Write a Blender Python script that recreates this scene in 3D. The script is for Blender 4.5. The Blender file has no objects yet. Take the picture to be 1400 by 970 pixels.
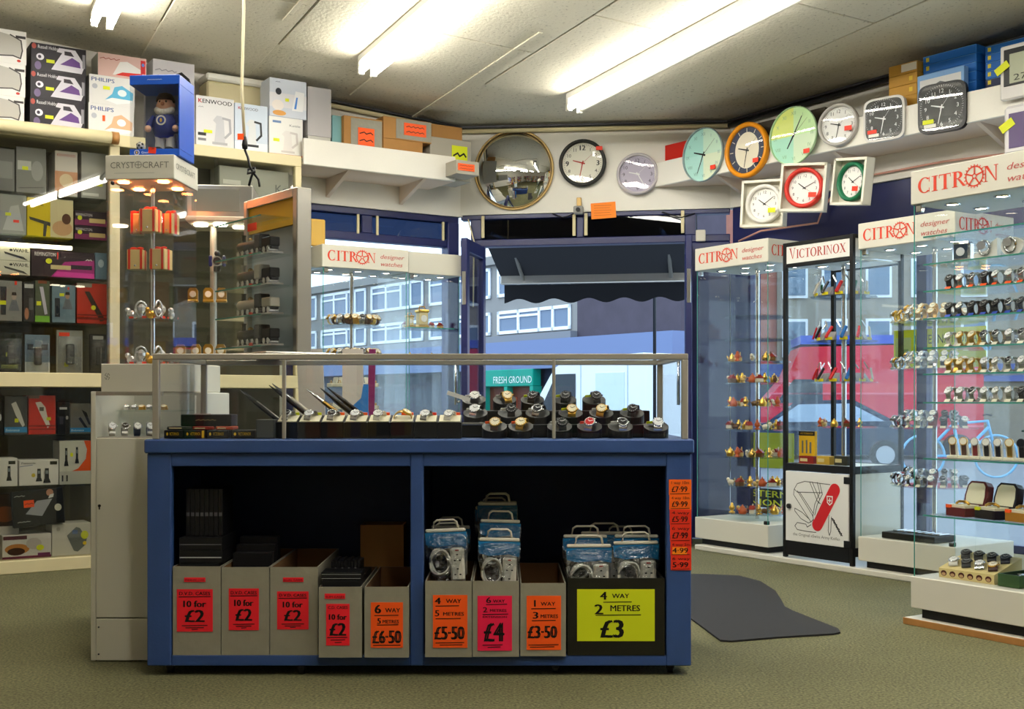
import bpy, math, random
from mathutils import Matrix, Vector
random.seed(7)
SC = bpy.context.scene
COL = SC.collection
PI = math.pi
# ------------------------------------------------------------------ camera, world, exposure
CAMZ, FPX, CX, CY = .858, 1600.0, 690.0, 548.0
cd = bpy.data.cameras.new('camera'); cam = bpy.data.objects.new('camera', cd); COL.objects.link(cam)
cam.location = (0, 0, CAMZ); cam.rotation_euler = (PI/2, 0, 0)
cd.sensor_width = 36; cd.lens = 36*FPX/1400
cd.shift_x = (700-CX)/1400; cd.shift_y = (CY-485)/1400
cd.clip_start = .05; cd.clip_end = 300
SC.camera = cam
w = bpy.data.worlds.new('overcast_sky'); SC.world = w; w.use_nodes = True
wb = w.node_tree.nodes['Background']; wb.inputs[0].default_value = (.66, .83, 1, 1); wb.inputs[1].default_value = 2.1
SC.view_settings.view_transform = 'Standard'; SC.view_settings.look = 'None'
SC.view_settings.exposure = 0.42; SC.view_settings.gamma = 1; SC.view_settings.use_curve_mapping = False
SC.cycles.transparent_max_bounces = 40; SC.cycles.max_bounces = 10
SC.cycles.caustics_reflective = False; SC.cycles.caustics_refractive = False
SC.cycles.sample_clamp_indirect = 4.0
TUBE_STRENGTH = 34.0
# ------------------------------------------------------------------ materials
def lin(c):
    if isinstance(c, str):
        c = c.lstrip('#'); c = [int(c[i:i+2], 16)/255 for i in (0, 2, 4)]
    return tuple((v/12.92 if v <= .04045 else ((v+.055)/1.055)**2.4) for v in c)
MATS = {}
def newmat(name):
    m = bpy.data.materials.new(name); m.use_nodes = True; MATS[name] = m
    return m, m.node_tree, m.node_tree.nodes['Principled BSDF']
def plain(name, col, rough=.5, metal=0., noise=0., nscale=12., bump=0., bscale=60., spec=None, coat=0.):
    m, nt, b = newmat(name); c = lin(col)
    b.inputs['Base Color'].default_value = (*c, 1); b.inputs['Roughness'].default_value = rough
    b.inputs['Metallic'].default_value = metal
    if spec is not None: b.inputs['Specular IOR Level'].default_value = spec
    if coat: b.inputs['Coat Weight'].default_value = coat
    if noise or bump:
        tc = nt.nodes.new('ShaderNodeTexCoord')
    if noise:
        n = nt.nodes.new('ShaderNodeTexNoise'); n.inputs['Scale'].default_value = nscale; n.inputs['Detail'].default_value = 4
        r = nt.nodes.new('ShaderNodeMix'); r.data_type = 'RGBA'
        r.inputs[6].default_value = (*[v*(1-noise) for v in c], 1); r.inputs[7].default_value = (*[min(1, v*(1+noise)) for v in c], 1)
        nt.links.new(tc.outputs['Object'], n.inputs['Vector']); nt.links.new(n.outputs['Fac'], r.inputs[0])
        nt.links.new(r.outputs[2], b.inputs['Base Color'])
    if bump:
        n = nt.nodes.new('ShaderNodeTexNoise'); n.inputs['Scale'].default_value = bscale; n.inputs['Detail'].default_value = 3
        bp = nt.nodes.new('ShaderNodeBump'); bp.inputs['Strength'].default_value = bump; bp.inputs['Distance'].default_value = .01
        nt.links.new(tc.outputs['Object'], n.inputs['Vector']); nt.links.new(n.outputs['Fac'], bp.inputs['Height'])
        nt.links.new(bp.outputs['Normal'], b.inputs['Normal'])
    return m
def glassy(name, tint, refl=1.0, alpha=1.0, rough=.0, crinkle=0.):
    m, nt, b = newmat(name); nt.nodes.remove(b); out = nt.nodes['Material Output']
    t = nt.nodes.new('ShaderNodeBsdfTransparent'); t.inputs[0].default_value = (*tint, 1)
    g = nt.nodes.new('ShaderNodeBsdfGlossy'); g.inputs['Roughness'].default_value = rough
    if crinkle:
        tc = nt.nodes.new('ShaderNodeTexCoord'); n_ = nt.nodes.new('ShaderNodeTexNoise'); n_.inputs['Scale'].default_value = 45; n_.inputs['Detail'].default_value = 2
        bp_ = nt.nodes.new('ShaderNodeBump'); bp_.inputs['Strength'].default_value = crinkle; bp_.inputs['Distance'].default_value = .02
        nt.links.new(tc.outputs['Object'], n_.inputs['Vector']); nt.links.new(n_.outputs['Fac'], bp_.inputs['Height']); nt.links.new(bp_.outputs['Normal'], g.inputs['Normal'])
    f = nt.nodes.new('ShaderNodeLayerWeight'); f.inputs[0].default_value = .5
    pw = nt.nodes.new('ShaderNodeMath'); pw.operation = 'POWER'; pw.inputs[1].default_value = 4
    mu = nt.nodes.new('ShaderNodeMath'); mu.operation = 'MULTIPLY_ADD'; mu.inputs[1].default_value = .7*refl; mu.inputs[2].default_value = .045*refl
    mx = nt.nodes.new('ShaderNodeMixShader')
    nt.links.new(f.outputs['Facing'], pw.inputs[0]); nt.links.new(pw.outputs[0], mu.inputs[0]); nt.links.new(mu.outputs[0], mx.inputs[0])
    nt.links.new(t.outputs[0], mx.inputs[1]); nt.links.new(g.outputs[0], mx.inputs[2]); nt.links.new(mx.outputs[0], out.inputs[0])
    return m
def emit(name, col, st):
    m, nt, b = newmat(name); c = lin(col)
    b.inputs['Base Color'].default_value = (*c, 1); b.inputs['Emission Color'].default_value = (*c, 1); b.inputs['Emission Strength'].default_value = st
    return m
plain('wall', '#ece8dd', .7, noise=.05, nscale=3, bump=.08, bscale=90)
plain('cream_paint', '#d8cba0', .5, noise=.06, nscale=9)
plain('white_lam', '#d9d5c6', .4)
plain('white', '#e8e6e0', .45); plain('black', '#0b0b0d', .45, spec=.3); plain('offblack', '#141416', .42, spec=.25)
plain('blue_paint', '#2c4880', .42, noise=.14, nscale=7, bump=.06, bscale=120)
plain('blue_shaded', '#1c2f5c', .6)  # counter blue darkened, the shade of the bays put into the colour
plain('navy', '#121a52', .35, noise=.12, nscale=6); plain('navy_cloth', '#05060f', .9)
plain('alu', '#b9b6ae', .32, .85); plain('steel', '#b3aea2', .38, .55); plain('chrome', '#dcdcdc', .12, 1.)
plain('darkmetal', '#39393c', .35, .8); plain('brass', '#b9924a', .25, 1.); plain('gold', '#d8a94c', .28, 1.); plain('goldmat', '#c9a86a', .5, .3)
plain('silver', '#cfcfd2', .22, 1.); plain('crystal', '#eef2f5', .05, .6)
plain('mirror', '#e9eaea', .02, 1.)
plain('tapegrey', '#8f8b7c', .42, noise=.14, nscale=22, bump=.2, bscale=40)
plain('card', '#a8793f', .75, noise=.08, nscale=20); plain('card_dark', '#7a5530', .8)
plain('blacktape', '#14140f', .35, bump=.2, bscale=40)
plain('wood', '#a0703a', .5, noise=.25, nscale=30)
plain('mat', '#2b2a2b', .75, spec=.2, noise=.08, nscale=30, bump=.2, bscale=300)
plain('plastic_white', '#ddd8c8', .4); plain('cord', '#d8cca4', .5); plain('cablewhite', '#e4dfd0', .4)
plain('pinkwash', '#d9c7b4', .7)
plain('lining', '#e9e1c4', .8)
plain('brickfar', '#4b4450', .85, noise=.3, nscale=2); plain('brickred', '#a06a5a', .85, noise=.2, nscale=4)
plain('concrete', '#8b8a88', .8, noise=.1, nscale=1); plain('asphalt', '#72767e', .85, noise=.12, nscale=1.5)
plain('leather_br', '#4a2a18', .5); plain('leather_bk', '#17151a', .45); plain('leather_rd', '#7a1c1c', .5)
glassy('glass', (.982, .99, .986), .5); glassy('glass_shelf', (.93, .975, .965), .9); glassy('glass_win', (.96, .98, .99), .5)
glassy('acrylic', (.985, .985, .985), .8); glassy('polybag', (.86, .89, .92), 3.2, rough=.1, crinkle=1.0)
glassy('tint', (.10, .13, .20), .7); glassy('glass_door', (.86, .86, .83), .7)
plain('glassedge', '#3f8f80', .15)
emit('tube', '#fffbf0', TUBE_STRENGTH); emit('spot', '#fff0d2', 18.0); emit('spot_warm', '#ff8a4a', 75.0)
emit('bar_glow', '#fff3d0', 5.0)
# carpet
m, nt, b = newmat('carpet')
tc = nt.nodes.new('ShaderNodeTexCoord'); n1 = nt.nodes.new('ShaderNodeTexNoise'); n1.inputs['Scale'].default_value = 120; n1.inputs['Detail'].default_value = 3
n2 = nt.nodes.new('ShaderNodeTexNoise'); n2.inputs['Scale'].default_value = 1.6; n2.inputs['Detail'].default_value = 4
cr = nt.nodes.new('ShaderNodeValToRGB'); cr.color_ramp.elements[0].position = .3; cr.color_ramp.elements[1].position = .72
cr.color_ramp.elements[0].color = (*lin('#3c3c27'), 1); cr.color_ramp.elements[1].color = (*lin('#7d7a53'), 1)
mx = nt.nodes.new('ShaderNodeMix'); mx.data_type = 'RGBA'; mx.blend_type = 'MULTIPLY'; mx.inputs[0].default_value = .5
cr2 = nt.nodes.new('ShaderNodeValToRGB'); cr2.color_ramp.elements[0].position = .35; cr2.color_ramp.elements[1].position = .65
cr2.color_ramp.elements[0].color = (.62, .62, .56, 1); cr2.color_ramp.elements[1].color = (1, 1, 1, 1)
bp = nt.nodes.new('ShaderNodeBump'); bp.inputs['Strength'].default_value = .5; bp.inputs['Distance'].default_value = .004
for a_, b_ in ((tc.outputs['Object'], n1.inputs['Vector']), (tc.outputs['Object'], n2.inputs['Vector']), (n1.outputs['Fac'], cr.inputs[0]), (n2.outputs['Fac'], cr2.inputs[0]),
               (cr.outputs[0], mx.inputs[6]), (cr2.outputs[0], mx.inputs[7]), (mx.outputs[2], b.inputs['Base Color']), (n1.outputs['Fac'], bp.inputs['Height']), (bp.outputs['Normal'], b.inputs['Normal'])):
    nt.links.new(a_, b_)
b.inputs['Roughness'].default_value = .95
# pitted mineral-fibre ceiling
m, nt, b = newmat('ceiltile')
tc = nt.nodes.new('ShaderNodeTexCoord'); v = nt.nodes.new('ShaderNodeTexNoise'); v.inputs['Scale'].default_value = 55; v.inputs['Detail'].default_value = 5
cr = nt.nodes.new('ShaderNodeValToRGB'); cr.color_ramp.elements[0].position = .28; cr.color_ramp.elements[1].position = .4
cr.color_ramp.elements[0].color = (*lin('#a39b86'), 1); cr.color_ramp.elements[1].color = (*lin('#d6cfba'), 1)
bp = nt.nodes.new('ShaderNodeBump'); bp.inputs['Strength'].default_value = .35; bp.inputs['Distance'].default_value = .01
for a_, b_ in ((tc.outputs['Object'], v.inputs['Vector']), (v.outputs['Fac'], cr.inputs[0]), (cr.outputs[0], b.inputs['Base Color']), (v.outputs['Fac'], bp.inputs['Height']), (bp.outputs['Normal'], b.inputs['Normal'])):
    nt.links.new(a_, b_)
b.inputs['Roughness'].default_value = .85
def M(k):
    if k in MATS: return MATS[k]
    if k.startswith('#'):
        q = k.split('/'); return plain_named(k, q[0], float(q[1]) if len(q) > 1 else .45)
    raise KeyError(k)
def plain_named(k, c, r):
    m = plain(k, c, r, spec=.22); m.name = 'ink_'+c.lstrip('#'); MATS[k] = m; return m
# ------------------------------------------------------------------ mesh builder
TXT = {}
def textgeo(s):
    if s in TXT: return TXT[s]
    c = bpy.data.curves.new('t', 'FONT'); c.body = s; c.resolution_u = 2; c.size = 1
    o = bpy.data.objects.new('t', c); me = o.to_mesh()
    vs = [(v.co.x/.73, v.co.y/.73) for v in me.vertices]; fs = [tuple(p.vertices) for p in me.polygons]
    o.to_mesh_clear(); bpy.data.objects.remove(o); bpy.data.curves.remove(c)
    x0 = min([v[0] for v in vs] or [0]); x1 = max([v[0] for v in vs] or [0])
    TXT[s] = ([(x-x0, y) for x, y in vs], fs, x1-x0); return TXT[s]
class MB:
    def __init__(s): s.v = []; s.f = []; s.mi = []; s.mats = []; s.sm = []
    def add(s, vs, fs, mat, X=None, smooth=False):
        o = len(s.v)
        s.v += [tuple(X @ Vector(v)) for v in vs] if X is not None else [tuple(v) for v in vs]
        if mat not in s.mats: s.mats.append(mat)
        k = s.mats.index(mat)
        for f in fs: s.f.append(tuple(i+o for i in f)); s.mi.append(k); s.sm.append(smooth)
        return s
    def box(s, x0, x1, y0, y1, z0, z1, mat, c=0., X=None):
        if x1 < x0: x0, x1 = x1, x0
        if y1 < y0: y0, y1 = y1, y0
        if z1 < z0: z0, z1 = z1, z0
        if c <= 0:
            vs = [(x, y, z) for z in (z0, z1) for y in (y0, y1) for x in (x0, x1)]
            return s.add(vs, [(0, 2, 3, 1), (4, 5, 7, 6), (0, 1, 5, 4), (2, 6, 7, 3), (0, 4, 6, 2), (1, 3, 7, 5)], mat, X)
        c = min(c, (x1-x0)*.45, (y1-y0)*.45, (z1-z0)*.45)
        P = ((x0, x1), (y0, y1), (z0, z1)); vs = []; idx = {}
        for i in (0, 1):
            for j in (0, 1):
                for k in (0, 1):
                    co = [P[0][i], P[1][j], P[2][k]]; sg = [1-2*i, 1-2*j, 1-2*k]
                    for a in range(3):
                        q = [co[t]+(0 if t == a else sg[t]*c) for t in range(3)]
                        idx[(i, j, k, a)] = len(vs); vs.append(tuple(q))
        fs = []
        def fix(f):
            ctr = Vector(((x0+x1)/2, (y0+y1)/2, (z0+z1)/2)); p = [Vector(vs[i]) for i in f]
            nrm = (p[1]-p[0]).cross(p[2]-p[0]); m_ = sum(p, Vector())/len(p)
            fs.append(tuple(f) if nrm.dot(m_-ctr) > 0 else tuple(reversed(f)))
        for a in range(3):
            b_, c_ = [t for t in range(3) if t != a]
            for side in (0, 1):
                f = []
                for u, v in ((0, 0), (1, 0), (1, 1), (0, 1)):
                    k = [0]*3; k[a] = side; k[b_] = u; k[c_] = v; f.append(idx[(*k, a)])
                fix(f)
            for u in (0, 1):
                for v in (0, 1):
                    k0 = [0]*3; k0[a] = 0; k0[b_] = u; k0[c_] = v; k1 = list(k0); k1[a] = 1
                    fix([idx[(*k0, b_)], idx[(*k1, b_)], idx[(*k1, c_)], idx[(*k0, c_)]])
        for i in (0, 1):
            for j in (0, 1):
                for k in (0, 1): fix([idx[(i, j, k, a)] for a in range(3)])
        return s.add(vs, fs, mat, X)
    def lathe(s, prof, mat, n=20, X=None, smooth=True, a0=0., a1=2*PI):
        full = abs(a1-a0-2*PI) < 1e-6; k = n if full else n+1; vs = []
        for r, z in prof:
            for i in range(k):
                a = a0+(a1-a0)*i/n; vs.append((r*math.cos(a), r*math.sin(a), z))
        fs = []
        for j in range(len(prof)-1):
            for i in range(n):
                i2 = (i+1) % k; fs.append((j*k+i, j*k+i2, (j+1)*k+i2, (j+1)*k+i))
        return s.add(vs, fs, mat, X, smooth)
    def cyl(s, r, z0, z1, mat, n=16, X=None, r2=None):
        r2 = r if r2 is None else r2
        vs = [(r*math.cos(2*PI*i/n), r*math.sin(2*PI*i/n), z0) for i in range(n)]+[(r2*math.cos(2*PI*i/n), r2*math.sin(2*PI*i/n), z1) for i in range(n)]
        s.add(vs, [(i, (i+1) % n, n+(i+1) % n, n+i) for i in range(n)], mat, X, True)
        return s.add(vs, [tuple(reversed(range(n))), tuple(range(n, 2*n))], mat, X)
    def sph(s, c, r, mat, nu=12, nv=8, X=None):
        if not isinstance(r, (tuple, list)): r = (r, r, r)
        T = Matrix.Translation(c) @ Matrix.Diagonal((*r, 1)); T = X @ T if X is not None else T
        return s.lathe([(max(1e-4, math.sin(PI*i/nv)), -math.cos(PI*i/nv)) for i in range(nv+1)], mat, nu, T)
    def tube(s, pts, r, mat, n=6, closed=False, X=None):
        pts = [Vector(p) for p in pts]; vs = []; N = len(pts); up = Vector((0, 0, 1))
        for i, p in enumerate(pts):
            t = (pts[(i+1) % N]-pts[i-1]) if closed else (pts[min(i+1, N-1)]-pts[max(i-1, 0)])
            t.normalize(); a = t.cross(up)
            if a.length < .2: a = t.cross(Vector((1, 0, 0)))
            a.normalize(); b_ = t.cross(a); rr = r[i] if isinstance(r, (list, tuple)) else r
            vs += [p+a*rr*math.cos(2*PI*j/n)+b_*rr*math.sin(2*PI*j/n) for j in range(n)]
        fs = []
        for i in range(N if closed else N-1):
            i2 = (i+1) % N
            for j in range(n): fs.append((i*n+j, i2*n+j, i2*n+(j+1) % n, i*n+(j+1) % n))
        if not closed: fs += [tuple(range(n)), tuple(reversed(range((N-1)*n, N*n)))]
        return s.add(vs, fs, mat, X, True)
    def prism(s, poly, y0, y1, mat, X=None):            # polygon in x,z drawn out along y
        n = len(poly); vs = [(x, y0, z) for x, z in poly]+[(x, y1, z) for x, z in poly]
        ar = sum(poly[i][0]*poly[(i+1) % n][1]-poly[(i+1) % n][0]*poly[i][1] for i in range(n))
        fs = [tuple(range(n)), tuple(reversed(range(n, 2*n)))]+[(i, n+i, n+(i+1) % n, (i+1) % n) for i in range(n)]
        if ar < 0: fs = [tuple(reversed(f)) for f in fs]
        return s.add(vs, fs, mat, X)
    def flat(s, poly, y, mat, X=None):                  # polygon in x,z facing -y
        n = len(poly); ar = sum(poly[i][0]*poly[(i+1) % n][1]-poly[(i+1) % n][0]*poly[i][1] for i in range(n))
        f = tuple(range(n)); return s.add([(x, y, z) for x, z in poly], [f if ar > 0 else tuple(reversed(f))], mat, X)
    def text(s, t, x, z, h, mat, y=0., align='c', shear=0., width=None, rot=0., bold=0., X=None):
        if t.startswith('~'):                           # print too small to read in the photograph: a wavy line
            w_ = width or h*len(t)*.6; x0_ = x-{'c': w_/2, 'l': 0, 'r': w_}[align]; n_ = max(6, int(w_/h*2))
            stroke(s, [(x0_+w_*i/n_, z+h*(.3+.4*((i*7) % 3)/2)) for i in range(n_+1)], h*.22, y, mat, X); return s
        vs, fs, wd = textgeo(t)
        if not vs: return s
        k = (width/(wd*h)) if width and t != '1' else 1.; ox = {'c': -wd/2, 'l': 0, 'r': -wd}[align]; cr, sr = math.cos(rot), math.sin(rot)
        for dx in ((0,) if not bold else (-bold*h, bold*h)):
            P = []
            for a, b_ in vs:
                u = ((a+ox)*k+b_*shear)*h+dx; v = b_*h
                P.append((x+u*cr-v*sr, y-(.00015 if dx > 0 else 0), z+u*sr+v*cr))
            s.add(P, fs, mat, X)
        return s
    def mesh(s, name):
        me = bpy.data.meshes.new(name); me.from_pydata(s.v, [], s.f)
        for k in s.mats: me.materials.append(M(k))
        me.polygons.foreach_set('material_index', s.mi); me.polygons.foreach_set('use_smooth', s.sm); me.update()
        return me
    def obj(s, name, parent=None, X=None):
        return link(name, s.mesh(name), parent, X)
def link(name, data, parent=None, X=None):
    o = bpy.data.objects.new(name, data); COL.objects.link(o)
    if parent is not None: o.parent = parent
    if X is not None: o.matrix_local = X
    return o
def tag(o, label=None, cat=None, group=None, kind=None):
    if label: o['label'] = label
    if cat: o['category'] = cat
    if group: o['group'] = group
    if kind: o['kind'] = kind
    return o
def T(x=0, y=0, z=0): return Matrix.Translation((x, y, z))
def Rz(a): return Matrix.Rotation(math.radians(a), 4, 'Z')
def Rx(a): return Matrix.Rotation(math.radians(a), 4, 'X')
def Ry(a): return Matrix.Rotation(math.radians(a), 4, 'Y')
class Fr:
    """a vertical reference plane in the room: x runs along it, y away from the camera, z up"""
    def __init__(s, x, y, deg):
        s.o = Vector((x, y)); s.deg = deg; a = math.radians(deg)
        s.u = Vector((math.cos(a), math.sin(a))); s.n = Vector((-math.sin(a), math.cos(a)))
    def at(s, px, py, d=0.):
        rx = (px-CX)/FPX; t = (d+s.o.dot(s.n))/(rx*s.n.x+s.n.y)
        return (Vector((rx*t, t))-s.o).dot(s.u), CAMZ+t*(CY-py)/FPX
    def dist(s, px, d=0.):
        rx = (px-CX)/FPX; return (d+s.o.dot(s.n))/(rx*s.n.x+s.n.y)
    def loc(s, X, Y):
        q = Vector((X, Y))-s.o; return q.dot(s.u), q.dot(s.n)
    def m(s, x=0, d=0, z=0, rz=0.):
        p = s.o+s.u*x+s.n*d; return T(p.x, p.y, z) @ Rz(s.deg+rz)
    def w(s, x, d): p = s.o+s.u*x+s.n*d; return p
L = Fr(-2.477, 5.745, 32); R = Fr(1.916, 5.514, -55.9); FA = Fr(-.24, 7.52, -10); C = Fr(0, 3.64, 0)
RB = Fr(1.556, 4.487, -57); ST = Fr(-2.0, 36.0, -54)
def thing(name, label, cat, X, group=None):
    o = bpy.data.objects.new(name, None); o.empty_display_size = .05; COL.objects.link(o); o.matrix_world = X
    return tag(o, label, cat, group)
def struct(mb, name, X=None, parent=None):
    o = mb.obj(name, parent, X)
    if parent is None: o['kind'] = 'structure'
    return o
def copy_tree(o, parent=None):
    c = o.copy(); COL.objects.link(c); c.parent = parent
    for ch in o.children: copy_tree(ch, c)
    return c
ORD = ['first', 'second', 'third', 'fourth', 'fifth', 'sixth', 'seventh', 'eighth', 'ninth', 'tenth', 'eleventh', 'twelfth', 'thirteenth', 'fourteenth', 'fifteenth', 'sixteenth', 'seventeenth', 'eighteenth']
def ell(cx, cz, rx, rz, n=18, a0=0, a1=360):
    return [(cx+rx*math.cos(math.radians(a0+(a1-a0)*i/n)), cz+rz*math.sin(math.radians(a0+(a1-a0)*i/n))) for i in range(n+(0 if a1-a0 == 360 else 1))]
def stroke(mb, pts, w, y, mat, X=None, closed=False):    # a drawn line of width w in the x,z plane
    N = len(pts)
    for i in range(N if closed else N-1):
        (x0, z0), (x1, z1) = pts[i], pts[(i+1) % N]; dx, dz = x1-x0, z1-z0; l = math.hypot(dx, dz) or 1
        nx, nz = -dz/l*w/2, dx/l*w/2; ex, ez = dx/l*w*.3, dz/l*w*.3
        mb.flat([(x0+nx-ex, z0+nz-ez), (x0-nx-ex, z0-nz-ez), (x1-nx+ex, z1-nz+ez), (x1+nx+ex, z1+nz+ez)], y, mat, X)
# serif capitals as strips, cap height 1
def serif_word(mb, word, x, z, h, mat, y, width=None, first=1.0):
    A, B, S = .185, .06, .045
    def rc(x0, z0, x1, z1): return [(x0, z0), (x1, z0), (x1, z1), (x0, z1)]
    def ring(cx, cz, rx, rz, a0, a1, thick, thin, n=22):
        out = []
        for i in range(n):
            q = []
            for t in (i, i+1):
                a = math.radians(a0+(a1-a0)*t/n); q.append((a, rx-thick*abs(math.cos(a))-0, rz-thin))
            (a, ix, iz), (b_, jx, jz) = q
            out.append([(cx+rx*math.cos(a), cz+rz*math.sin(a)), (cx+rx*math.cos(b_), cz+rz*math.sin(b_)),
                        (cx+(rx-thick)*math.cos(b_), cz+(rz-thin)*math.sin(b_)), (cx+(rx-thick)*math.cos(a), cz+(rz-thin)*math.sin(a))])
        return out
    def glyph(c):
        if c == 'I': return [rc(.12, 0, .12+A, 1), rc(0, 0, .39, S), rc(0, 1-S, .39, 1)], .39
        if c == 'T': return [rc(.3, 0, .3+A, 1), rc(.18, 0, .57, S), rc(0, 1-B, .75, 1), rc(0, .76, .04, 1), rc(.71, .76, .75, 1)], .75
        if c == 'C': return ring(.45, .5, .45, .52, 48, 312, A, B)+[rc(.72, .68, .76, 1.0), rc(.72, .02, .76, .3)], .82
        if c == 'O': return ring(.46, .5, .46, .52, 0, 360, A, B, 28), .92
        if c == 'N': return [rc(.1, 0, .1+B, 1), rc(.72, 0, .72+B, 1), [(.08, 1), (.26, 1), (.77, 0), (.72, 0)], rc(0, 0, .26, S), rc(0, 1-S, .2, 1), rc(.62, 1-S, .88, 1)], .9
        if c == 'R': return [rc(.1, 0, .1+A, 1), rc(0, 0, .36, S), rc(0, 1-S, .3, 1)]+ring(.33, .75, .32, .25, -90, 90, A, B, 12)+[rc(.2, .5, .36, .5+B), rc(.2, 1-B, .36, 1), [(.34, .5), (.48, .5), (.86, 0), (.68, 0)]], .84
        if c == 'V': return [[(.06, 1), (.24, 1), (.5, .0), (.44, 0)], [(.72, 1), (.78, 1), (.5, 0), (.44, 0)], rc(0, 1-S, .32, 1), rc(.6, 1-S, .88, 1)], .86
        if c == 'X': return [[(.06, 1), (.26, 1), (.84, 0), (.64, 0)], [(.7, 1), (.76, 1), (.16, 0), (.1, 0)], rc(0, 1-S, .34, 1), rc(.58, 1-S, .86, 1), rc(0, 0, .26, S), rc(.56, 0, .9, S)], .9
        if c == 'E': return [rc(.1, 0, .1+A, 1), rc(0, 0, .66, B), rc(0, 1-B, .62, 1), rc(.2, .48, .5, .53), rc(.6, 0, .66, .22), rc(.56, .8, .62, 1)], .7
    gs = []; adv = 0
    for i, c in enumerate(word):
        k = first if i == 0 else 1.
        if c == '*': gs.append((None, adv, k)); adv += 1.0; continue
        g, wd = glyph(c); gs.append((g, adv, k)); adv += wd*k+.08
    kx = (width/(adv*h)) if width else 1.
    gear = None
    for g, a, k in gs:
        if g is None: gear = (x+(a+.46)*h*kx, z+.5*h); continue
        for p in g: mb.flat([(x+(a+u*k)*h*kx, z+v*k*h) for u, v in p], y, mat)
    if gear:
        gx, gz = gear; r = .66*h
        for i in range(32):
            a, b_ = 2*PI*i/32, 2*PI*(i+1)/32
            for r0, r1 in ((.86*r, r), (.16*r, .26*r)):
                mb.flat([(gx+r0*math.cos(a), gz+r0*math.sin(a)), (gx+r0*math.cos(b_), gz+r0*math.sin(b_)), (gx+r1*math.cos(b_), gz+r1*math.sin(b_)), (gx+r1*math.cos(a), gz+r1*math.sin(a))], y-.0004, mat)
        for i in range(20):
            a = 2*PI*i/20; stroke(mb, [(gx+r*.98*math.cos(a), gz+r*.98*math.sin(a)), (gx+1.12*r*math.cos(a), gz+1.12*r*math.sin(a))], .1*r, y-.0004, mat)
        for i in range(5):
            a = 2*PI*i/5+.3; stroke(mb, [(gx+.24*r*math.cos(a), gz+.24*r*math.sin(a)), (gx+.9*r*math.cos(a), gz+.9*r*math.sin(a))], .15*r, y-.0004, mat)
# printed cartons: front artwork given in fractions of the front face
def artwork(mb, cmds, w, h, y=-.0006):
    for i, c in enumerate(cmds):
        yy = y-.00025*i; k = c[0]
        if k == 'r': mb.flat([((c[1]-.5)*w, c[2]*h), ((c[3]-.5)*w, c[2]*h), ((c[3]-.5)*w, c[4]*h), ((c[1]-.5)*w, c[4]*h)], yy, c[5])
        elif k == 'e': mb.flat(ell((c[1]-.5)*w, c[2]*h, c[3]*w, c[4]*h), yy, c[5])
        elif k == 'p': mb.flat([((a-.5)*w, b_*h) for a, b_ in c[1]], yy, c[2])
        elif k == 's': stroke(mb, [((a-.5)*w, b_*h) for a, b_ in c[1]], c[2]*w, yy, c[3])
        elif k == 't': mb.text(c[1], (c[2]-.5)*w, c[3]*h, c[4]*h, c[5], yy, align=c[6] if len(c) > 6 else 'l', width=c[7]*w if len(c) > 7 else None, shear=c[8] if len(c) > 8 else 0, bold=c[9] if len(c) > 9 else 0)
def carton(fr, px, d, dep, col, cmds, name, label, cat, group=None, zb=None, rz=0., side=None, win=None, x0x1=None, gap=.0008):
    x0, y0, x1, y1 = px; xm = (x0+x1)/2
    s0 = fr.at(x0, y1, d)[0]; s1 = fr.at(x1, y1, d)[0]; zt = fr.at(xm, y0, d)[1]
    if zb is None: zb = fr.at(xm, y1, d)[1]
    zb += gap; w, h = s1-s0, zt-zb; r = thing(name, label, cat, fr.m((s0+s1)/2, d, zb, rz), group)
    MB().box(-w/2, w/2, 0, dep, 0, h, col, min(.002, w*.05)).obj('box_body', r)
    if cmds:
        a = MB(); artwork(a, cmds, w, h); a.obj('printed_front', r)
    return r, w, h, zb+h
def pricetag(col='#d9e021', txt=None):  # artwork fragment
    return col
# ================================================================== the room shell
RS = Fr(.926, 7.3, -52.6); CT = Fr(0, 0, -63.2)
LW, RW, CEIL = .35, .33, 2.6
GX, GY = -.0281, -.0558
def cz(x, y): return 2.61+GX*(x+.284)+GY*(y-7.53)      # the old ceiling falls towards the shop front
_ez = Vector((-GX, -GY, 1)).normalized(); _ex = Vector((1, 0, GX)).normalized(); _ey = _ez.cross(_ex)
SH = T(0, 0, cz(0, 0)) @ Matrix((_ex, _ey, _ez)).transposed().to_4x4()
WT = 3.3
def meet(A, da, B, db):
    p = A.w(0, da); q = B.w(0, db); t = B.n.dot(q-p)/B.n.dot(A.u); return p+A.u*t
cA = meet(FA, 0, L, LW); cB = meet(FA, 0, RS, RW); cR = RS.w(10.6, RW); cL = L.w(-4.6, LW)
cK = cL+(cR-cB)*1.02; 
sA = L.loc(*cA)[0]; fA = FA.loc(*cA)[0]; fB = FA.loc(*cB)[0]; sB = RS.loc(*cB)[0]
outline = [cA, cB, cR, cK, cL]
cen = (cA+cB+cR+cK+cL)/5
def slab(pts, z0, z1, mat):
    n = len(pts); mb = MB(); vs = [(p.x, p.y, z0) for p in pts]+[(p.x, p.y, z1) for p in pts]
    ar = sum(pts[i].x*pts[(i+1) % n].y-pts[(i+1) % n].x*pts[i].y for i in range(n))
    fs = [tuple(reversed(range(n))), tuple(range(n, 2*n))]+[(i, (i+1) % n, n+(i+1) % n, n+i) for i in range(n)]
    if ar < 0: fs = [tuple(reversed(f)) for f in fs]
    return mb.add(vs, fs, mat)
struct(slab(outline, -.2, 0, 'carpet'), 'floor')
ceil = struct(slab([cen+(p-cen)*1.06 for p in outline], .012, .15, 'ceiltile'), 'ceiling', SH)
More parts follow.
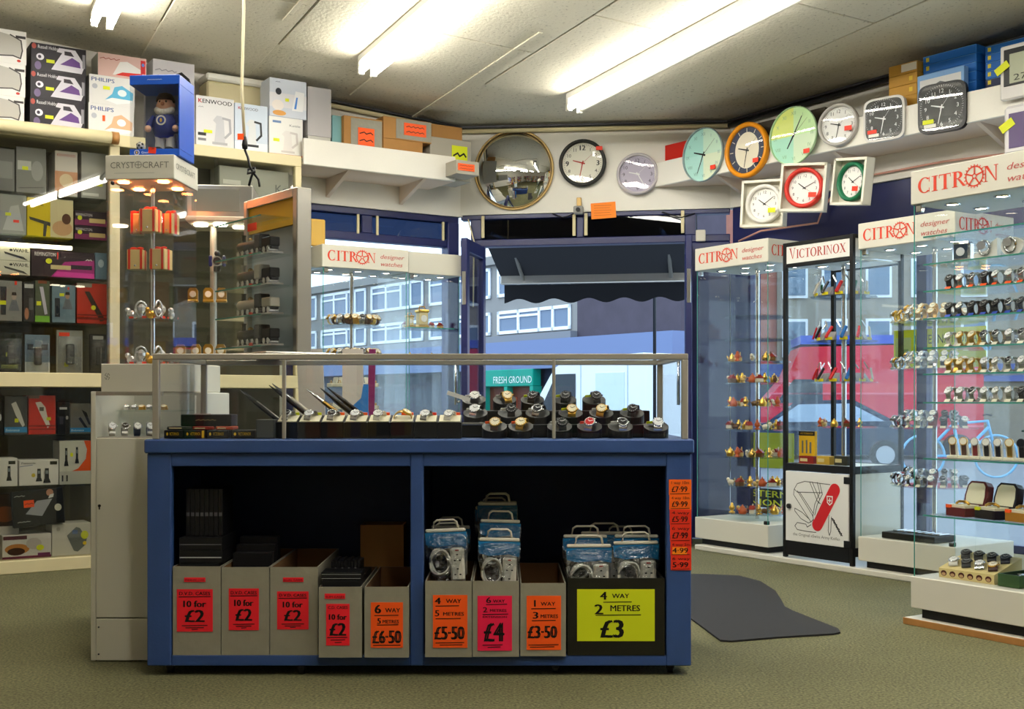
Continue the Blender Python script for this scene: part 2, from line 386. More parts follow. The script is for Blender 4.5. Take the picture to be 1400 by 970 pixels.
# ceiling boards, each its own piece
pu, pn = 1.19, .592
board = MB().box(-pu/2, pu/2, -pn/2, pn/2, 0, .012, 'ceiltile', .004).mesh('ceiling_board')
def inside(p):
    c = False; n = len(outline)
    for i in range(n):
        a, b_ = outline[i], outline[(i+1) % n]
        if (a.y > p.y) != (b_.y > p.y) and p.x < (b_.x-a.x)*(p.y-a.y)/(b_.y-a.y)+a.x: c = not c
    return c
for i in range(-8, 8):
    for j in range(-8, 14):
        uu, nn = (i+(.5 if j % 2 else 0))*1.2, (j+.35)*.6
        p = CT.w(uu, nn)
        if p.y < 1.0 or not all(inside(CT.w(uu+a*.58, nn+b_*.28)) for a in (-1, 1) for b_ in (-1, 1)): continue
        link('ceiling_board', board, ceil, T(p.x, p.y, 0) @ Rz(CT.deg))
def ceil_depth(px, py, drop):
    D = 6.
    for _ in range(30): D = (cz((px-CX)/FPX*D, D)-drop-CAMZ)*FPX/(CY-py)
    return D
rib = MB().box(-.012, .012, 0, 1.75, -.008, 0, 'ceiltile', .003).mesh('trim_batten')
for k, (px, py) in enumerate(((560, 165), (392, 28))):
    D = ceil_depth(px, py, 0); o = link('trim_%d' % (k+1), rib, None, SH @ T((px-CX)/FPX*D, D, 0) @ Rz(CT.deg-90)); o['kind'] = 'structure'
# --- left wall (behind the shelving, then the shop window)
sW = 1.62
mb = MB().box(-4.6, sW, LW, LW+.12, 0, WT, 'wall')
mb.box(sW, sA+.02, LW, LW+.12, 2.04, WT, 'wall'); mb.box(sW, sA+.02, LW, LW+.12, 0, .42, 'white_lam')
struct(mb, 'wall_left', L.m())
mb = MB().box(fA-.02, fB, 0, .12, 2.05, WT, 'wall')
struct(mb, 'wall_front', FA.m())
mb = MB().box(sB-.05, 10.6, RW, RW+.12, 2.05, WT, 'wall'); mb.box(4.6, 10.6, RW, RW+.12, 0, 2.05, 'wall')
mb.box(sB, 4.6, RW, RW+.12, 0, .1, 'white_lam'); struct(mb, 'wall_right', RS.m())
def wallbetween(a, b_, name):
    d = b_-a; ang = math.degrees(math.atan2(d.y, d.x)); struct(MB().box(0, d.length, -.12, 0, 0, WT, 'wall'), name, T(a.x, a.y, 0) @ Rz(ang))
wallbetween(cR, cK, 'wall_back'); wallbetween(cK, cL, 'wall_side')
# cornice pipes under the ceiling
for k, (fr, s0, s1, d) in enumerate(((L, 1.2, sA, LW-.03), (FA, fA, fB, -.03), (RS, sB, 5, RW-.03))):
    p, q = fr.w(s0, d), fr.w(s1, d); e0, e1 = cz(p.x, p.y), cz(q.x, q.y)
    mb = MB().tube([(s0, d, e0-.03), (s1, d, e1-.03)], .014, 'darkmetal' if k == 2 else 'cream_paint', 8)
    mb.add([(s0, d-.02, e0-.012), (s1, d-.02, e1-.012), (s1, d+.03, e1-.012), (s0, d+.03, e0-.012), (s0, d-.02, e0), (s1, d-.02, e1), (s1, d+.03, e1), (s0, d+.03, e0)], [(3, 2, 1, 0), (4, 5, 6, 7), (0, 1, 5, 4), (2, 3, 7, 6)], 'darkmetal'); struct(mb, 'trim_%d' % (k+3), fr.m())
# --- window frames
def frame_bars(fr, bars, mat='navy'):
    mb = MB()
    for b_ in bars: mb.box(*b_, mat, .004)
    return mb
# left shop window (window_1)
W1 = tag(link('window_1', None, None, L.m()), kind='structure')
d0 = LW+.02
for b_ in ((sW, sA, d0, d0+.07, 1.84, 1.89), (sW, sA, d0, d0+.07, 2.0, 2.04), (sW, sW+.06, d0, d0+.07, .42, 2.0), (sA-.09, sA-.01, d0-.02, d0+.07, .42, 2.0), (2.12, 2.19, d0, d0+.07, 1.89, 2.0), (sW, sA, d0, d0+.07, .42, .47)):
    MB().box(*b_, 'navy', .004).obj('window_frame', W1)
MB().box(sW+.06, sA-.09, d0+.03, d0+.036, .47, 1.84, 'glass_win').obj('pane', W1)
for a, b_ in ((sW+.06, 2.12), (2.19, sA-.09)):
    MB().box(a, b_, 0, .006, -.115, 0, 'tint', X=T(0, d0+.03, 2.0) @ Rx(-12)).obj('pane', W1)
    for x in (a+.03, b_-.03): MB().box(x-.008, x+.008, d0-.012, d0, 1.88, 2.0, 'cream_paint', .002).obj('window_stay', W1)
# facade: transom lights above the doorway (window_2)
fl, fr_, fm = FA.at(658, 400)[0], FA.at(936, 400)[0], FA.at(798, 400)[0]
W2 = tag(link('window_2', None, None, FA.m()), kind='structure')
for b_ in ((fA, fB, .0, .09, 1.845, 1.89), (fA, fB, .01, .09, 2.02, 2.05), (fm-.045, fm+.0, .0, .08, 1.89, 2.02), (fl-.07, fl, 0, .09, 1.89, 2.02), (fr_, fr_+.07, 0, .09, 1.89, 2.02)):
    MB().box(*b_, 'navy', .004).obj('window_frame', W2)
for x in (fl+.012, fm-.06, fm+.015, fr_-.012): MB().box(x-.01, x+.01, -.012, .0, 1.9, 2.04, 'cream_paint', .002).obj('window_stay', W2)
for a, b_ in ((fl, fm-.045), (fm, fr_)): MB().box(a, b_, .03, .036, 1.89, 2.02, 'tint').obj('pane', W2)
# doorway jambs (trim) and the two open leaves
struct(MB().box(fA+.02, fl, 0, .1, 0, 1.845, 'navy', .006), 'trim_6', FA.m())
struct(MB().box(fr_, fB-.0, 0, .1, 0, 1.845, 'navy', .006), 'trim_7', FA.m())
def leaf(n, hx, hy, deg, wd, label):
    r = tag(link('door_%d' % n, None, None, T(hx, hy, .012) @ Rz(deg)), kind='structure')
    for b_ in ((0, .06, 0, .04, 0, 1.82), (wd-.06, wd, 0, .04, 0, 1.82), (.06, wd-.06, 0, .04, 1.74, 1.82), (.06, wd-.06, 0, .04, 0, .2)): MB().box(*b_, 'navy', .004).obj('door_frame', r)
    MB().box(.06, wd-.06, .017, .023, .2, 1.74, 'glass_win').obj('pane', r)
    MB().box(wd-.0, wd+.004, .008, .032, 1.42, 1.62, 'chrome', .002).obj('lock_plate', r)
    MB().tube([(wd-.03, -.04, .82), (wd-.03, -.04, 1.12)], .01, 'chrome', 8).tube([(wd-.03, 0, .84), (wd-.03, -.04, .84)], .007, 'chrome').tube([(wd-.03, 0, 1.1), (wd-.03, -.04, 1.1)], .007, 'chrome').obj('door_handle', r)
p = FA.w(fl+.0, -.05); q = Vector(((630-CX)/FPX*7.0, 7.0)); dv = q-p
leaf(1, p.x, p.y, math.degrees(math.atan2(dv.y, dv.x)), dv.length, '')
p = FA.w(fr_+.0, -.05); q = Vector(((937-CX)/FPX*6.86, 6.86)); dv = q-p
leaf(2, p.x, p.y, math.degrees(math.atan2(dv.y, dv.x)), dv.length, '')
# right shop window (window_3)
W3 = tag(link('window_3', None, None, RS.m()), kind='structure')
for b_ in ((sB, 4.6, RW+.02, RW+.1, 1.72, 2.05), (sB+.0, sB+.16, RW, RW+.1, .1, 1.72), (sB+.16, 4.6, RW+.02, RW+.09, .1, .14), (1.62, 1.68, RW+.02, RW+.09, .14, 1.72), (3.1, 3.16, RW+.02, RW+.09, .14, 1.72)):
    MB().box(*b_, 'navy', .004).obj('window_frame', W3)
for a, b_ in ((sB+.16, 1.62), (1.68, 3.1), (3.16, 4.6)): MB().box(a, b_, RW+.05, RW+.056, .14, 1.72, 'glass_win').obj('pane', W3)
# floor ledge under the right-hand cabinets
struct(MB().box(-1.47, 3.6, 0, .5, 0.0, .03, 'white_lam', .004), 'trim_8', R.m())
# ================================================================== shelves above the windows
zS = 2.19
def overshelf(fr, s0, s1, dep, label, nb):
    r = thing('wall_shelf', label, 'shelf', fr.m(s0, 0, zS))
    ln = s1-s0
    MB().box(0, ln, 0, .02, 0, .148, 'wall', .003).obj('fascia', r)
    MB().box(0, ln, .02, dep, .0, .02, 'pinkwash', .002).obj('shelf_board', r)
    for i in range(nb):
        x = ln*(i+.6)/nb
        MB().prism([(0, 0), (dep-.02, 0), (dep-.02, -.11)], -.012, .012, 'pinkwash', X=T(x, .02, 0) @ Rz(90) @ Matrix.Diagonal((1, 1, 1, 1))).obj('bracket', r)
    return r
sh0, sh1 = L.at(415, 200)[0], L.at(623, 200)[0]
overshelf(L, sh0, sh1, LW-.005, 'long white boxed wall shelf above the left shop window, carrying brown cartons', 2)
overshelf(RS, 0.0, 5.0, RW-.005, 'long white boxed wall shelf on the right, hung with clocks', 6)
# ================================================================== ceiling lights
def batten(u0, nn, ln, kinds, label):
    p = CT.w(u0, nn); r = thing('ceiling_light', label, 'light', SH @ T(p.x, p.y, -.002) @ Rz(CT.deg), 'twin fluorescent ceiling lights')
    MB().box(0, ln, -.05, .05, -.045, 0, 'white', .006).obj('batten', r)
    for y, k in zip((-.036, .036), kinds):
        MB().tube([(.04, y, -.085), (ln-.04, y, -.085)], .019, k, 10).obj('fluorescent_tube', r)
        for x in (.02, ln-.02): MB().box(x-.014, x+.014, y-.016, y+.016, -.11, -.04, 'plastic_white', .004).obj('end_cap', r)
zt = 2.5
lab = ['twin fluorescent ceiling light at the upper left above the iron boxes', 'twin fluorescent ceiling light in the middle above the counter', 'fluorescent ceiling light on the right with one tube dark']
for k, (px, py) in enumerate(((143, 35), (504, 100), (786, 150))):
    D = ceil_depth(px, py, .085); u0, nn = CT.loc((px-CX)/FPX*D, D)
    batten(u0, nn, 2.4, ('tube', 'tube') if k < 2 else ('tube', 'plastic_white'), lab[k])
    batten(u0+3.4, nn, 2.4, ('tube', 'tube'), ['fluorescent ceiling light of the rear row beside the left wall', 'fluorescent ceiling light of the rear row in its middle', 'fluorescent ceiling light of the rear row near the right windows'][k])
# ================================================================== the street outside
GZ = -.5
struct(MB().box(-90, 90, 8.4, 120, GZ-.3, GZ, 'asphalt'), 'street')
struct(MB().add([(-12, 7.45, -.03), (12, 7.45, -.03), (12, 14, -.12), (-12, 14, -.12), (-12, 7.45, -.6), (12, 7.45, -.6), (12, 14, -.6), (-12, 14, -.6)], [(0, 1, 2, 3), (0, 4, 5, 1), (1, 5, 6, 2), (2, 6, 7, 3), (3, 7, 4, 0)], 'concrete'), 'pavement') if False else None
bl = thing('building', 'grey terrace across the street with rows of white framed windows', 'building', ST.m())
s_l, s_b, s_r = -34., ST.at(790, 420)[0], ST.at(932, 420)[0]
MB().box(s_l, s_b, 0, 1.5, 2.62, 4.95, 'concrete').obj('upper_wall', bl)
MB().box(s_l, s_b, -.15, 0, 4.75, 5.0, 'concrete').obj('parapet', bl)
MB().box(s_l, s_b, -.25, 0, 2.5, 2.68, '#7c8088').obj('ledge', bl)
MB().box(s_b, s_r, -.02, 1.5, 2.5, 6.2, 'brickfar').obj('brick_wall', bl)
MB().box(s_l, s_r, -.3, 1.5, 1.72, 2.5, '#6f80a8').obj('fascia', bl)
MB().box(s_l, s_r, .1, 1.5, GZ, 1.72, '#3b4152').obj('shop_wall', bl)
wp = MB().box(0, 1.0, -.02, -.015, 0, 1, '#9fb4cc/.1').mesh('pane')
for (z0, z1) in ((2.74, 3.4), (3.8, 4.68)):
    s = s_b-.25
    while s > -24:
        wd = 3.3; f = MB(); s0 = s-wd
        for x in (s0, s0+.95, s0+1.9, s0+2.5, s-.09): f.box(x, x+.09, -.06, -.02, z0, z1, '#eef2f6')
        f.box(s0, s, -.06, -.02, z0, z0+.09, '#eef2f6'); f.box(s0, s, -.06, -.02, z1-.09, z1, '#eef2f6'); f.box(s0, s0+1.9, -.055, -.02, z0+(z1-z0)*.68, z0+(z1-z0)*.68+.06, '#eef2f6')
        fo = f.obj('window', bl)
        MB().box(s0, s, -.018, -.012, z0, z1, '#6f8199/.15').obj('pane', fo)
        s -= wd+.35
# coffee shop front
a, b_ = ST.at(672, 520)[0], ST.at(742, 520)[0]
sf = MB().box(a, b_, 0, .3, 1.75, 2.22, '#0f9a86', .02).obj('coffee_shop_front', bl, T(0, -.35, GZ)); sf['label'] = 'teal coffee shop front'
MB().text('FRESH GROUND', (a+b_)/2+.3, 1.84, .2, '#e8f4f0', -.02, width=(b_-a)*.74).obj('lettering', sf)
for x in (a, a+1.1, b_-.12): MB().box(x, x+.14, 0, .3, .0, 1.75, '#0f9a86').obj('post', sf)
mb = MB().box(a, b_, .2, .3, 0, 1.75, '#5b2d20')
for i in range(9): mb.box(a+.3+i*.42, a+.6+i*.42, .16, .2, .45+(i % 3)*.35, .75+(i % 3)*.35, ('#e08a4a', '#d9b48a', '#c65a3a')[i % 3])
mb.obj('display', sf)
# white van
va, vb = ST.at(716, 540, -4.5)[0], ST.at(884, 540, -4.5)[0]; ln = vb-va
van = thing('van', 'white panel van parked across the street behind the counter', 'van', ST.m(va, -4.5, GZ))
prof = [(0, .35), (0, .95), (.25, 1.12), (1.05, 2.02), (1.5, 2.22), (ln-.1, 2.26), (ln, 2.1), (ln, .35)]
MB().prism(prof, 0, 1.9, '#e9f1f8/.3').obj('body', van)
MB().flat([(.5, 1.15), (.62, 1.2), (1.12, 1.9), (1.75, 1.9), (1.75, 1.15)], -.01, '#26303c/.1').obj('side_window', van)
for x in (1.9, 3.3): MB().box(x, x+.02, -.012, 0, .5, 2.1, '#b9c6d4').obj('door_seam', van)
MB().box(ln*.62, ln*.84, -.015, 0, .9, 1.9, '#cfdfee').obj('side_panel', van)
for x in (.95, ln-1.05): 
    wh = MB().cyl(.34, -.04, .2, '#202226', 20, T(x, 0, .34) @ Rx(90)).cyl(.2, -.0, .02, '#b9bdc2', 16, T(x, -.2, .34) @ Rx(90)).obj('wheel', van)
lp = MB().tube([(0, 0, 0), (0, 0, 5.2), (.05, -.6, 5.45)], .03, '#23262c', 8).obj('lamp_post', None, ST.m(ST.at(895, 450, -5)[0], -5, GZ)); tag(lp, 'thin dark lamp post in front of the brick wall across the street', 'lamp post')
# red lorry and brick buildings seen through the right window
TR = Fr(7.4, 27, -8)
a, b_ = TR.at(1040, 540)[0], TR.at(1345, 540)[0]
tr = thing('lorry', 'red lorry parked outside beyond the right shop window', 'lorry', TR.m(a, 0, GZ)); ln = b_-a
MB().prism([(0, .45), (0, 1.2), (.6, 1.9), (.9, 2.6), (ln, 2.66), (ln, .45)], 0, 2.2, '#c8203c/.35').obj('body', tr)
MB().box(.9, ln, -.02, 2.2, 2.66, 2.86, '#3a55b8/.4').obj('blue_stripe', tr)
MB().box(.2, ln, -.02, 0, .75, .8, '#d86a7c').box(.2, ln, -.02, 0, 1.5, 1.54, '#d86a7c').obj('side_moulding', tr)
MB().prism([(.35, 1.3), (.75, 1.85), (1.4, 1.85), (1.4, 1.3)], -.02, 0, '#2a3848/.1').obj('cab_window', tr)
for x in (TR.at(1197, 600)[0]-a, 1.0, ln-.6):
    MB().cyl(.3, -.02, .25, '#23252a', 24, T(x, 0, .3) @ Rx(90)).cyl(.2, 0, .04, '#c4c8ce', 18, T(x, -.23, .3) @ Rx(90)).cyl(.06, 0, .06, '#6a6e74', 10, T(x, -.24, .3) @ Rx(90)).obj('wheel', tr)
CRF = Fr(6.1, 23.5, -14); ca = CRF.at(985, 570)[0]
cr_ = thing('car', 'dark blue car parked in front of the red lorry', 'car', CRF.m(ca, 0, GZ))
MB().prism([(0, .28), (0, .75), (.9, .9), (1.5, 1.35), (2.6, 1.38), (3.4, .95), (3.9, .85), (3.95, .28)], 0, 1.6, '#27344c/.2').obj('body', cr_)
MB().flat([(1.05, .92), (1.55, 1.28), (2.55, 1.3), (3.2, .95)], -.01, '#9fb2c8/.08').obj('side_window', cr_)
for x in (.75, 3.2): MB().cyl(.29, -.02, .2, '#1a1b1f', 20, T(x, 0, .29) @ Rx(90)).cyl(.18, 0, .03, '#a9adb3', 14, T(x, -.19, .29) @ Rx(90)).obj('wheel', cr_)
BR = Fr(6.2, 34, -6)
bb = thing('building', 'red and buff brick building beyond the right shop window', 'building', BR.m(0, 0, GZ))
xa, xb, xc = BR.at(968, 400)[0], BR.at(1062, 400)[0], BR.at(1420, 400)[0]
MB().box(xa, xb, 0, 6, 0, 7, 'brickred').obj('red_wall', bb); MB().box(xb, xc, -.1, 6, 0, 6.6, '#8d8678/.8').obj('buff_wall', bb)
for px in (1012, 1086, 1140, 1200, 1262, 1330):
    x = BR.at(px, 400)[0]
    for z0 in (2.6, 4.3):
        f = MB().box(x-.36, x+.36, -.16, -.1, z0, z0+1.1, '#e7edf2').obj('window', bb); MB().box(x-.29, x+.29, -.18, -.16, z0+.08, z0+1.02, '#5f7890/.1').obj('pane', f)
MB().box(xa, xc, -.3, 0, 1.9, 2.4, '#4f5f98').obj('fascia', bb)
MB().box(xa, xc, -.05, 0, 0, 1.9, '#4d5260').obj('shop_wall', bb)
# bicycle
BK = Fr(9.0, 20.5, -4); bx = BK.at(1362, 600)[0]; bw = BK.at(1262, 600)[0]
bk = thing('bicycle', 'pale blue bicycle parked outside, behind the watch shelves', 'bicycle', BK.m(0, 0, GZ))
for x in (bx, bw):
    MB().tube([(x+.37*math.cos(2*PI*i/28), 0, .38+.37*math.sin(2*PI*i/28)) for i in range(28)], .022, '#7fb6da', 6, True).obj('wheel', bk)
mid = (bx+bw)/2
MB().tube([(bw, 0, .38), (mid-.1, 0, .95), (bx-.15, 0, 1.0), (bx, 0, .38)], .03, '#6fb2e0', 6).tube([(bw, 0, .38), (mid, 0, .38), (bx-.12, 0, .9)], .03, '#6fb2e0', 6).tube([(mid, 0, .38), (mid-.12, 0, 1.05)], .03, '#6fb2e0', 6).obj('bicycle_frame', bk)
MB().box(mid-.3, mid, -.07, .07, 1.05, 1.11, 'black', .02).obj('saddle', bk)
MB().tube([(bx-.15, -.2, 1.1), (bx-.17, 0, 1.12), (bx-.15, .2, 1.1)], .018, 'darkmetal', 6).obj('handlebar', bk)
# awning over the doorway, outside
aw = thing('shop_awning', 'dark navy awning with scalloped valance outside the open doorway', 'awning', FA.m(0, 0, 0))
y0, y1 = .16, 1.3
xa, xb = FA.at(686, 380, y1)[0], FA.at(955, 380, y1)[0]
z1 = FA.at(800, 379, y1)[1]; z0 = 2.12
MB().add([(xa, y0, z0), (xb, y0, z0), (xb, y1, z1), (xa, y1, z1), (xa, y0, z0-.006), (xb, y0, z0-.006), (xb, y1, z1-.006), (xa, y1, z1-.006)], [(0, 1, 2, 3), (7, 6, 5, 4), (0, 4, 5, 1), (1, 5, 6, 2), (2, 6, 7, 3), (3, 7, 4, 0)], 'navy_cloth').obj('canopy_fabric', aw)
MB().box(xa, xb, y1-.06, y1, z1-.05, z1+.02, 'alu', .006).obj('front_bar', aw)
zt_, zb_ = z1-.05, FA.at(800, 414, y1)[1]
n = 60; per = (FA.at(795, 400, y1)[0]-FA.at(700, 400, y1)[0])/2; poly = [(xa, zt_)]
for i in range(n+1):
    x = xa+.02+(xb-xa-.02)*i/n; poly.append((x, zb_+.035*(.5-.5*math.cos((x-xa)/per*2*PI))))
poly.append((xb, zt_))
for i in range(1, n+1): pass
mb = MB()
for i in range(1, n+1):
    (xi, zi), (xj, zj) = poly[i], poly[i+1]
    mb.add([(xi, y1, zi), (xj, y1, zj), (xj, y1, zt_), (xi, y1, zt_), (xi, y1+.004, zi), (xj, y1+.004, zj), (xj, y1+.004, zt_), (xi, y1+.004, zt_)], [(0, 1, 2, 3), (7, 6, 5, 4), (0, 4, 5, 1)], 'navy_cloth')
mb.obj('valance', aw)
for px in (717, 918):
    s_ = FA.at(px, 380, y1)[0]; MB().tube([(s_-.03, y0, 1.95), (s_-.01, (y0+y1)/2, 1.98), (s_, y1-.05, z1-.02)], .014, 'alu', 6).obj('awning_arm', aw)
# ================================================================== watches (shared meshes, one set per look)
def strip_mesh(path, wd, th, mat):                    # path of (y,z); a band of width wd along x
    mb = MB(); n = len(path); vs = []
    for i, (y, z) in enumerate(path):
        a = path[max(i-1, 0)]; b_ = path[min(i+1, n-1)]; ty, tz = b_[0]-a[0], b_[1]-a[1]; l = math.hypot(ty, tz) or 1
        ny, nz = -tz/l*th, ty/l*th
        vs += [(-wd/2, y, z), (wd/2, y, z), (wd/2, y+ny, z+nz), (-wd/2, y+ny, z+nz)]
    fs = []
    for i in range(n-1):
        for j in range(4): fs.append((4*i+j, 4*i+(j+1) % 4, 4*i+4+(j+1) % 4, 4*i+4+j))
    fs += [(3, 2, 1, 0), (4*n-4, 4*n-3, 4*n-2, 4*n-1)]
    return mb.add(vs, fs, mat, None, False)
LOOKS = {  # strap, case, dial, hands
 'silver': ('silver', 'silver', '#e9e9ea', 'black'), 'black': ('leather_bk', 'darkmetal', '#15161a', '#e8e8e8'), 'brown': ('leather_br', 'gold', '#efe6d2', 'black'),
 'gold': ('gold', 'gold', '#f0e6c8', 'black'), 'steelblack': ('silver', 'silver', '#14151a', '#e8e8e8'), 'blackwhite': ('leather_bk', 'silver', '#eceae4', 'black'),
 'red': ('silver', 'silver', '#b81f1f', '#f0f0f0'), 'redstrap': ('leather_rd', 'silver', '#eceae4', 'black'), 'pale': ('#d9d4cc/.4', 'silver', '#f2f1ee', 'black')}
WM = {}
def watch_mesh(look, style):
    k = (look, style)
    if k in WM: return WM[k]
    st, ca, di, ha = LOOKS[look]; lug = .0235
    if style == 'ring':        # closed loop standing on its strap
        path = [(.023*math.cos(2*PI*i/22), .028+.028*math.sin(2*PI*i/22)) for i in range(23)]; c, nrm, up = (0, -.020, .042), 35, 0
    elif style == 'flat':      # lying over a low pillow
        path = [(-.027*math.cos(PI*i/14), .011*math.sin(PI*i/14)**.7) for i in range(15)]; c, nrm = (0, -.004, .0125), 80
    else:                      # bent over a cushion
        path = [(-.03*math.cos(PI*i/14), .022*math.sin(PI*i/14)) for i in range(15)]; c, nrm = (0, -.014, .019), 62
    s_ = strip_mesh(path, lug if style != 'flat' else .03, .0028, st)
    X = T(*c) @ Rx(90-nrm)     # case axis: local z -> outward
    X = T(*c) @ Rx(180-(90+nrm))
    X = T(*c) @ Rx(90-nrm)
    a = MB().lathe([(.0001, -.003), (.015, -.003), (.0172, 0), (.0172, .004), (.0155, .0065), (.0145, .006)], ca, 18, X).cyl(.0025, 0, .004, ca, 8, X @ T(.0172, 0, .001) @ Ry(90))
    d = MB().cyl(.0146, .003, .0058, di, 18, X)
    for ang, l in ((50, .008), (-60, .011)):
        d.box(-.0008, .0008, 0, l, .0059, .0063, ha, 0, X @ Rz(ang))
    for h in range(12): d.box(-.0006, .0006, .0115, .0142, .0059, .0061, ha, 0, X @ Rz(30*h))
    WM[k] = (s_.mesh('strap'), a.mesh('watch_case'), d.mesh('dial')); return WM[k]
CARD = {}
def card_mesh(col):
    if col not in CARD: CARD[col] = MB().box(-.013, .013, 0, .0015, 0, .013, col, 0, T(0, -.031, .0005) @ Rx(-38)).mesh('price_card')
    return CARD[col]
def watch(look, style, X, label, group, card=None, sc=1.0):
    r = thing('wristwatch', label, 'watch', X @ Matrix.Scale(sc, 4), group); a, b_, c = watch_mesh(look, style)
    link('strap', a, r); link('watch_case', b_, r); link('dial', c, r)
    if card: link('price_card', card_mesh(card), r)
    return r
def desc(look):
    return {'silver': 'steel wristwatch with pale dial', 'black': 'black strapped wristwatch with dark dial', 'brown': 'brown strapped gold wristwatch', 'gold': 'gold bracelet wristwatch', 'steelblack': 'steel wristwatch with black dial',
            'blackwhite': 'black strapped wristwatch with white dial', 'red': 'steel wristwatch with red dial', 'redstrap': 'red strapped wristwatch', 'pale': 'pale strapped wristwatch'}[look]
# ================================================================== blue counter
K = 3.64/FPX
def cx_(px, D=3.64): return (px-CX)/FPX*D
def cz_(py, D=3.64): return CAMZ+(CY-py)/FPX*D
ct = thing('shop_counter', 'blue painted wooden shop counter with two open bays of storage boxes', 'counter', C.m(0, 0, 0))
zt, zr, zo, zf = cz_(601), cz_(620), cz_(638), cz_(897)
x0, x1 = cx_(201), cx_(945); DEP = .6; zb0 = .032
MB().box(x0-.006, x1+.008, -.012, DEP, zr, zt, 'blue_paint', .004).obj('counter_top', ct)
for a, b_ in ((x0, cx_(234)), (cx_(561), cx_(579)), (cx_(911), x1)):
    MB().box(a, b_, 0, .03, zb0, zr-.0005, 'blue_paint', .003).obj('front_post', ct)
for a, b_ in ((cx_(234), cx_(561)), (cx_(579), cx_(911))):
    MB().box(a, b_, .002, .03, zo, zr-.0005, 'blue_paint', .002).obj('top_rail', ct); MB().box(a, b_, .002, .03, zb0, zf, 'blue_paint', .002).obj('bottom_rail', ct)
MB().box(x0, x0+.018, .03, DEP, zb0, zr-.0005, 'blue_paint', .002).obj('side_panel', ct); MB().box(x1-.018, x1, .03, DEP, zb0, zr-.0005, 'blue_paint', .002).obj('side_panel', ct)
MB().box(x0+.018, x1-.018, DEP-.015, DEP, zb0, zr-.0005, 'blue_shaded').obj('back_panel', ct); MB().box(x0+.018, x1-.018, .03, DEP-.015, zf-.02, zf, 'blue_shaded').obj('bay_floor', ct)
MB().box(cx_(565), cx_(575), .03, DEP-.015, zf, zr-.0005, 'blue_shaded').obj('divider', ct)
cas = MB().cyl(.014, -.008, .008, 'black', 12, T(0, 0, .014) @ Ry(90)).box(-.012, .012, -.012, .012, .015, .032, 'darkmetal', .002).mesh('caster')
for a, b_ in ((x0+.06, .05), (x1-.06, .05), (cx_(410), .03), (cx_(760), .05), (x0+.06, DEP-.06), (x1-.06, DEP-.06)): link('caster', cas, ct, T(a, b_, 0))
# stacked price cards on the right-hand post
rows = [('#ff6a1c', 657, 685, '1 way  10m', '£7-99'), ('#ff6a1c', 685, 697, '', ''), ]
pc = [('#ff6a1c', 656, 677, '1 way 10m', '£7·99'), ('#ff6a1c', 677, 697, '4 way 10m', '£9·99'), ('#e23520', 697, 718, '4 way', '£5·99'), ('#e23520', 718, 741, '6 way', '£7·99'), ('#e23520', 741, 760, '4 way 2m', '4·99'), ('#e23520', 760, 780, '6 way', '5·99')]
for i, (c_, ya, yb, t1, t2) in enumerate(pc):
    xa, xb = cx_(914.5+i*.5), cx_(945); o = MB().box(xa, xb, -.0025, -.0005, cz_(yb), cz_(ya), c_).obj('price_card', ct); h = cz_(ya)-cz_(yb)
    mb = MB(); xm = (xa+xb)/2
    if i == 4: mb.flat([(xa+.006, cz_(yb)+.004), (xb-.014, cz_(yb)+.004), (xb-.014, cz_(yb)+h*.62), (xa+.006, cz_(yb)+h*.62)], -.003, '#ff8a1c')
    mb.text(t1, xm, cz_(ya)-h*.3, h*.2, 'black', -.0034, width=.055); mb.text(t2, xm-.002, cz_(yb)+h*.2, h*.38, 'black', -.0034, width=.048, bold=.03)
    stroke(mb, [(xa+.004, cz_(yb)+.003), (xb-.006, cz_(yb)+.0035)], .0018, -.003, 'black'); mb.obj('lettering', o)
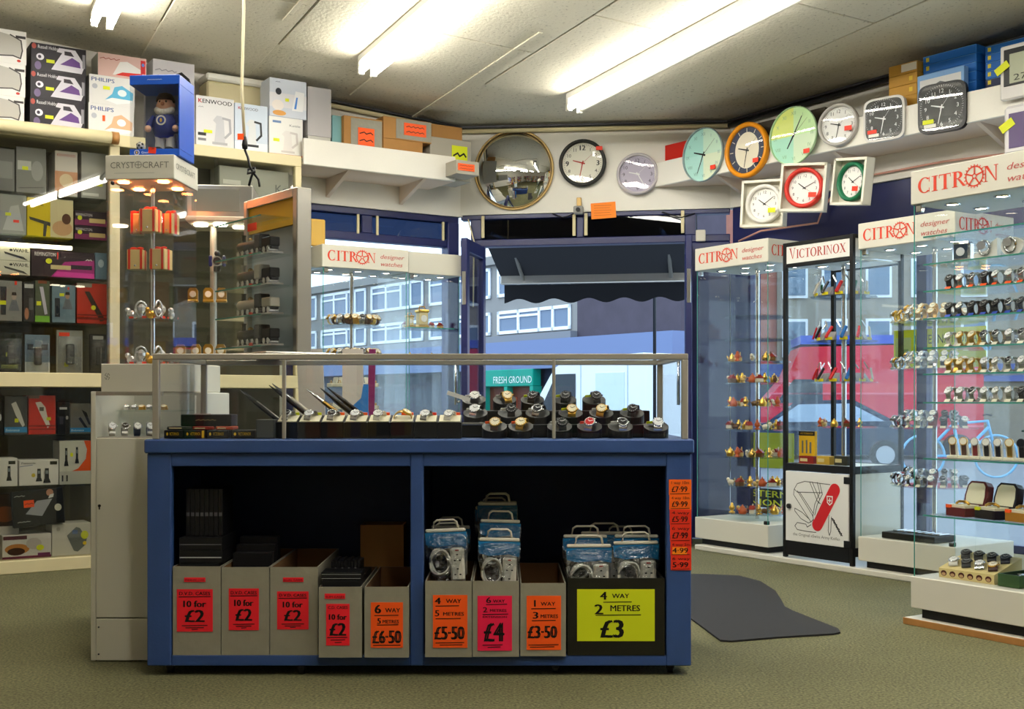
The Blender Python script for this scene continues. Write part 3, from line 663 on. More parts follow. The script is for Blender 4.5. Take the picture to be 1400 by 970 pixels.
# ------------------------------------------------------------------ storage bins in the bays
def openbox(mb, w, d, h, t, mat, inner):
    o = [(-w/2, 0), (w/2, 0), (w/2, d), (-w/2, d)]; i_ = [(-w/2+t, t), (w/2-t, t), (w/2-t, d-t), (-w/2+t, d-t)]
    vs = [(x, y, 0) for x, y in o]+[(x, y, h) for x, y in o]+[(x, y, h) for x, y in i_]+[(x, y, t) for x, y in i_]
    mb.add(vs, [(3, 2, 1, 0)]+[(j, (j+1) % 4, 4+(j+1) % 4, 4+j) for j in range(4)]+[(4+j, 4+(j+1) % 4, 8+(j+1) % 4, 8+j) for j in range(4)], mat)
    return mb.add(vs, [(8+j, 8+(j+1) % 4, 12+(j+1) % 4, 12+j) for j in range(4)]+[(12, 13, 14, 15)], inner)
BINS = {}
def bin_(n, px, y0, dep, mat, inner, card, crect, lines, label, flap=None, under=()):
    xa, ya, xb, yb = px; D = 3.64+y0; a, b_ = cx_(xa, D), cx_(xb, D); w = b_-a-.0015; zbt = zf+.0008; h = cz_(ya, D)-zbt
    r = thing('storage_bin', label, 'box', T((a+b_)/2, D, zbt), 'open storage bins in the counter bays')
    openbox(MB(), w, dep, h, .004, mat, inner).obj('bin_body', r)
    ca, cya, cb, cyb = crect; xl, xr = cx_(ca, D)-(a+b_)/2, cx_(cb, D)-(a+b_)/2; zl, zh = cz_(cyb, D)-zbt, cz_(cya, D)-zbt
    pcard = MB().box(xl, xr, -.002, -.0004, zl, zh, card).obj('price_card', r); mb = MB(); H = zh-zl; W = xr-xl
    for t, fx, fz, hh, wf in lines:
        mb.text(t, xl+W*fx, zl+H*fz, H*hh, 'black', -.0026, width=W*wf if wf else None, bold=.055 if hh > .12 else .03)
    for fx0, fx1, fz in under: stroke(mb, [(xl+W*fx0, zl+H*fz), (xl+W*fx1, zl+H*(fz+.008))], .0026, -.0026, 'black')
    mb.obj('lettering', pcard)
    if flap:
        t, (fa, fya, fb, fyb) = flap; fo = MB().box(cx_(fa, D)-(a+b_)/2, cx_(fb, D)-(a+b_)/2, -.002, -.0004, cz_(fyb, D)-zbt, cz_(fya, D)-zbt, card).obj('tape_label', r)
        MB().text(t, cx_((fa+fb)/2, D)-(a+b_)/2, cz_(fyb, D)-zbt+.003, .006, 'black', -.0026, width=cx_(fb, D)-cx_(fa, D)-.006).obj('lettering', fo)
    BINS[n] = ((a+b_)/2, D, zbt, w, dep, h); return r
RED, ORA, PNK, YEL = '#ee2733', '#ff5f1f', '#f0234f', '#d6e021'
dvd = [('D.V.D. CASES', .5, .86, .085, .86), ('10 for', .5, .58, .16, .62), ('£2', .5, .23, .30, .52)]; du = ((.15, .85, .14), (.25, .75, .09), (.42, .58, .05), (.06, .94, .82))
bin_(1, (236, 775, 302, 897), .004, .46, 'tapegrey', 'card_dark', RED, (242, 806, 291, 864), dvd, 'grey taped box with red DVD cases 10 for £2 card, leftmost in counter', ('STANDARD CASES', (252, 790, 281, 796)), du)
bin_(2, (302.5, 776, 368.5, 897), .004, .46, 'tapegrey', 'card_dark', RED, (313, 805, 354, 862), dvd, 'grey taped box with DVD cases card and no strip label above it', None, du)
bin_(3, (369, 776, 435, 897), .004, .46, 'tapegrey', 'card_dark', RED, (379, 809, 422, 861), dvd, 'third grey DVD cases box, with a DUAL CASES strip above its card', ('DUAL CASES', (387, 790, 415, 796)), du)
bin_(4, (435.5, 803, 495, 897), -.03, .44, 'tapegrey', 'card_dark', RED, (446, 826, 478, 883), [('C.D. CASES', .5, .88, .07, .84), ('10 for', .5, .62, .14, .74), ('£2', .5, .24, .32, .66)], 'grey taped box with red CD cases 10 for £2 card', ('SLIM CASES', (444, 812, 472, 819)), ((.06, .9, .19), (.2, .8, .13), (.38, .65, .07)))
bin_(5, (498, 803, 559, 897), -.03, .44, 'tapegrey', 'card_dark', ORA, (507, 824, 551, 886), [('6', .22, .76, .2, .18), ('WAY', .68, .78, .1, .46), ('5', .26, .53, .13, .1), ('METRES', .62, .54, .08, .5), ('£6·50', .5, .1, .3, .86)], 'grey taped box with orange six way five metres card', None, ((.12, .85, .71), (.2, .85, .5), (.08, .92, .05)))
bin_(6, (581, 795, 645.5, 897), -.025, .46, 'tapegrey', 'card_dark', ORA, (592, 814, 639, 886), [('4', .14, .83, .13, .16), ('WAY', .6, .85, .08, .44), ('5', .12, .6, .12, .12), ('METRES', .6, .61, .07, .6), ('£5·50', .48, .16, .26, .84)], 'grey taped box with orange four way five metres card', None, ((.08, .75, .79), (.08, .8, .55), (.08, .9, .09), (.2, .85, .05)))
bin_(7, (646, 795, 710, 897), -.02, .46, 'tapegrey', 'card_dark', PNK, (653, 815, 700, 890), [('6', .32, .87, .11, .14), ('WAY', .62, .875, .06, .34), ('2', .22, .7, .1, .12), ('METRES', .6, .71, .05, .48), ('EXTENSION', .5, .6, .035, .7), ('£4', .48, .17, .36, .54)], 'grey taped box with pink six way two metres card', None, ((.25, .85, .84), (.15, .88, .66), (.15, .72, .1), (.3, .66, .06)))
bin_(8, (711, 798, 774, 897), -.012, .46, 'tapegrey', 'card_dark', ORA, (720, 815, 767, 889), [('1', .24, .8, .13, .1), ('WAY', .62, .82, .07, .42), ('3', .26, .58, .13, .14), ('METRES', .66, .59, .07, .5), ('£3·50', .46, .22, .24, .82)], 'grey taped box with orange one way three metres card', None, ((.14, .84, .76), (.16, .84, .54), (.06, .92, .09), (.1, .8, .05)))
bin_(9, (775.5, 791, 909, 895), .0005, .46, 'blacktape', 'offblack', YEL, (789, 806, 895, 877), [('4', .34, .8, .16, .08), ('WAY', .56, .83, .09, .22), ('2', .28, .52, .2, .1), ('METRES', .62, .58, .12, .38), ('£3', .45, .07, .36, .28)], 'wide black taped box with yellow four way two metres card', None, ((.34, .7, .75), (.24, .82, .5)))
# DVD and CD cases standing out of the bins
def dvdcase(X, w, d, h, label, group, light=False):
    r = thing('disc_case', label, 'case', X, group)
    MB().box(-w/2, w/2, 0, d, 0, h, 'offblack', .0012).obj('case_shell', r); MB().box(-w/2+.002, w/2-.002, -.0006, 0, h*.42, h*.5, '#b8b8b8' if light else '#56565a').obj('case_seam', r)
bx, bD, bz, bw, bd, bh = BINS[1]
blk = MB().box(-.062, .062, 0, .2, 0, bh+.0, 'offblack', .002).obj('black_carton', None, T(bx, bD+.03, bz+.005)); tag(blk, 'black card carton filling the leftmost DVD case box', 'carton')
z = bz+.0055+bh
for i in range(2):
    hh = .04; dvdcase(T(bx+.004, bD+.03, z), .135, .19, hh, 'fat black disc case lying %s in the leftmost DVD box' % ('undermost' if i == 0 else 'on top of another'), 'black disc cases', i == 0); z += hh+.0006
for i in range(8): dvdcase(T(bx-.046+i*.0147, bD+.07, z), .014, .135, .15, 'upright black disc case, %s of eight standing on the leftmost box' % ORD[i], 'upright black disc cases')
bx, bD, bz, bw, bd, bh = BINS[2]
for i in range(3): dvdcase(T(bx+.0, bD+.1+i*.05, bz+.0055), .125, .04, .30+.02*i, 'black disc case standing %s in the second DVD box' % ['in front', 'in the middle', 'at the back'][i], 'disc cases in the second box')
bx, bD, bz, bw, bd, bh = BINS[4]
fill = MB().box(-.06, .06, 0, .3, 0, bh+.012, 'offblack', .002).obj('black_carton', None, T(bx, bD+.02, bz+.005)); tag(fill, 'black carton of slim cases inside the CD cases box', 'carton')
z = bz+.0055+bh+.012
for i in range(2): dvdcase(T(bx, bD+.02, z), .125, .09, .012, 'slim black CD case, %s of two flat in the CD box' % ['lower', 'upper'][i], 'flat slim CD cases', True); z += .0126
z = bz+.0055+bh+.012
for i in range(9): dvdcase(T(bx-.042+i*.0105, bD+.12, z), .0095, .1, .045+.004*(i % 2), 'slim CD case standing on edge, %s from the left in CD box' % ORD[i], 'slim CD cases on edge', True)
bb_ = MB(); openbox(bb_, .15, .12, .36, .004, 'card', 'card_dark'); o = bb_.obj('brown_carton', None, T(cx_(522, 4.06), 3.64+.425, zf+.001)); tag(o, 'plain brown carton standing behind the orange six way box', 'carton')
# ------------------------------------------------------------------ bagged extension leads
def bag_parts(H):
    hd = MB()
    hw, z0 = .04, H-.032
    hd.tube([(-hw, 0, z0), (-hw+.004, 0, z0+.022), (-hw+.014, 0, H-.003), (hw-.014, 0, H-.003), (hw-.004, 0, z0+.022), (hw, 0, z0)], .0036, 'plastic_white', 6).box(-.064, .064, -.005, .005, z0-.009, z0+.002, 'plastic_white', .003)
    hc = MB().prism([(-.066, z0-.01), (-.064, z0-.048), (-.03, z0-.056), (.03, z0-.05), (.064, z0-.058), (.066, z0-.01)], -.004, .004, '#1a6ca2/.3')
    hc.text('~card', 0, z0-.03, .008, '#bfe0f2', -.0045, width=.05)
    bg = MB(); n = 14; top = z0-.012
    for sgn in (-1, 1):
        vs = []; fs = []
        for j in range(n+1):
            for i in range(n+1):
                u, v = i/n, j/n; b_ = math.sin(PI*u)**.6*math.sin(PI*v)**.5; wob = .011*math.sin(17*u+9*v+sgn)*math.sin(13*v-4*u)
                vs.append(((u-.5)*.136*(.72+.28*min(1, max(0, (v-.66)*6))), sgn*(.003+b_*(.025+wob)), v*top))
        for j in range(n):
            for i in range(n):
                f = (j*(n+1)+i, j*(n+1)+i+1, (j+1)*(n+1)+i+1, (j+1)*(n+1)+i); fs.append(f if sgn < 0 else tuple(reversed(f)))
        bg.add(vs, fs, 'polybag', None, True)
    cb = MB(); zc = z0-.105
    pts = []
    for i in range(64):
        a = 2*PI*i/20; rr = .034+.004*math.sin(i*.7); pts.append((-.022+rr*.85*math.cos(a), -.012+.0006*i*.5, zc+rr*1.2*math.sin(a)))
    cb.tube(pts, .0036, 'cablewhite', 5)
    sb = MB().box(.012, .056, -.014, .016, zc-.06, zc+.045, 'plastic_white', .006)
    ss = MB()
    for k in range(2):
        for dx, dz in ((0, .012), (-.008, -.006), (.008, -.006)): ss.box(.034+dx-.003, .034+dx+.003, -.0146, -.0138, zc-.035+k*.045+dz, zc-.031+k*.045+dz, 'offblack')
    ss.box(.028, .04, -.0146, -.0138, zc+.036, zc+.040, '#b01818')
    return [(p.mesh(nm), nm) for p, nm in ((hd, 'handle'), (hc, 'header_card'), (bg, 'plastic_bag'), (cb, 'cable_coil'), (sb, 'socket_block'), (ss, 'socket_holes'))]
BG = {}
def bag(px, py, D, tilt, label, yaw=0, wide=1.):
    zt_ = cz_(py, D); zb = zf+.0075; H = round((zt_-zb), 2); H = max(.3, H)
    if H not in BG: BG[H] = bag_parts(H)
    tx = math.tan(math.radians(tilt))*0
    r = thing('extension_lead_pack', label, 'extension lead', T(cx_(px, D), D, zb) @ Rz(yaw) @ Ry(-tilt*.35) @ Matrix.Diagonal((wide, 1, 1, 1)), 'bagged extension leads')
    for me, nm in BG[H]: 
        o = link(nm, me, r)
        if nm == 'socket_holes': o['kind'] = 'stuff'
bag(616, 709, 3.72, 7, 'bagged extension lead with tilted handle at the front of orange four way box')
bag(616, 706, 3.90, 0, 'bagged extension lead at the back of the orange four way box')
bag(615, 714, 3.81, 4, 'bagged extension lead in the middle of the orange four way box')
bag(680, 722, 3.72, -3, 'bagged extension lead tilted at the front of the pink carded box')
bag(680, 700, 3.80, -4, 'second bagged extension lead from the front in the pink carded box')
bag(680, 676, 3.88, 0, 'third bagged extension lead from the front in the pink carded box')
bag(678, 679, 3.96, 2, 'fourth bagged extension lead from the front in the pink carded box')
bag(681, 672, 4.03, 0, 'hindmost bagged extension lead in the pink carded box')
bag(806, 730, 3.72, 1, 'front left bagged extension lead in the wide black box', 0, 1.1)
bag(872, 726, 3.72, 3, 'front right bagged extension lead in the wide black box', 0, 1.1)
bag(800, 719, 3.81, 0, 'second bagged extension lead from the front, left in black box', 0, 1.1)
bag(870, 720, 3.81, 0, 'second bagged extension lead from the front, right in black box', 0, 1.1)
bag(826, 716, 3.90, 0, 'bagged extension lead at the middle rear of the black box', 0, 1.2)
bag(848, 719, 3.99, 0, 'hindmost bagged extension lead at the right of the black box')
# ================================================================== glass display case on the counter
ZC = zt
cs = thing('display_case', 'long glass display case with metal frame on the blue counter', 'display case', C.m(0, 0, ZC+.0005))
gx0, gx1, gy1 = cx_(208), cx_(941), DEP; gh = cz_(484)-ZC; bt = .018
for a, b_, y_ in ((gx0, gx0+.02, 0), (gx1-.02, gx1, 0), (gx0, gx0+.02, gy1-.02), (gx1-.02, gx1, gy1-.02), (cx_(385.5), cx_(390.5), 0), (cx_(755), cx_(759.5), 0)):
    MB().box(a, b_, y_, y_+(.02 if b_-a > .015 else .012), 0, gh-bt, 'steel', .002).obj('upright', cs)
for y_ in (0, gy1-.02): MB().box(gx0, gx1, y_, y_+.02, gh-bt, gh, 'steel', .002).obj('top_bar', cs)
for a in (gx0, gx1-.02): MB().box(a, a+.02, .02, gy1-.02, gh-bt, gh, 'steel', .002).obj('top_bar', cs)
xs = [gx0+.02, cx_(385.5), cx_(390.5), cx_(755), cx_(759.5), gx1-.02]
for i in (0, 2, 4): MB().box(xs[i], xs[i+1], .006, .010, 0, gh-bt, 'glass').obj('front_pane', cs)
for a in (gx0+.006, gx1-.01): MB().box(a, a+.004, .02, gy1-.02, 0, gh-bt, 'glass').obj('side_pane', cs)
MB().box(gx0+.02, gx1-.02, .02, gy1-.02, gh-.008, gh-.003, 'glass').obj('top_pane', cs)
w3 = (gx1-gx0-.04)/3
for i in range(3):
    a = gx0+.02+i*w3; MB().box(a+.0, a+w3+(.02 if i < 2 else 0), gy1-.016+.006*(i % 2), gy1-.012+.006*(i % 2), 0, gh-bt, 'glass').obj('sliding_door', cs)
Z0 = ZC+.0008
def cbox(name, label, cat, px, D, dep, col, cmds=None, group=None, zb=None, rz=0):
    fr = Fr(0, D, 0); return carton(fr, px, 0, dep, col, cmds, name, label, cat, group, zb if zb is not None else Z0, rz)
yk = '#e0b428'
kn = [('t', 'VICTORINOX', .3, .35, .4, yk, 'l', .5), ('e', .18, .52, .05, .2, yk)]
zz = None
for i, (a, b_) in enumerate(((224, 250), (251, 280), (282, 312), (315, 350))):
    c_ = list(kn)+([('r', .86, .05, .98, .95, yk)] if i == 1 else [])
    q = cbox('knife_box', 'slim black knife box with yellow lettering, %s from the left in glass case' % ORD[i], 'box', (a, 588.5, b_, 600), 3.69, .1, 'offblack', c_, 'slim knife boxes')
    zz = q[3] if zz is None else max(zz, q[3])
for i, (a, b_, c_) in enumerate(((228, 262, '#3c3a36'), (263, 292, '#8c2a20'), (295, 318, '#b5472c'))):
    q = cbox('flat_pack', ['dark', 'dull red', 'orange red'][i]+' flat pack lying on the slim knife boxes', 'box', (a, 583.5, b_, 588.5), 3.70, .08, c_, [('r', .1, .3, .6, .7, '#c9b48a')], None, zz)
q2 = q[3]
cbox('black_carton', 'broad black carton on top of the flat packs in the case', 'box', (247, 567, 316, 583), 3.71, .09, 'offblack', [('t', '~classic', .3, .4, .25, '#9a8a60', 'l', .4), ('r', .25, 1.0, .6, 1.08, '#c8b0a8')], None, q2+.0003)
cbox('gift_box', 'upright dark grey gift box beside the first watch box', 'box', (350, 574, 375, 600), 3.69, .07, '#3f4140', [('r', .04, .03, .96, .97, '#4c4e4c')])
# row of open watch boxes
edges = [377, 407, 438, 470, 502, 533, 566, 598, 631]
wb_body = None
for i in range(8):
    D = 3.71; a, b_ = cx_(edges[i], D), cx_(edges[i+1], D); w = b_-a-.002; h = cz_(578, D)-Z0
    r = thing('watch_box', 'black watch box with cream lining, %s from the left in the row' % ORD[i], 'watch box', T((a+b_)/2, D, Z0), 'open watch boxes in the glass case')
    # black tray: side profile drawn out along x
    X = Rz(90) @ T(0, 0, 0)
    MB().prism([(0, 0), (.075, 0), (.075, h+.022), (0, h)], -w/2, w/2, 'black', X=Matrix(((0, 1, 0, 0), (1, 0, 0, 0), (0, 0, 1, 0), (0, 0, 0, 1)))).obj('box_body', r)
    sl = math.degrees(math.atan2(.022, .075))
    MB().box(-w/2+.004, w/2-.004, .004, .072, .0004, .003, 'lining', 0, T(0, 0, h) @ Rx(sl)).obj('lining', r)
    tg = ['#d6e021', '#d6e021', ORA, ORA, ORA, ORA, '#e8402a', ORA][i]
    MB().box(-w*.1, w*.42, .070, .074, .003, .011, tg, 0, T(0, 0, h) @ Rx(sl)).obj('price_tag', r)
    watch(['steelblack', 'silver', 'steelblack', 'silver', 'pale', 'gold', 'silver', 'pale'][i], 'arch', T((a+b_)/2, D+.038, Z0+h+.0145) @ Rx(sl) @ Rz(90 if i in (5, ) else -18), '%s lying in the %s cream lined watch box' % (desc(['steelblack', 'silver', 'steelblack', 'silver', 'pale', 'gold', 'silver', 'pale'][i]), ORD[i]), 'watches in the row of boxes', None, .92)
# tiered black stands with watches
stp = thing('display_step', 'black three tier display step under the right-hand watches', 'display stand', T(0, 0, Z0))
xa, xb = cx_(632, 3.85), cx_(905, 3.85)
zst = [0, .042, .086]
MB().box(xa, xb, 3.80, 4.06, 0, zst[1], 'black', .002).obj('lower_step', stp); MB().box(xa+.01, xb-.03, 3.93, 4.06, zst[1], zst[2], 'black', .002).obj('upper_step', stp)
def drum(r0, hf, hb):      # cylinder with a slanting top
    mb = MB(); n = 24; vs = []; 
    for i in range(n):
        a = 2*PI*i/n; vs.append((r0*math.cos(a), r0*math.sin(a), 0))
    for i in range(n):
        a = 2*PI*i/n; vs.append((r0*math.cos(a), r0*math.sin(a), hf+(hb-hf)*(.5+.5*math.sin(a))))
    return mb.add(vs, [tuple(reversed(range(n))), tuple(range(n, 2*n))]+[(i, (i+1) % n, n+(i+1) % n, n+i) for i in range(n)], 'offblack')
dm = drum(.04, .02, .054).mesh('drum'); tg_ = {c_: MB().box(-.016, .016, 0, .0015, 0, .008, c_).mesh('price_tag') for c_ in ('white', ORA, '#e8402a', '#d6e021')}
def stand(px, tier, look, tag_c, label, j):
    short = '%s watch from the left in the %s row' % (ORD[j], ['front', 'middle', 'back'][tier])
    D = (3.755, 3.866, 3.99)[tier]; X = T(cx_(px, D), D, Z0+zst[tier]+.0006)
    r = thing('watch_stand', 'black drum stand holding the '+short, 'watch stand', X, 'black drum stands'); link('drum', dm, r); link('price_tag', tg_[tag_c], r, T(-.014, .012, .0455) @ Rx(24) @ Rz(12))
    watch(look, 'arch', X @ T(0.004, -.008, .037) @ Rx(23) @ Rz(random.uniform(-25, 25)), label, 'watches on drum stands', None, 1.05)
rowd = [[(676, 'brown', ORA), (712, 'gold', ORA), (765, 'black', 'white'), (806, 'red', '#e8402a'), (848, 'steelblack', 'white'), (897, 'silver', '#d6e021')],
        [(650, 'silver', 'white'), (697, 'black', 'white'), (735, 'steelblack', 'white'), (780, 'gold', '#d6e021'), (822, 'gold', 'white'), (864, 'black', '#d6e021')],
        [(648, 'blackwhite', 'white'), (690, 'gold', 'white'), (728, 'black', '#d6e021'), (772, 'black', '#d6e021'), (812, 'black', '#d6e021')]]
for t, rw in enumerate(rowd):
    for i, (px, lk, tc_) in enumerate(rw): stand(px, t, lk, tc_, '%s, %s from the left in the %s row of stands' % (desc(lk), ORD[i], ['front', 'middle', 'back'][t]), i)
o = MB().box(-.04, .04, 0, .0012, 0, .014, 'white', 0, T(cx_(626, 3.9), 3.91, Z0+.1275) @ Ry(18)).obj('price_ticket', None); tag(o, 'long white price ticket sloping above the leftmost drum stand', 'price ticket')
o = MB().box(cx_(604, 3.792), cx_(682, 3.792), 3.786, 3.794, Z0+.04, Z0+.049, 'silver', .002).obj('metal_strip', None); tag(o, 'narrow silver strip along the edge of the black display step', 'strip')
# slender pens leaning behind the watch boxes
pens = [(368, 527, 62), (372, 525, 62), (378, 533, 60), (383, 538, 60), (388, 541, 60), (328, 533, 56), (335, 540, 56), (419, 532, 60), (424, 535, 60), (431, 540, 58), (438, 531, 64), (442, 536, 62), (447, 530, 64), (452, 535, 62)]
for i, (px, py, sl) in enumerate(pens):
    D = 3.905+.022*(i % 6); x, z = cx_(px, D), cz_(py, D); dz = z-Z0-.003; dx = dz/math.tan(math.radians(38))
    ln = math.hypot(dx, dz); X = T(x+dx, D, Z0+.003) @ Ry(-math.degrees(math.atan2(dx, dz)))
    r = thing('pen', 'slim %s pen leaning in the glass case, %s from the left' % (('dark', 'steel', 'black', 'bronze')[i % 4], ORD[i]), 'pen', X, 'pens leaning in the glass case')
    c_ = ('offblack', 'steel', 'black', 'brass')[i % 4]
    MB().lathe([(.004, 0), (.0072, .01), (.0072, ln*.72)], c_, 8).obj('barrel', r); MB().lathe([(.0072, ln*.72), (.006, ln*.8), (.0014, ln)], 'silver' if i % 2 else 'darkmetal', 8).obj('tip', r)
# ================================================================== left-hand shelving unit
su = thing('shelving_unit', 'tall cream shelving unit with sliding glass doors along the left wall', 'shelving', L.m())
ZT, ZM0, ZM1, ZB = 2.172, .926, .998, .065; se0, se1 = -1.2, 1.575; ZTT = ZT+.06
for z0, z1 in ((ZT, ZTT), (ZM0, ZM1), (0.0005, ZB)): MB().box(se0, se1, 0, LW-.012, z0, z1, 'cream_paint', .003).obj('shelf_slab', su)
ps0, ps1 = L.at(150, 300)[0], L.at(164, 300)[0]; pe0 = L.at(404, 300)[0]
for a, b_ in ((ps0, ps1), (pe0, se1), (se0, se0+.05)):
    for z0, z1 in ((ZM1, ZT), (ZB, ZM0)): MB().box(a, b_, .0, .04, z0, z1, 'cream_paint', .003).obj('post', su)
MB().box(se0, se1, LW-.012, LW-.004, 0.0005, ZT, '#5d5748/.8').obj('back_panel', su)
zin = [1.90, 1.687, 1.485, 1.254, .686, .429]
for z in zin:
    for a, b_ in ((se0+.05, ps0), (ps1, pe0)): MB().box(a, b_, .045, LW-.016, z-.008, z, 'glass_shelf').obj('inner_shelf', su)
for z0, z1 in ((ZM1, ZT), (ZB, ZM0)):
    for a, b_, y in ((se0+.05, -.2, .012), (-.22, ps0, .02), (ps1, 1.1, .012), (1.08, pe0, .02)): MB().box(a, b_, y, y+.004, z0+.001, z1-.001, 'glass_door').obj('sliding_door', su)
a, b_ = L.at(-40, 336)[0], L.at(102, 338)[0]
MB().box(a, b_, .05, .066, 1.626, 1.646, 'bar_glow', .003).obj('glowing_bar', su)  # thin glowing bar below the second glass shelf
# cream pipe along the front of the top shelf
pp = thing('shelf_tube', 'long cream tube with brown end along the top shelf edge', 'tube', L.m(0, -.036, 2.205))
e = L.at(152, 185, -.036)[0]
MB().tube([(-1.2, 0, 0), (e, 0, 0)], .03, 'cream_paint', 14).obj('pipe', pp); MB().tube([(e, 0, 0), (e+.036, 0, 0)], .0315, 'wood', 14).obj('end_cap', pp)
W, BK, GR = 'white', 'offblack', '#8d8f90'
Yt, Or, Rd = '#d9e021', '#ff5a1f', '#e8402a'
TOP = ZTT
def lc(px, col, cmds, name, label, cat='box', zb=None, d=.05, dep=.16, rz=0, group=None):
    return carton(L, px, d, dep, col, cmds, name, label, cat, group, zb, rz)
# --- stacked appliance boxes on the top shelf
toast = [('r', .0, .0, 1, 1, '#efece8'), ('p', [(-.0, .2), (.5, .22), (.78, .18), (.85, .4), (.8, .72), (.4, .85), (0, .9)], '#bdb9b2'), ('s', [(.0, .2), (.5, .24), (.78, .18), (.85, .42), (.8, .72), (.4, .86)], .02, '#4a4646'), ('r', .6, .78, .97, .86, '#3a3536'), ('e', .72, .1, .06, .04, '#c03a30')]
z = TOP
for i, (ya, yb) in enumerate(((128, 169), (83, 127), (37, 83))):
    q = lc((-58, ya, 33+i*1.5, yb), W, [(('p', [(.6+.4*u, v) for u, v in c[1]], c[2]) if c[0] == 'p' else ('s', [(.6+.4*u, v) for u, v in c[1]], c[2], c[3]) if c[0] == 's' else ('r', .6+.4*c[1], c[2], .6+.4*c[3], c[4], c[5]) if c[0] == 'r' and i >= 0 and c[1] > .01 else ('e', .6+.4*c[1], c[2], .03, c[4], c[5]) if c[0] == 'e' else c) for c in toast], 'toaster_box', 'white toaster box, %s of the stack of three at the far left' % ['bottom', 'middle', 'top'][i], 'box', z, dep=.2, group='stacked toaster boxes'); z = q[3]
iron = lambda c1, c2: [('p', [(.36, .12), (.92, .1), (.98, .42), (.8, .92), (.5, .93), (.46, .78), (.56, .76)], c1), ('p', [(.52, .34), (.9, .3), (.88, .5), (.74, .64)], c2), ('p', [(.6, .7), (.78, .68), (.72, .84), (.6, .84)], '#2a2430')]
rh = [('r', 0, 0, 1, 1, '#1d1822')]+iron('#dcd8e2', '#5f3a80')+[('e', .05, .88, .04, .1, '#a8463c'), ('t', 'Russell Hobbs', .12, .82, .13, '#e8e6ea', 'l', .36), ('e', .16, .52, .07, .12, '#e4e0ea'), ('e', .15, .52, .03, .06, '#2b1f38'), ('e', .12, .2, .06, .15, '#6a5a80'), ('r', .27, .34, .42, .46, Yt), ('r', .93, .3, .98, .8, '#8f8d95')]
z = TOP
for i, (ya, yb) in enumerate(((138, 175), (101, 138), (63, 101))):
    q = lc((41+i*.8, ya, 116+i*.8, yb), BK, rh, 'iron_box', 'black boxed steam iron with purple sole, %s of its stack of three' % ['bottom', 'middle', 'top'][i], 'box', z, dep=.15, group='black steam iron boxes'); z = q[3]
def ph(c1, tagc): return [('r', 0, 0, 1, 1, '#e6e4e2')]+[('t', 'PHILIPS', .05, .78, .14, '#2b4b8a', 'l', .5, 0, .02), ('e', .12, .6, .06, .09, '#b9bcc6'), ('p', [(.34, .16), (.6, .05), (.95, .16), (.97, .5), (.72, .72), (.55, .64), (.5, .4)], c1), ('p', [(.34, .16), (.6, .05), (.95, .16), (.95, .24), (.5, .26)], '#f4f4f4'), ('e', .72, .46, .1, .12, '#e9f2f6'), ('r', .3, .52 if tagc == Yt else .45, .45 if tagc == Yt else .36, .64, tagc)]
z = TOP
q = lc((121, 144, 183, 186), W, ph('#e3b48f', Or), 'iron_box', 'white boxed iron with peach iron picture, under the blue iron box', 'box', z, dep=.15); 
q = lc((122, 105, 184, 144), W, ph('#5fb2d8', Yt), 'iron_box', 'white boxed iron with blue iron picture', 'box', q[3], dep=.15)
lc((134, 76, 200, 105), W, [('r', 0, 0, 1, 1, '#d8b4ac'), ('p', [(.3, .1), (.9, .1), (.95, .4), (.6, .75), (.45, .7)], '#e9e6e4'), ('p', [(.35, .1), (.9, .1), (.92, .3), (.5, .25)], '#c62f28'), ('r', .88, .3, .98, .9, '#c9353a'), ('e', .93, .7, .03, .08, '#5b7fd0'), ('t', '~iron', .04, .7, .14, '#a0524c', 'l', .4)], 'iron_box', 'pink and red boxed iron lying on the white iron boxes', 'box', q[3], dep=.15)
lc((209, 84, 266, 188), '#c4c0c4', [('r', 0, 0, 1, .62, '#d9d6da'), ('t', '~head', .06, .85, .05, '#8b8790', 'l', .5), ('e', .14, .76, .1, .05, '#2a2830'), ('t', '2.0', .14, .745, .03, '#eeeeee', 'c'), ('s', [(.48, .72), (.52, .82), (.68, .86), (.84, .8), (.9, .72)], .07, '#1c1b1e'), ('e', .8, .64, .1, .05, '#1c1b1e')], 'appliance_box', 'tall grey box with black handle picture behind the boxed gnome', 'box', TOP, d=.05, dep=.18)
def kettle(x, zc, c1, c2): return [('p', [(x-.14, zc-.26), (x+.14, zc-.26), (x+.1, zc+.2), (x+.04, zc+.26), (x-.08, zc+.26), (x-.18, zc+.16), (x-.1, zc+.1)], c1), ('s', [(x+.08, zc+.22), (x+.26, zc+.2), (x+.28, zc-.05), (x+.14, zc-.16)], .06, c2), ('r', x-.2, zc-.31, x+.2, zc-.26, c2)]
lc((268, 133, 320, 204), '#dddbdc', [('t', 'KENWOOD', .06, .86, .085, '#33333a', 'l', .88, 0, .02), ('t', 'K', .06, .86, .085, '#c3353f', 'l', .1, 0, .03), ('r', .05, .22, .26, .28, BK), ('r', .05, .12, .26, .17, '#77777c'), ('t', '~sub', .06, .76, .04, '#8c8c94')]+kettle(.62, .38, '#c3c3c8', '#a8a8ae')+[('r', .2, .28, .42, .34, Yt)], 'kettle_box', 'white boxed kettle with bold capitals and silver kettle picture', 'box', TOP, d=.05)
lc((321, 143, 366, 211), '#cdd8e6', [('r', 0, 0, 1, .2, '#e4e9f0'), ('t', 'KENWOOD', .1, .87, .06, '#4a4a55', 'l', .6), ('t', 'K', .1, .87, .06, '#c3353f', 'l', .09)]+kettle(.52, .42, '#d8dadc', '#1c1d22'), 'kettle_box', 'pale blue boxed kettle with black handled kettle picture', 'box', TOP, d=.05)
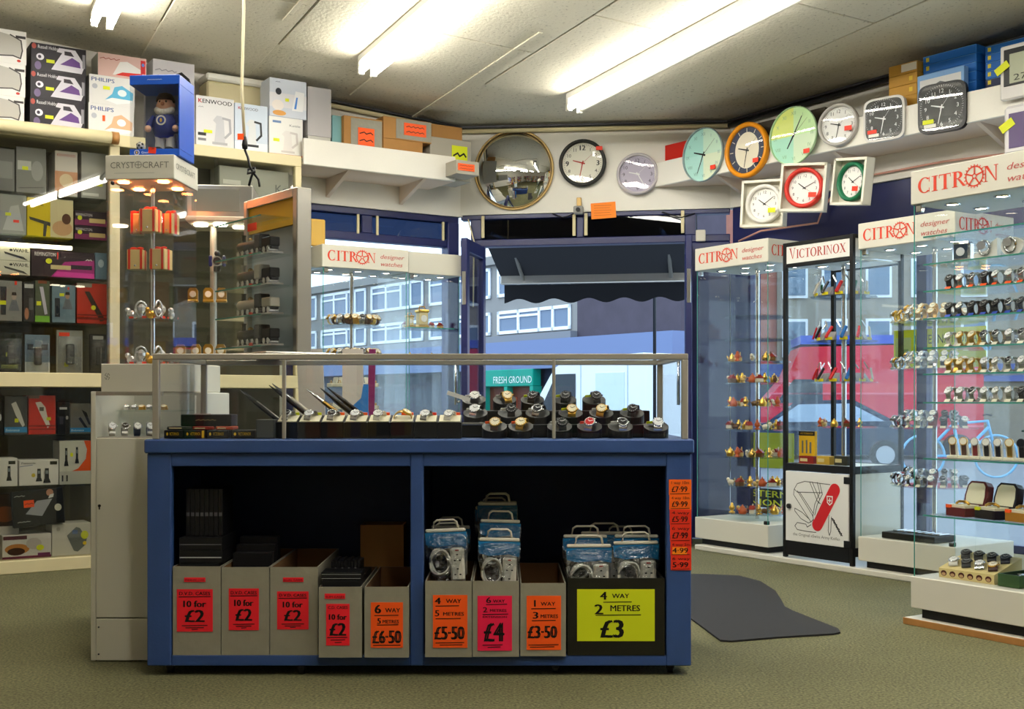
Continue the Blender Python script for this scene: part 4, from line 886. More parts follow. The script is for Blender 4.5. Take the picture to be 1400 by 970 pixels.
q = lc((368, 161, 414, 214), W, [('r', 0, 0, 1, .05, '#b6483c'), ('t', 'Kettle', .6, .78, .06, '#77777c', 'l', .32), ('r', .1, .84, .35, .9, '#6a86b0'), ('r', .12, .36, .3, .44, Yt)]+kettle(.55, .4, '#e2ddd8', '#cfc9c4'), 'kettle_box', 'white boxed kettle with red base line, at the bottom of its stack', 'box', TOP, d=.05, dep=.15)
lc((368.5, 109, 419, 161), '#d2d7e2', [('r', 0, .25, 1, .62, '#e2e0e4'), ('e', .24, .66, .08, .09, '#2b2d36'), ('p', [(.6, .2), (.9, .2), (.94, .7), (.7, .72)], '#f0f0f2'), ('p', [(.66, .25), (.72, .25), (.76, .56), (.72, .56)], '#4a86d8'), ('e', .22, .3, .16, .14, '#efe6df'), ('e', .26, .1, .18, .07, '#d89a4c'), ('r', .42, .42, .52, .5, Yt), ('t', '~sub', .16, .88, .05, '#6a7086')], 'kettle_box', 'lilac boxed kettle with blue water gauge, on top of its stack', 'box', q[3], d=.05, dep=.15)
qg = lc((421, 187, 452, 214), '#c7c4bc', None, 'appliance_box', 'low plain box under the grey upright box', 'box', TOP, d=.05, dep=.14)
lc((421, 120, 453, 186), '#b9b5b6', [('r', .05, .0, .07, 1, '#a8a4a6')], 'appliance_box', 'plain grey upright box at the end of the kettle boxes', 'box', qg[3], d=.05, dep=.14)
# --- upper glass section, row by row
S1, S2, S3, S4, S5 = 1.90, 1.687, 1.485, 1.254, ZM1
D0 = .07
lc((-8, 203, 20, 262), '#6f7172', [('r', .1, .3, .9, .7, '#8a8c8c')], 'appliance_box', 'grey box at the far left of the top glass shelf', 'box', S1, d=D0)
lc((22, 202, 63, 262), '#7b7d7c', [('r', .05, .5, .5, .7, '#b9bbba'), ('e', .7, .5, .2, .22, '#97999a'), ('r', .2, .5, .4, .58, Yt), ('s', [(.1, .1), (.9, .15)], .04, '#5a5c5c')], 'appliance_box', 'wide grey box with pale product picture on the top glass shelf', 'box', S1, d=D0)
lc((75, 207, 106, 266), '#d4cdc8', [('t', 'KENWOOD', .1, .88, .06, '#b8343c', 'l', .8), ('r', .0, .1, 1, .55, '#c98f6a'), ('e', .5, .35, .3, .15, '#dfc8a4')], 'appliance_box', 'cream box with food picture and red name on top glass shelf', 'box', S1, d=D0)
lc((111, 209, 145, 268), '#a2a3a2', [('s', [(.2, .25), (.6, .35), (.95, .6)], .05, '#6a6b6c'), ('r', .6, .28, .86, .36, Yt), ('r', .05, .06, .7, .12, '#dadada')], 'appliance_box', 'grey box with wand picture beside the cream food box', 'box', S1, d=D0)
lc((0, 266, 36, 320), '#9c9d9b', [('p', [(.1, .1), (.4, .7), (.7, .75), (.9, .1)], '#b9bab8'), ('r', .2, .46, .42, .54, Yt), ('r', .5, .3, .72, .37, Rd)], 'appliance_box', 'grey box with hair dryer outline on the second glass shelf', 'box', S2, d=D0)
lc((37, 272, 100, 324), '#d8c01c', [('t', 'WAHL', .06, .8, .1, '#2a2a22', 'l', .3, 0, .03), ('r', .5, 0, 1, 1, '#cfc39a'), ('p', [(.04, .5), (.06, .42), (.5, .28), (.5, .38)], '#3c3c38'), ('p', [(.34, .0), (.4, .0), (.44, .4), (.36, .4)], '#4a4a44'), ('e', .76, .25, .22, .2, '#c39a72'), ('e', .85, .5, .1, .14, '#5a3a28')], 'clipper_box', 'bright yellow boxed clipper set on the second glass shelf', 'box', S2, d=D0)
q = None
for i, (ya, yb) in enumerate(((309, 328), (289, 309))):
    q = lc((102, ya, 146, yb), '#2a1a2a', [('r', .0, .0, 1, .4, '#7a2a5a'), ('r', .45, .2, .95, .5, '#c9b27a'), ('t', 'REMINGTON', .04, .62, .2, '#d8d0d8', 'l', .5), ('e', .16, .5, .07, .16, Yt)], 'styler_box', 'slim purple boxed hair straightener, %s of two at the shelf end' % ['lower', 'upper'][i], 'box', S2 if q is None else q[3], d=D0, group='slim purple styler boxes')
q = None
for i, (ya, yb) in enumerate(((357, 377), (337, 357))):
    q = lc((-4, ya, 41, yb), '#d3d2c2', [('t', 'WAHL', .48, .62, .26, '#2c2c2c', 'l', .48, 0, .03), ('e', .42, .74, .05, .08, '#2c2c2c'), ('p', [(.2, .62), (.24, .46), (.86, .1), (.94, .06), (.8, .3)], '#3b3a38')], 'trimmer_box', 'cream boxed trimmer with dark trimmer picture, %s of its pair' % ['lower', 'upper'][i], 'box', S3 if q is None else q[3], d=D0, group='cream trimmer boxes')
lc((43, 344, 129, 382), '#33262f', [('p', [(.3, 0), (1, 0), (1, .72), (.52, .6)], '#a5267e'), ('p', [(.34, .05), (1, .0), (1, .2), (.4, .22)], '#d83aa4'), ('t', 'REMINGTON', .05, .78, .15, '#e6e0e4', 'l', .33), ('r', .4, .68, .42, .95, '#d83a3a'), ('r', .3, .3, .62, .46, '#cfc08e'), ('r', .62, .34, .96, .5, '#2a2030'), ('t', '~cm', .86, .66, .12, '#e8e8e8'), ('e', .27, .6, .05, .1, Yt)], 'styler_box', 'long magenta boxed hair straightener on the third glass shelf', 'box', S3, d=D0)
lc((130, 346, 146, 384), '#5f7a8e', [('e', .5, .6, .25, .15, '#a9bccb')], 'appliance_box', 'narrow blue grey box beside the long magenta box', 'box', S3, d=D0)
face = lambda x, zz, c1='#b08a74': [('e', x, zz, .1, .09, c1), ('p', [(x-.22, zz-.36), (x+.22, zz-.36), (x+.1, zz-.1), (x-.1, zz-.1)], '#6a7078'), ('p', [(x-.1, zz+.02), (x+.1, zz+.02), (x+.08, zz+.1), (x-.08, zz+.1)], '#2a2220')]
lc((-4, 384, 30, 437), '#8d8d8b', [('p', [(.15, .15), (.35, .15), (.38, .85), (.12, .85)], '#2b333c'), ('r', .05, .4, .36, .5, Yt), ('r', .7, .9, .8, 1, Rd)]+face(.68, .62, '#a89890'), 'shaver_box', 'grey boxed shaver with a model photo, leftmost on fourth shelf', 'box', S4, d=D0)
lc((32, 386, 47, 438), '#2b2a2a', [('r', .1, .85, .9, .95, '#c9c9c9'), ('e', .3, .2, .2, .15, '#a06a50'), ('r', .5, .3, .9, .6, '#55585c')], 'shaver_box', 'narrow black boxed shaver on the fourth glass shelf', 'box', S4, d=D0)
lc((48, 384, 68, 438), '#55604c', [('r', 0, 0, 1, .15, '#7ab83a'), ('p', [(.3, .85), (.55, .85), (.85, .2), (.65, .18)], '#c8c2d4'), ('r', .1, .4, .4, .5, Yt), ('r', .2, .93, .8, 1, '#8a4a30')], 'shaver_box', 'narrow green boxed trimmer with white trimmer picture', 'box', S4, d=D0)
lc((71, 390, 103, 440), '#6f8797', [('p', [(.12, .15), (.34, .15), (.34, .65), (.12, .65)], '#252b33'), ('r', .32, .7, .52, .78, Yt), ('r', .66, .88, .74, .95, Rd)]+face(.66, .72), 'shaver_box', 'blue boxed shaver with a model photo on the fourth shelf', 'box', S4, d=D0)
lc((105, 388, 146, 441), '#b5301e', [('r', .0, .9, .5, 1, '#8d8578'), ('p', [(.25, .8), (.42, .8), (.95, .1), (.78, .06)], '#33261e'), ('e', .55, .4, .08, .06, Yt), ('r', 0, .1, 1, .16, '#7a1c12'), ('r', 0, .2, 1, .23, '#7a1c12')], 'clipper_box', 'red boxed hair clipper on the fourth glass shelf', 'box', S4, d=D0)
def blister(px, col, cm, label, zb):
    r, w, h, zt_ = lc(px, col, cm, 'blister_pack', label, 'pack', zb, d=.1, dep=.006)
    mb = MB(); n = 6; vs = []; fs = []
    for j in range(n+1):
        for i in range(n+1):
            u, v = i/n, j/n; vs.append(((u-.5)*w*.9, -.003-.03*(math.sin(PI*u)*math.sin(PI*v))**.4, h*(.04+.82*v)))
    for j in range(n):
        for i in range(n): fs.append((j*(n+1)+i, j*(n+1)+i+1, (j+1)*(n+1)+i+1, (j+1)*(n+1)+i))
    mb.add(vs, fs, 'polybag', None, True); mb.obj('clear_blister', r)
    MB().box(-w*.16, w*.16, -.022, -.004, h*.2, h*.68, 'darkmetal', .006).obj('shaver_body', r)
blister((-2, 455, 31, 508), '#23261c', [('r', .1, .1, .8, .2, '#7c8a3a'), ('r', .3, .4, .6, .5, Yt), ('t', '~band', .12, .14, .06, '#c8d06a', 'l', .6)], 'black and green blister pack, leftmost on the cream slab', S5)
blister((34, 458, 68, 508), '#7f92a6', [('r', 0, 0, 1, .28, '#cfd3d4'), ('r', .1, .6, .34, .75, '#3a424c'), ('r', .66, .6, .92, .75, '#3a424c'), ('r', .42, .42, .58, .5, Yt)], 'pale blue blister pack with black shaver on the cream slab', S5)
blister((77, 452, 113, 509), '#a3a39e', [('r', .1, .86, .5, .95, Rd), ('r', .3, .15, .45, .25, Yt)], 'silver blister pack with red heading on the cream slab', S5)
blister((122, 457, 146, 509), '#3a3634', [('r', .2, .86, .8, .95, '#c8c8c8')], 'dark blister pack half hidden beside the crystal tower', S5)
# --- lower glass section
Z6, Z7, Z8 = .686, .429, ZB
lc((-16, 547, 4, 594), '#1b1b1d', [('e', .8, .5, .1, .1, '#c8c8c8')], 'shaver_box', 'black box cut by the left picture edge on the lower shelf', 'box', Z6, d=D0)
end = lambda x: [('r', 0, .06, 1, .2, '#2a7fb8'), ('t', 'Endurance', .05, .09, .07, '#d8eaf4', 'l', .6, .2)]
lc((6, 542, 37, 594), '#4a4a48', [('p', [(.3, .8), (.5, .86), (.7, .6), (.9, .25), (.8, .2), (.5, .5)], '#d2cfc8'), ('r', .45, .32, .62, .42, Yt)]+end(0), 'clipper_box', 'grey boxed clipper with bright blue band, standing left of the red one', 'box', Z6, d=D0)
lc((39, 541, 76, 595), '#c3281c', [('r', 0, .92, .4, 1, '#7a5a4c'), ('p', [(.25, .82), (.45, .84), (.62, .7), (.68, .5), (.8, .22), (.7, .16), (.45, .5)], '#d9d4cc'), ('r', .4, .6, .56, .7, '#55504a'), ('r', .66, .36, .82, .44, Yt), ('r', 0, .2, 1, .24, '#8a140e'), ('r', 0, .12, 1, .15, '#8a140e')], 'clipper_box', 'bright red boxed hair clipper on the lower glass shelf', 'box', Z6, d=D0)
lc((78, 549, 95, 595), '#151517', [('r', .2, .75, .8, .82, '#c8c8c8'), ('r', .2, .3, .5, .55, '#3c3c40'), ('e', .8, .5, .1, .06, '#b0b0b0')], 'shaver_box', 'narrow black boxed shaver beside the red clipper box', 'box', Z6, d=D0)
lc((96, 552, 124, 596), '#6b6a62', [('p', [(.4, .5), (.5, .56), (.95, .1), (.85, .06)], '#16161a'), ('p', [(.55, .8), (.8, .7), (1, .3), (.9, .3)], '#1a1a1c')]+end(0), 'clipper_box', 'grey boxed clipper with bright blue band, beside the white cabinet', 'box', Z6, d=D0)
hand = lambda x, zz, k=1.: [('p', [(x-.05*k, zz), (x+.05*k, zz), (x+.045*k, zz+.42*k), (x-.045*k, zz+.42*k)], '#26282a'), ('p', [(x-.09*k, zz-.1*k), (x+.09*k, zz-.1*k), (x+.06*k, zz+.04*k), (x-.06*k, zz+.04*k)], '#1c1e20'), ('r', x-.03*k, zz+.22*k, x+.03*k, zz+.34*k, '#8b9498')]
lc((-18, 627, 24, 664), W, [('r', .7, .78, .93, .9, '#2c2f1c')]+hand(.72, .3), 'phone_box', 'white boxed cordless phone at the far left of the lower shelves', 'box', Z7, d=D0)
q = lc((26, 629, 80, 665), W, [('t', 'Panasonic', .06, .84, .08, '#1c1c22', 'l', .36, .1, .02), ('s', [(.02, .74), (.34, .8)], .012, '#3a5a9a'), ('r', .78, .8, .96, .93, '#2c2f1c'), ('e', .36, .4, .05, .08, '#e0c838')]+hand(.5, .25, .95)+hand(.7, .2, 1.1), 'phone_box', 'white boxed pair of cordless phones in the middle', 'box', Z7, d=D0)
lc((81, 603, 124, 664), '#cfcfc4', [('p', [(1, 1), (.78, 1), (.88, .8), (.84, .58), (.6, .36), (.4, .3), (1, .3)], '#e2581c')]+hand(.22, .5, .8)+hand(.56, .55, .72)+[('e', .39, .68, .05, .05, Yt), ('r', 0, 0, 1, .3, '#bdbdb4'), ('s', [(.1, .08), (.1, .2)], .05, '#333333'), ('s', [(.24, .08), (.24, .2)], .05, '#333333')], 'phone_box', 'boxed twin cordless phones with orange corner, beside the white cabinet', 'box', Z7, d=D0)
q = lc((3, 731, 70, 766), '#d9d6d2', [('r', 0, 0, 1, .1, '#6a2240'), ('e', .3, .4, .25, .22, '#c08040'), ('e', .28, .3, .18, .16, '#3a1c14'), ('r', .02, .8, .5, .95, '#5a2a34'), ('e', .64, .6, .16, .24, '#c4bcb8'), ('e', .77, .42, .08, .12, Yt), ('r', .72, .08, .98, .2, '#6a1c58')], 'food_box', 'white box with food photos on the bottom slab', 'box', Z8, d=D0)
lc((71, 716, 124, 763), '#d5d2c8', [('p', [(.38, .62), (.62, .88), (.72, .84), (.9, .5), (.86, .3), (.66, .1), (.56, .14)], '#6d7370'), ('r', .52, .66, .66, .78, '#5a70a0'), ('e', .84, .62, .1, .13, Yt), ('e', .84, .36, .05, .06, '#e0c020'), ('e', .16, .84, .05, .06, '#b9b6ae')], 'scale_box', 'white boxed kitchen scale with grey scale picture, bottom slab', 'box', Z8, d=D0)
q2 = lc((-12, 676, 26, 730), '#3b2620', [('r', 0, 0, 1, .2, '#d8d4cc'), ('e', .5, .5, .4, .2, '#8a4a2a')], 'food_box', 'brown food box standing behind the tilted black scale box', 'box', q[3], d=.12, dep=.1)
r, w_, h_, _ = lc((18, 678, 88, 729), '#1f201e', [('t', '~name', .05, .84, .07, '#c9c9c4', 'l', .2), ('p', [(.24, .36), (.48, .7), (.78, .72), (.56, .26)], '#a9abb4'), ('e', .74, .9, .07, .1, '#c08a70'), ('p', [(.7, .74), (.8, .76), (.82, .86), (.74, .84)], '#e4e4e4'), ('r', .22, .54, .42, .74, Or), ('t', '~tag', .24, .6, .08, 'black', 'l', .16), ('e', .88, .46, .07, .1, '#dedac4'), ('t', '~foot', .08, .12, .06, '#d8d8d0', 'l', .24)], 'scale_box', 'black boxed bathroom scale lying tilted on the food box', 'box', q[3]+.012, d=.07, dep=.04)
r.matrix_world = r.matrix_world @ T(0, -.02, .03) @ Ry(-4)
# kettle box seen behind glass at the unit's right end
lc((300, 231, 395, 262), '#b9bbb4', [('t', 'Kettle', .8, .5, .2, '#77777a'), ('r', .05, .6, .3, .7, '#e8e8e4')], 'kettle_box', 'pale kettle box behind glass above the grey display header', 'box', S1+.0, d=D0)
# --- cartons on the left wall shelf
ZS = zS+.02
q = lc((470, 161, 523, 205), 'card', None, 'carton', 'brown carton with long orange label, leftmost on the white wall shelf', 'carton', ZS, d=.05, dep=.2)
def panel(q, x0, x1, z0, z1, mat, txt=None, h=.02, col='black'):
    r, w_, h_, _ = q; k_ = .0022 if mat.startswith('#') else 0; p = MB().box(w_*(x0-.5), w_*(x1-.5), -.002-k_, -.0003-k_, h_*z0, h_*z1, mat).obj('label' if mat.startswith('#') else 'tape', r)
    if txt:
        mb = MB()
        for k, t in enumerate(txt): mb.text(t, w_*((x0+x1)/2-.5), h_*(z1-(k+1)*(z1-z0)/(len(txt)+.4)), h_*(z1-z0)/(len(txt)+.4)*.6, col, -.0048, width=w_*(x1-x0)*.8)
        mb.obj('lettering', p)
panel(q, .18, .98, .22, .97, 'tapegrey'); panel((q[0], q[1], q[2], 0), .36, .78, .46, .8, '#ff6226', ['~a', '~b'])
q = lc((524, 192, 578, 209), 'card', None, 'carton', 'plain brown carton lying under the second labelled carton', 'carton', ZS, d=.05, dep=.2)
q = lc((524, 163, 590, 191), 'card', None, 'carton', 'brown carton with orange label on top of a plain carton', 'carton', q[3], d=.05, dep=.2)
panel(q, .26, .99, .06, .97, 'tapegrey'); panel(q, .42, .88, .25, .82, '#ff6226', ['~a', '~b'])
q = lc((588, 190, 644, 214), '#a8a294', None, 'carton', 'grey taped carton with yellow label at the shelf end', 'carton', ZS, d=.08, dep=.2)
panel(q, .52, .9, .12, .85, Yt, ['~a', '~b'])
q = lc((590, 172, 632, 190), 'card', None, 'carton', 'small crumpled brown carton above the yellow labelled carton', 'carton', q[3], d=.1, dep=.14)
q = lc((624, 220, 655, 250), '#a8a294', None, 'carton', 'grey carton with orange label jutting out beside the convex mirror', 'carton', ZS, d=-.13, dep=.16)
panel(q, .06, .78, .25, .75, '#ff6226', ['~a', '~b'])
lc((454, 158, 467, 200), '#7fb0b4', None, 'folder', 'narrow teal folder standing left of the brown cartons', 'folder', ZS, d=.08, dep=.02)
struct(MB().box(L.at(283, 120, .2)[0], L.at(400, 120, .2)[0], .2, LW, 2.45, 2.64, 'cream_paint', .01).box(L.at(281, 120, .2)[0], L.at(402, 120, .2)[0], .18, LW, 2.64, 2.68, 'wall', .01), 'trim_9', L.m())
# ================================================================== pull cord with a cable knot
D = 4.6
hc = thing('pull_cord', 'cream pull cord hanging from the ceiling with black cable knotted at its end', 'cord', T(cx_(332, D), D, 0))
ztop = cz(cx_(332, D), D)
MB().tube([(0, 0, ztop-.001), (.004, 0, ztop-.4), (-.004, 0, cz_(120, D)), (.006, 0, cz_(188, D))], .006, 'cord', 8).obj('cord', hc)
MB().lathe([(.001, 0), (.01, .004), (.012, .02), (.007, .05), (.003, .055)], 'black', 10, T(.008, 0, cz_(205, D))).obj('plug', hc)
kn_ = [(.008, 0, cz_(205, D)), (.02, 0, cz_(215, D)), (.03, -.01, cz_(228, D)), (.04, 0, cz_(236, D)), (.06, .01, cz_(245, D)), (.066, 0, cz_(255, D))]
MB().tube(kn_, .005, 'black', 6).tube([(.042, 0, cz_(234, D)), (.03, .01, cz_(243, D)), (.024, 0, cz_(254, D))], .005, 'black', 6).tube([(.02, .0, cz_(232, D)), (.045, .012, cz_(229, D)), (.05, -.012, cz_(236, D)), (.02, -.006, cz_(238, D))], .005, 'black', 6, True).obj('cable_knot', hc)
o = MB().box(-.012, .012, -.002, .0, -.012, .012, Or).obj('price_tag', hc, T(-.006, -.012, cz_(188, D)))
# ================================================================== white cabinet beside the counter
DC = 3.84
wc = thing('white_cabinet', 'narrow white cabinet with a watch drawer under glass, left of counter', 'cabinet', T(0, DC, 0))
xa, xb = cx_(124, DC), cx_(197, DC)+.001; xr = cx_(246, DC); ztp = cz_(535.5, DC); zg0, zg1 = cz_(598, DC), cz_(541, DC)
xi = cx_(131, DC)
# the right part runs on behind the counter's end
hold = x0-.004
xr = min(xr, hold-.006)
MB().box(xa, xi, 0, .425, .004, ztp, 'white_lam', .002).obj('side_panel', wc)
MB().box(xi, xr, .012, .4, zg0-.006, zg0, 'alu', .001).obj('drawer_sill', wc)
MB().box(xi, xr, .012, .42, ztp-.008, ztp-.003, 'glass').obj('top_glass', wc); MB().box(xi, xr, 0, .012, zg1, ztp, 'alu', .001).obj('top_rail', wc)
MB().box(xi, xr, .4, .42, .004, ztp-.012, 'white_lam').obj('back_panel', wc)
dr = MB().box(xi+.001, xr-.0, 0, .012, cz_(845, DC), zg0-.003, 'white_lam', .002).obj('door', wc)
MB().cyl(.005, -.002, 0, 'black', 10, T(cx_(136, DC), 0, cz_(692, DC)) @ Rx(90) @ T(0, 0, .002)).box(cx_(136, DC)-.002, cx_(136, DC)+.002, -.002, -.0005, cz_(697, DC), cz_(692, DC), 'black').obj('keyhole', dr)
lp_ = MB().box(xi+.001, xr, 0, .012, .004, cz_(846.5, DC), 'white_lam', .002).obj('kick_panel', wc)
for y in (858, 895): MB().cyl(.003, 0, .002, 'darkmetal', 8, T(cx_(135, DC), 0, cz_(y, DC)) @ Rx(90)).obj('screw', lp_)
MB().box(xi, xr, .004, .008, zg0, zg1, 'glass').obj('front_glass', wc)
zm = cz_(562, DC); MB().box(xi, xr, .2, .39, zm-.004, zm, 'glass_shelf').obj('inner_shelf', wc)
for i in range(6): watch(['pale', 'silver', 'gold', 'silver', 'pale', 'gold'][i], 'arch', T(xi+.02+.026*i, DC+.26, zm+.001), '%s on the upper level of the white cabinet drawer' % ('%s watch from the left' % ORD[i]), 'small watches in the white cabinet', None, .6) if xi+.02+.026*i < xr-.015 else None
for i in range(4): watch(['silver', 'steelblack', 'blackwhite', 'silver'][i], 'ring', T(xi+.026+.042*i, DC+.08, zg0+.001) @ Rz(25), '%s watch from the left, standing low in the white cabinet drawer' % ORD[i], 'watches standing in the white cabinet', None, .8) if xi+.026+.042*i < xr-.02 else None
# ================================================================== crystal tower on the cabinet
TD = 4.28; tw_w, tw_d = .28, .26; TX = Fr(cx_(138, TD), TD, -4)
rs = MB().box(cx_(140, 4.3), cx_(282, 4.3), 4.27-DC, 4.66-DC, .0005, ztp, 'white_lam', .003).obj('rear_section', wc)
tw = thing('crystal_tower', 'warmly lit glass tower with grey lettered header on the white cabinet', 'display tower', TX.m(0, 0, ztp+.001))
zh0, zh1 = cz_(246, TD)-ztp, cz_(213, TD)-ztp; zb1 = cz_(498, TD)-ztp; fx0, fx1 = .016, .274
MB().box(0, .35, 0, tw_d+.04, 0, zb1, 'white_lam', .003).obj('base', tw)
em = MB(); 
for k in range(4): stroke(em, [(.024+.009*math.cos(a_), zb1*.55+.012*math.sin(a_)) for a_ in [PI/4+k*PI/2+t for t in (-.5, -.2, .1, .4)]]+[(.024, zb1*.55)], .0015, -.001, '#55554c')
em.obj('emblem', tw)
hd = MB().box(fx0, fx1, 0, tw_d, zh0, zh1, 'white_lam', .002).obj('header', tw)
mb = MB(); mb.text('CRYST', .036, zh0+.04, .024, '#7a7a70', -.0008, 'l', width=.09); mb.text('CRAFT', .156, zh0+.04, .024, '#7a7a70', -.0008, 'l', width=.098)
stroke(mb, ell(.140, zh0+.052, .012, .012, 16), .002, -.0008, '#7a7a70', None, True); stroke(mb, [(.128, zh0+.052), (.152, zh0+.052)], .002, -.0008, '#7a7a70'); stroke(mb, [(.140, zh0+.04), (.140, zh0+.064)], .002, -.0008, '#7a7a70')
stroke(mb, [(.05, zh0+.022), (.2, zh0+.022)], .0012, -.0008, '#9a9a90')
XS = T(fx1+.0008, 0, 0) @ Rz(90); mb.text('CRYST', .018, zh0+.04, .022, '#7a7a70', 0, 'l', width=.085, X=XS); mb.text('CRAFT', .134, zh0+.04, .022, '#7a7a70', 0, 'l', width=.09, X=XS); stroke(mb, ell(.118, zh0+.051, .011, .011, 16), .002, 0, '#7a7a70', XS, True); stroke(mb, [(.107, zh0+.051), (.129, zh0+.051)], .002, 0, '#7a7a70', XS); stroke(mb, [(.118, zh0+.04), (.118, zh0+.062)], .002, 0, '#7a7a70', XS)
mb.obj('lettering', hd)
for (a, b_, c_, d_) in ((fx0+.004, fx1-.004, .004, .008), (fx0+.004, fx1-.004, tw_d-.008, tw_d-.004)): MB().box(a, b_, c_, d_, zb1, zh0, 'acrylic').obj('pane', tw)
for a in (fx0+.004, fx1-.008): MB().box(a, a+.004, .008, tw_d-.008, zb1, zh0, 'acrylic').obj('pane', tw)
pxm, pym = (fx0+fx1)/2, tw_d/2
MB().cyl(.008, zb1, zh0, 'chrome', 12, T(pxm, pym, 0)).obj('pole', tw)
for k in ((.06, .05), (.21, .05), (.06, .2), (.21, .2)): MB().cyl(.02, -.004, -.0005, 'spot_warm', 14, T(k[0]+.005, k[1], zh0)).obj('downlight', tw)
MB().sph((fx0+.03, -.004, zh0-.014), .008, 'darkmetal', 10, 6).obj('lock', tw)
shz = [cz_(y, TD+.12)-ztp for y in (322, 372, 438)]
for z in shz: MB().cyl(.098, z-.005, z, 'glass_shelf', 28, T(pxm, pym, 0)).obj('glass_shelf', tw)
def onto(x, y, z, rz=0): return TX.m(pxm+x, pym+y, ztp+.0018+z, rz)
def giftbox(X, w, h, label):
    r = thing('gift_box', label, 'gift box', X, 'ribboned gift boxes in the crystal tower')
    MB().box(-w/2, w/2, -w/2, w/2, 0, h, '#d9c083', .002).obj('box_body', r)
    for x_ in (-w*.36, w*.36): MB().box(x_-.004, x_+.004, -w/2-.001, -w/2-.0001, .0005, h+.001, '#d8301c').obj('ribbon', r)
    for x_ in (-w/2-.001, w/2+.0001): MB().box(x_, x_+.0009, -.007, .007, .0005, h+.001, '#d8301c').obj('ribbon', r)
    MB().sph((-.012, -.0, h+.007), (.014, .006, .006), '#e03a24', 8, 5).sph((.012, 0, h+.007), (.014, .006, .006), '#e03a24', 8, 5).obj('bow', r)
    MB().sph((0, -w/2-.002, h*.2), .004, 'crystal', 8, 5).obj('gem', r)
giftbox(onto(.012, -.055, shz[0]), .064, .084, 'large gold gift box with red ribbon at the tower top'); giftbox(onto(-.06, -.0, shz[0], 14), .045, .078, 'gold gift box at the left of the tower top'); giftbox(onto(.068, .005, shz[0], -20), .045, .078, 'gold gift box at the right of the tower top')
giftbox(onto(-.045, -.04, shz[1], 8), .06, .074, 'gold gift box at the left of the second tower shelf'); giftbox(onto(.045, -.038, shz[1], -8), .062, .076, 'gold gift box at the right of the second tower shelf')
def crystal(X, k, label, gold=False):
    X = X @ Matrix.Scale(1.35, 4)
    r = thing('crystal_ornament', label, 'ornament', X, 'crystal ornaments in the tower'); m_ = 'gold' if gold else 'crystal'
    if k % 3 == 0:
        MB().lathe([(.012, 0), (.013, .004), (.004, .007), (.004, .012), (.012, .022), (.013, .03), (.006, .038), (.0005, .04)], m_, 7, None, False).obj('body', r)
    elif k % 3 == 1:
        MB().sph((0, 0, .012), (.016, .01, .012), m_, 7, 5).sph((-.012, 0, .024), .008, m_, 7, 5).obj('body', r); MB().prism([(.008, .014), (.028, .03), (.014, .008)], -.003, .003, m_).obj('tail', r)
    else:
        MB().tube([(.016*math.cos(t*PI/6), 0, .027+.022*math.sin(t*PI/6)) for t in range(12)], .003, m_, 5, True).obj('ring', r); MB().cyl(.012, 0, .004, 'chrome', 10).obj('foot', r); MB().sph((0, 0, .022), .009, 'brass' if gold else 'crystal', 7, 5).obj('gem', r)
    MB().box(-.006, .006, -.0185, -.0175, 0, .006, Rd).obj('price_tag', r)
import itertools
n = 0
for z in (shz[2], zb1):
    for i in range(8):
        a_ = math.radians(185+i*24); rr = .075 if i % 2 else .05
        crystal(onto(rr*math.cos(a_), rr*math.sin(a_)*.95, z, i*15), i, '%s crystal ornament from the left on the %s of the crystal tower' % (ORD[i], 'third shelf' if z == shz[2] else 'floor'), i in (4, )); n += 1
# ================================================================== boxed gnome on the tower
GD = 4.3; GB = Fr(cx_(177, GD), GD, -4); zg = ztp+.0012+zh1+.001
gb = thing('gnome_box', 'blue window box holding a garden gnome, on top of the crystal tower', 'boxed gnome', GB.m(0, 0, zg))
gw, gd, gh_ = cx_(247, GD)-cx_(177, GD), .16, cz_(103, GD)-zg
bl_ = '#2453b8/.35'
MB().box(0, gw, 0, gd, 0, .026, bl_, .002).obj('base_panel', gb); t_ = MB().box(0, gw, 0, gd, gh_-.036, gh_, bl_, .002).obj('top_panel', gb)
MB().text('~web', gw*.5, gh_-.02, .006, '#cfd8ea', -.0006, width=.055).obj('lettering', t_)
MB().box(gw-.004, gw, .0, gd, .026, gh_-.036, bl_).obj('side_panel', gb); MB().box(0, gw-.004, gd-.004, gd, .026, gh_-.036, '#8f98b0').obj('back_panel', gb)
MB().box(0.001, gw-.004, .001, .002, .026, gh_-.036, 'acrylic').obj('window_film', gb); MB().box(0.001, .002, .002, gd-.004, .026, gh_-.036, 'acrylic').obj('window_film', gb)
mb = MB(); mb.flat(ell(.028, .013, .01, .01, 16), -.0008, '#e8e8f0'); mb.flat(ell(.028, .013, .0075, .0075, 16), -.0012, '#2040a0'); mb.flat(ell(.028, .013, .003, .005, 10), -.0016, '#e8c040'); mb.text('Gnome', .045, .009, .009, '#e8eefc', -.001, 'l', width=.04); mb.obj('printed_base', gb)
MB().box(.07, .098, -.003, -.001, .018, .04, Rd, .0, Ry(6)).obj('price_tag', gb); MB().text('7.99', .085, .022, .009, 'black', -.0035, width=.02).obj('tag_lettering', gb)
gn = thing('gnome', 'small garden gnome in blue football kit with white beard inside the box', 'gnome', GB.m(gw*.56, gd*.52, zg+.0275) @ Matrix.Scale(1.18, 4))
sk = '#ecb899/.5'; kit = '#1f2f7a/.5'
MB().lathe([(.001, .048), (.032, .05), (.04, .07), (.038, .1), (.026, .122), (.012, .13)], kit, 18).obj('body', gn)
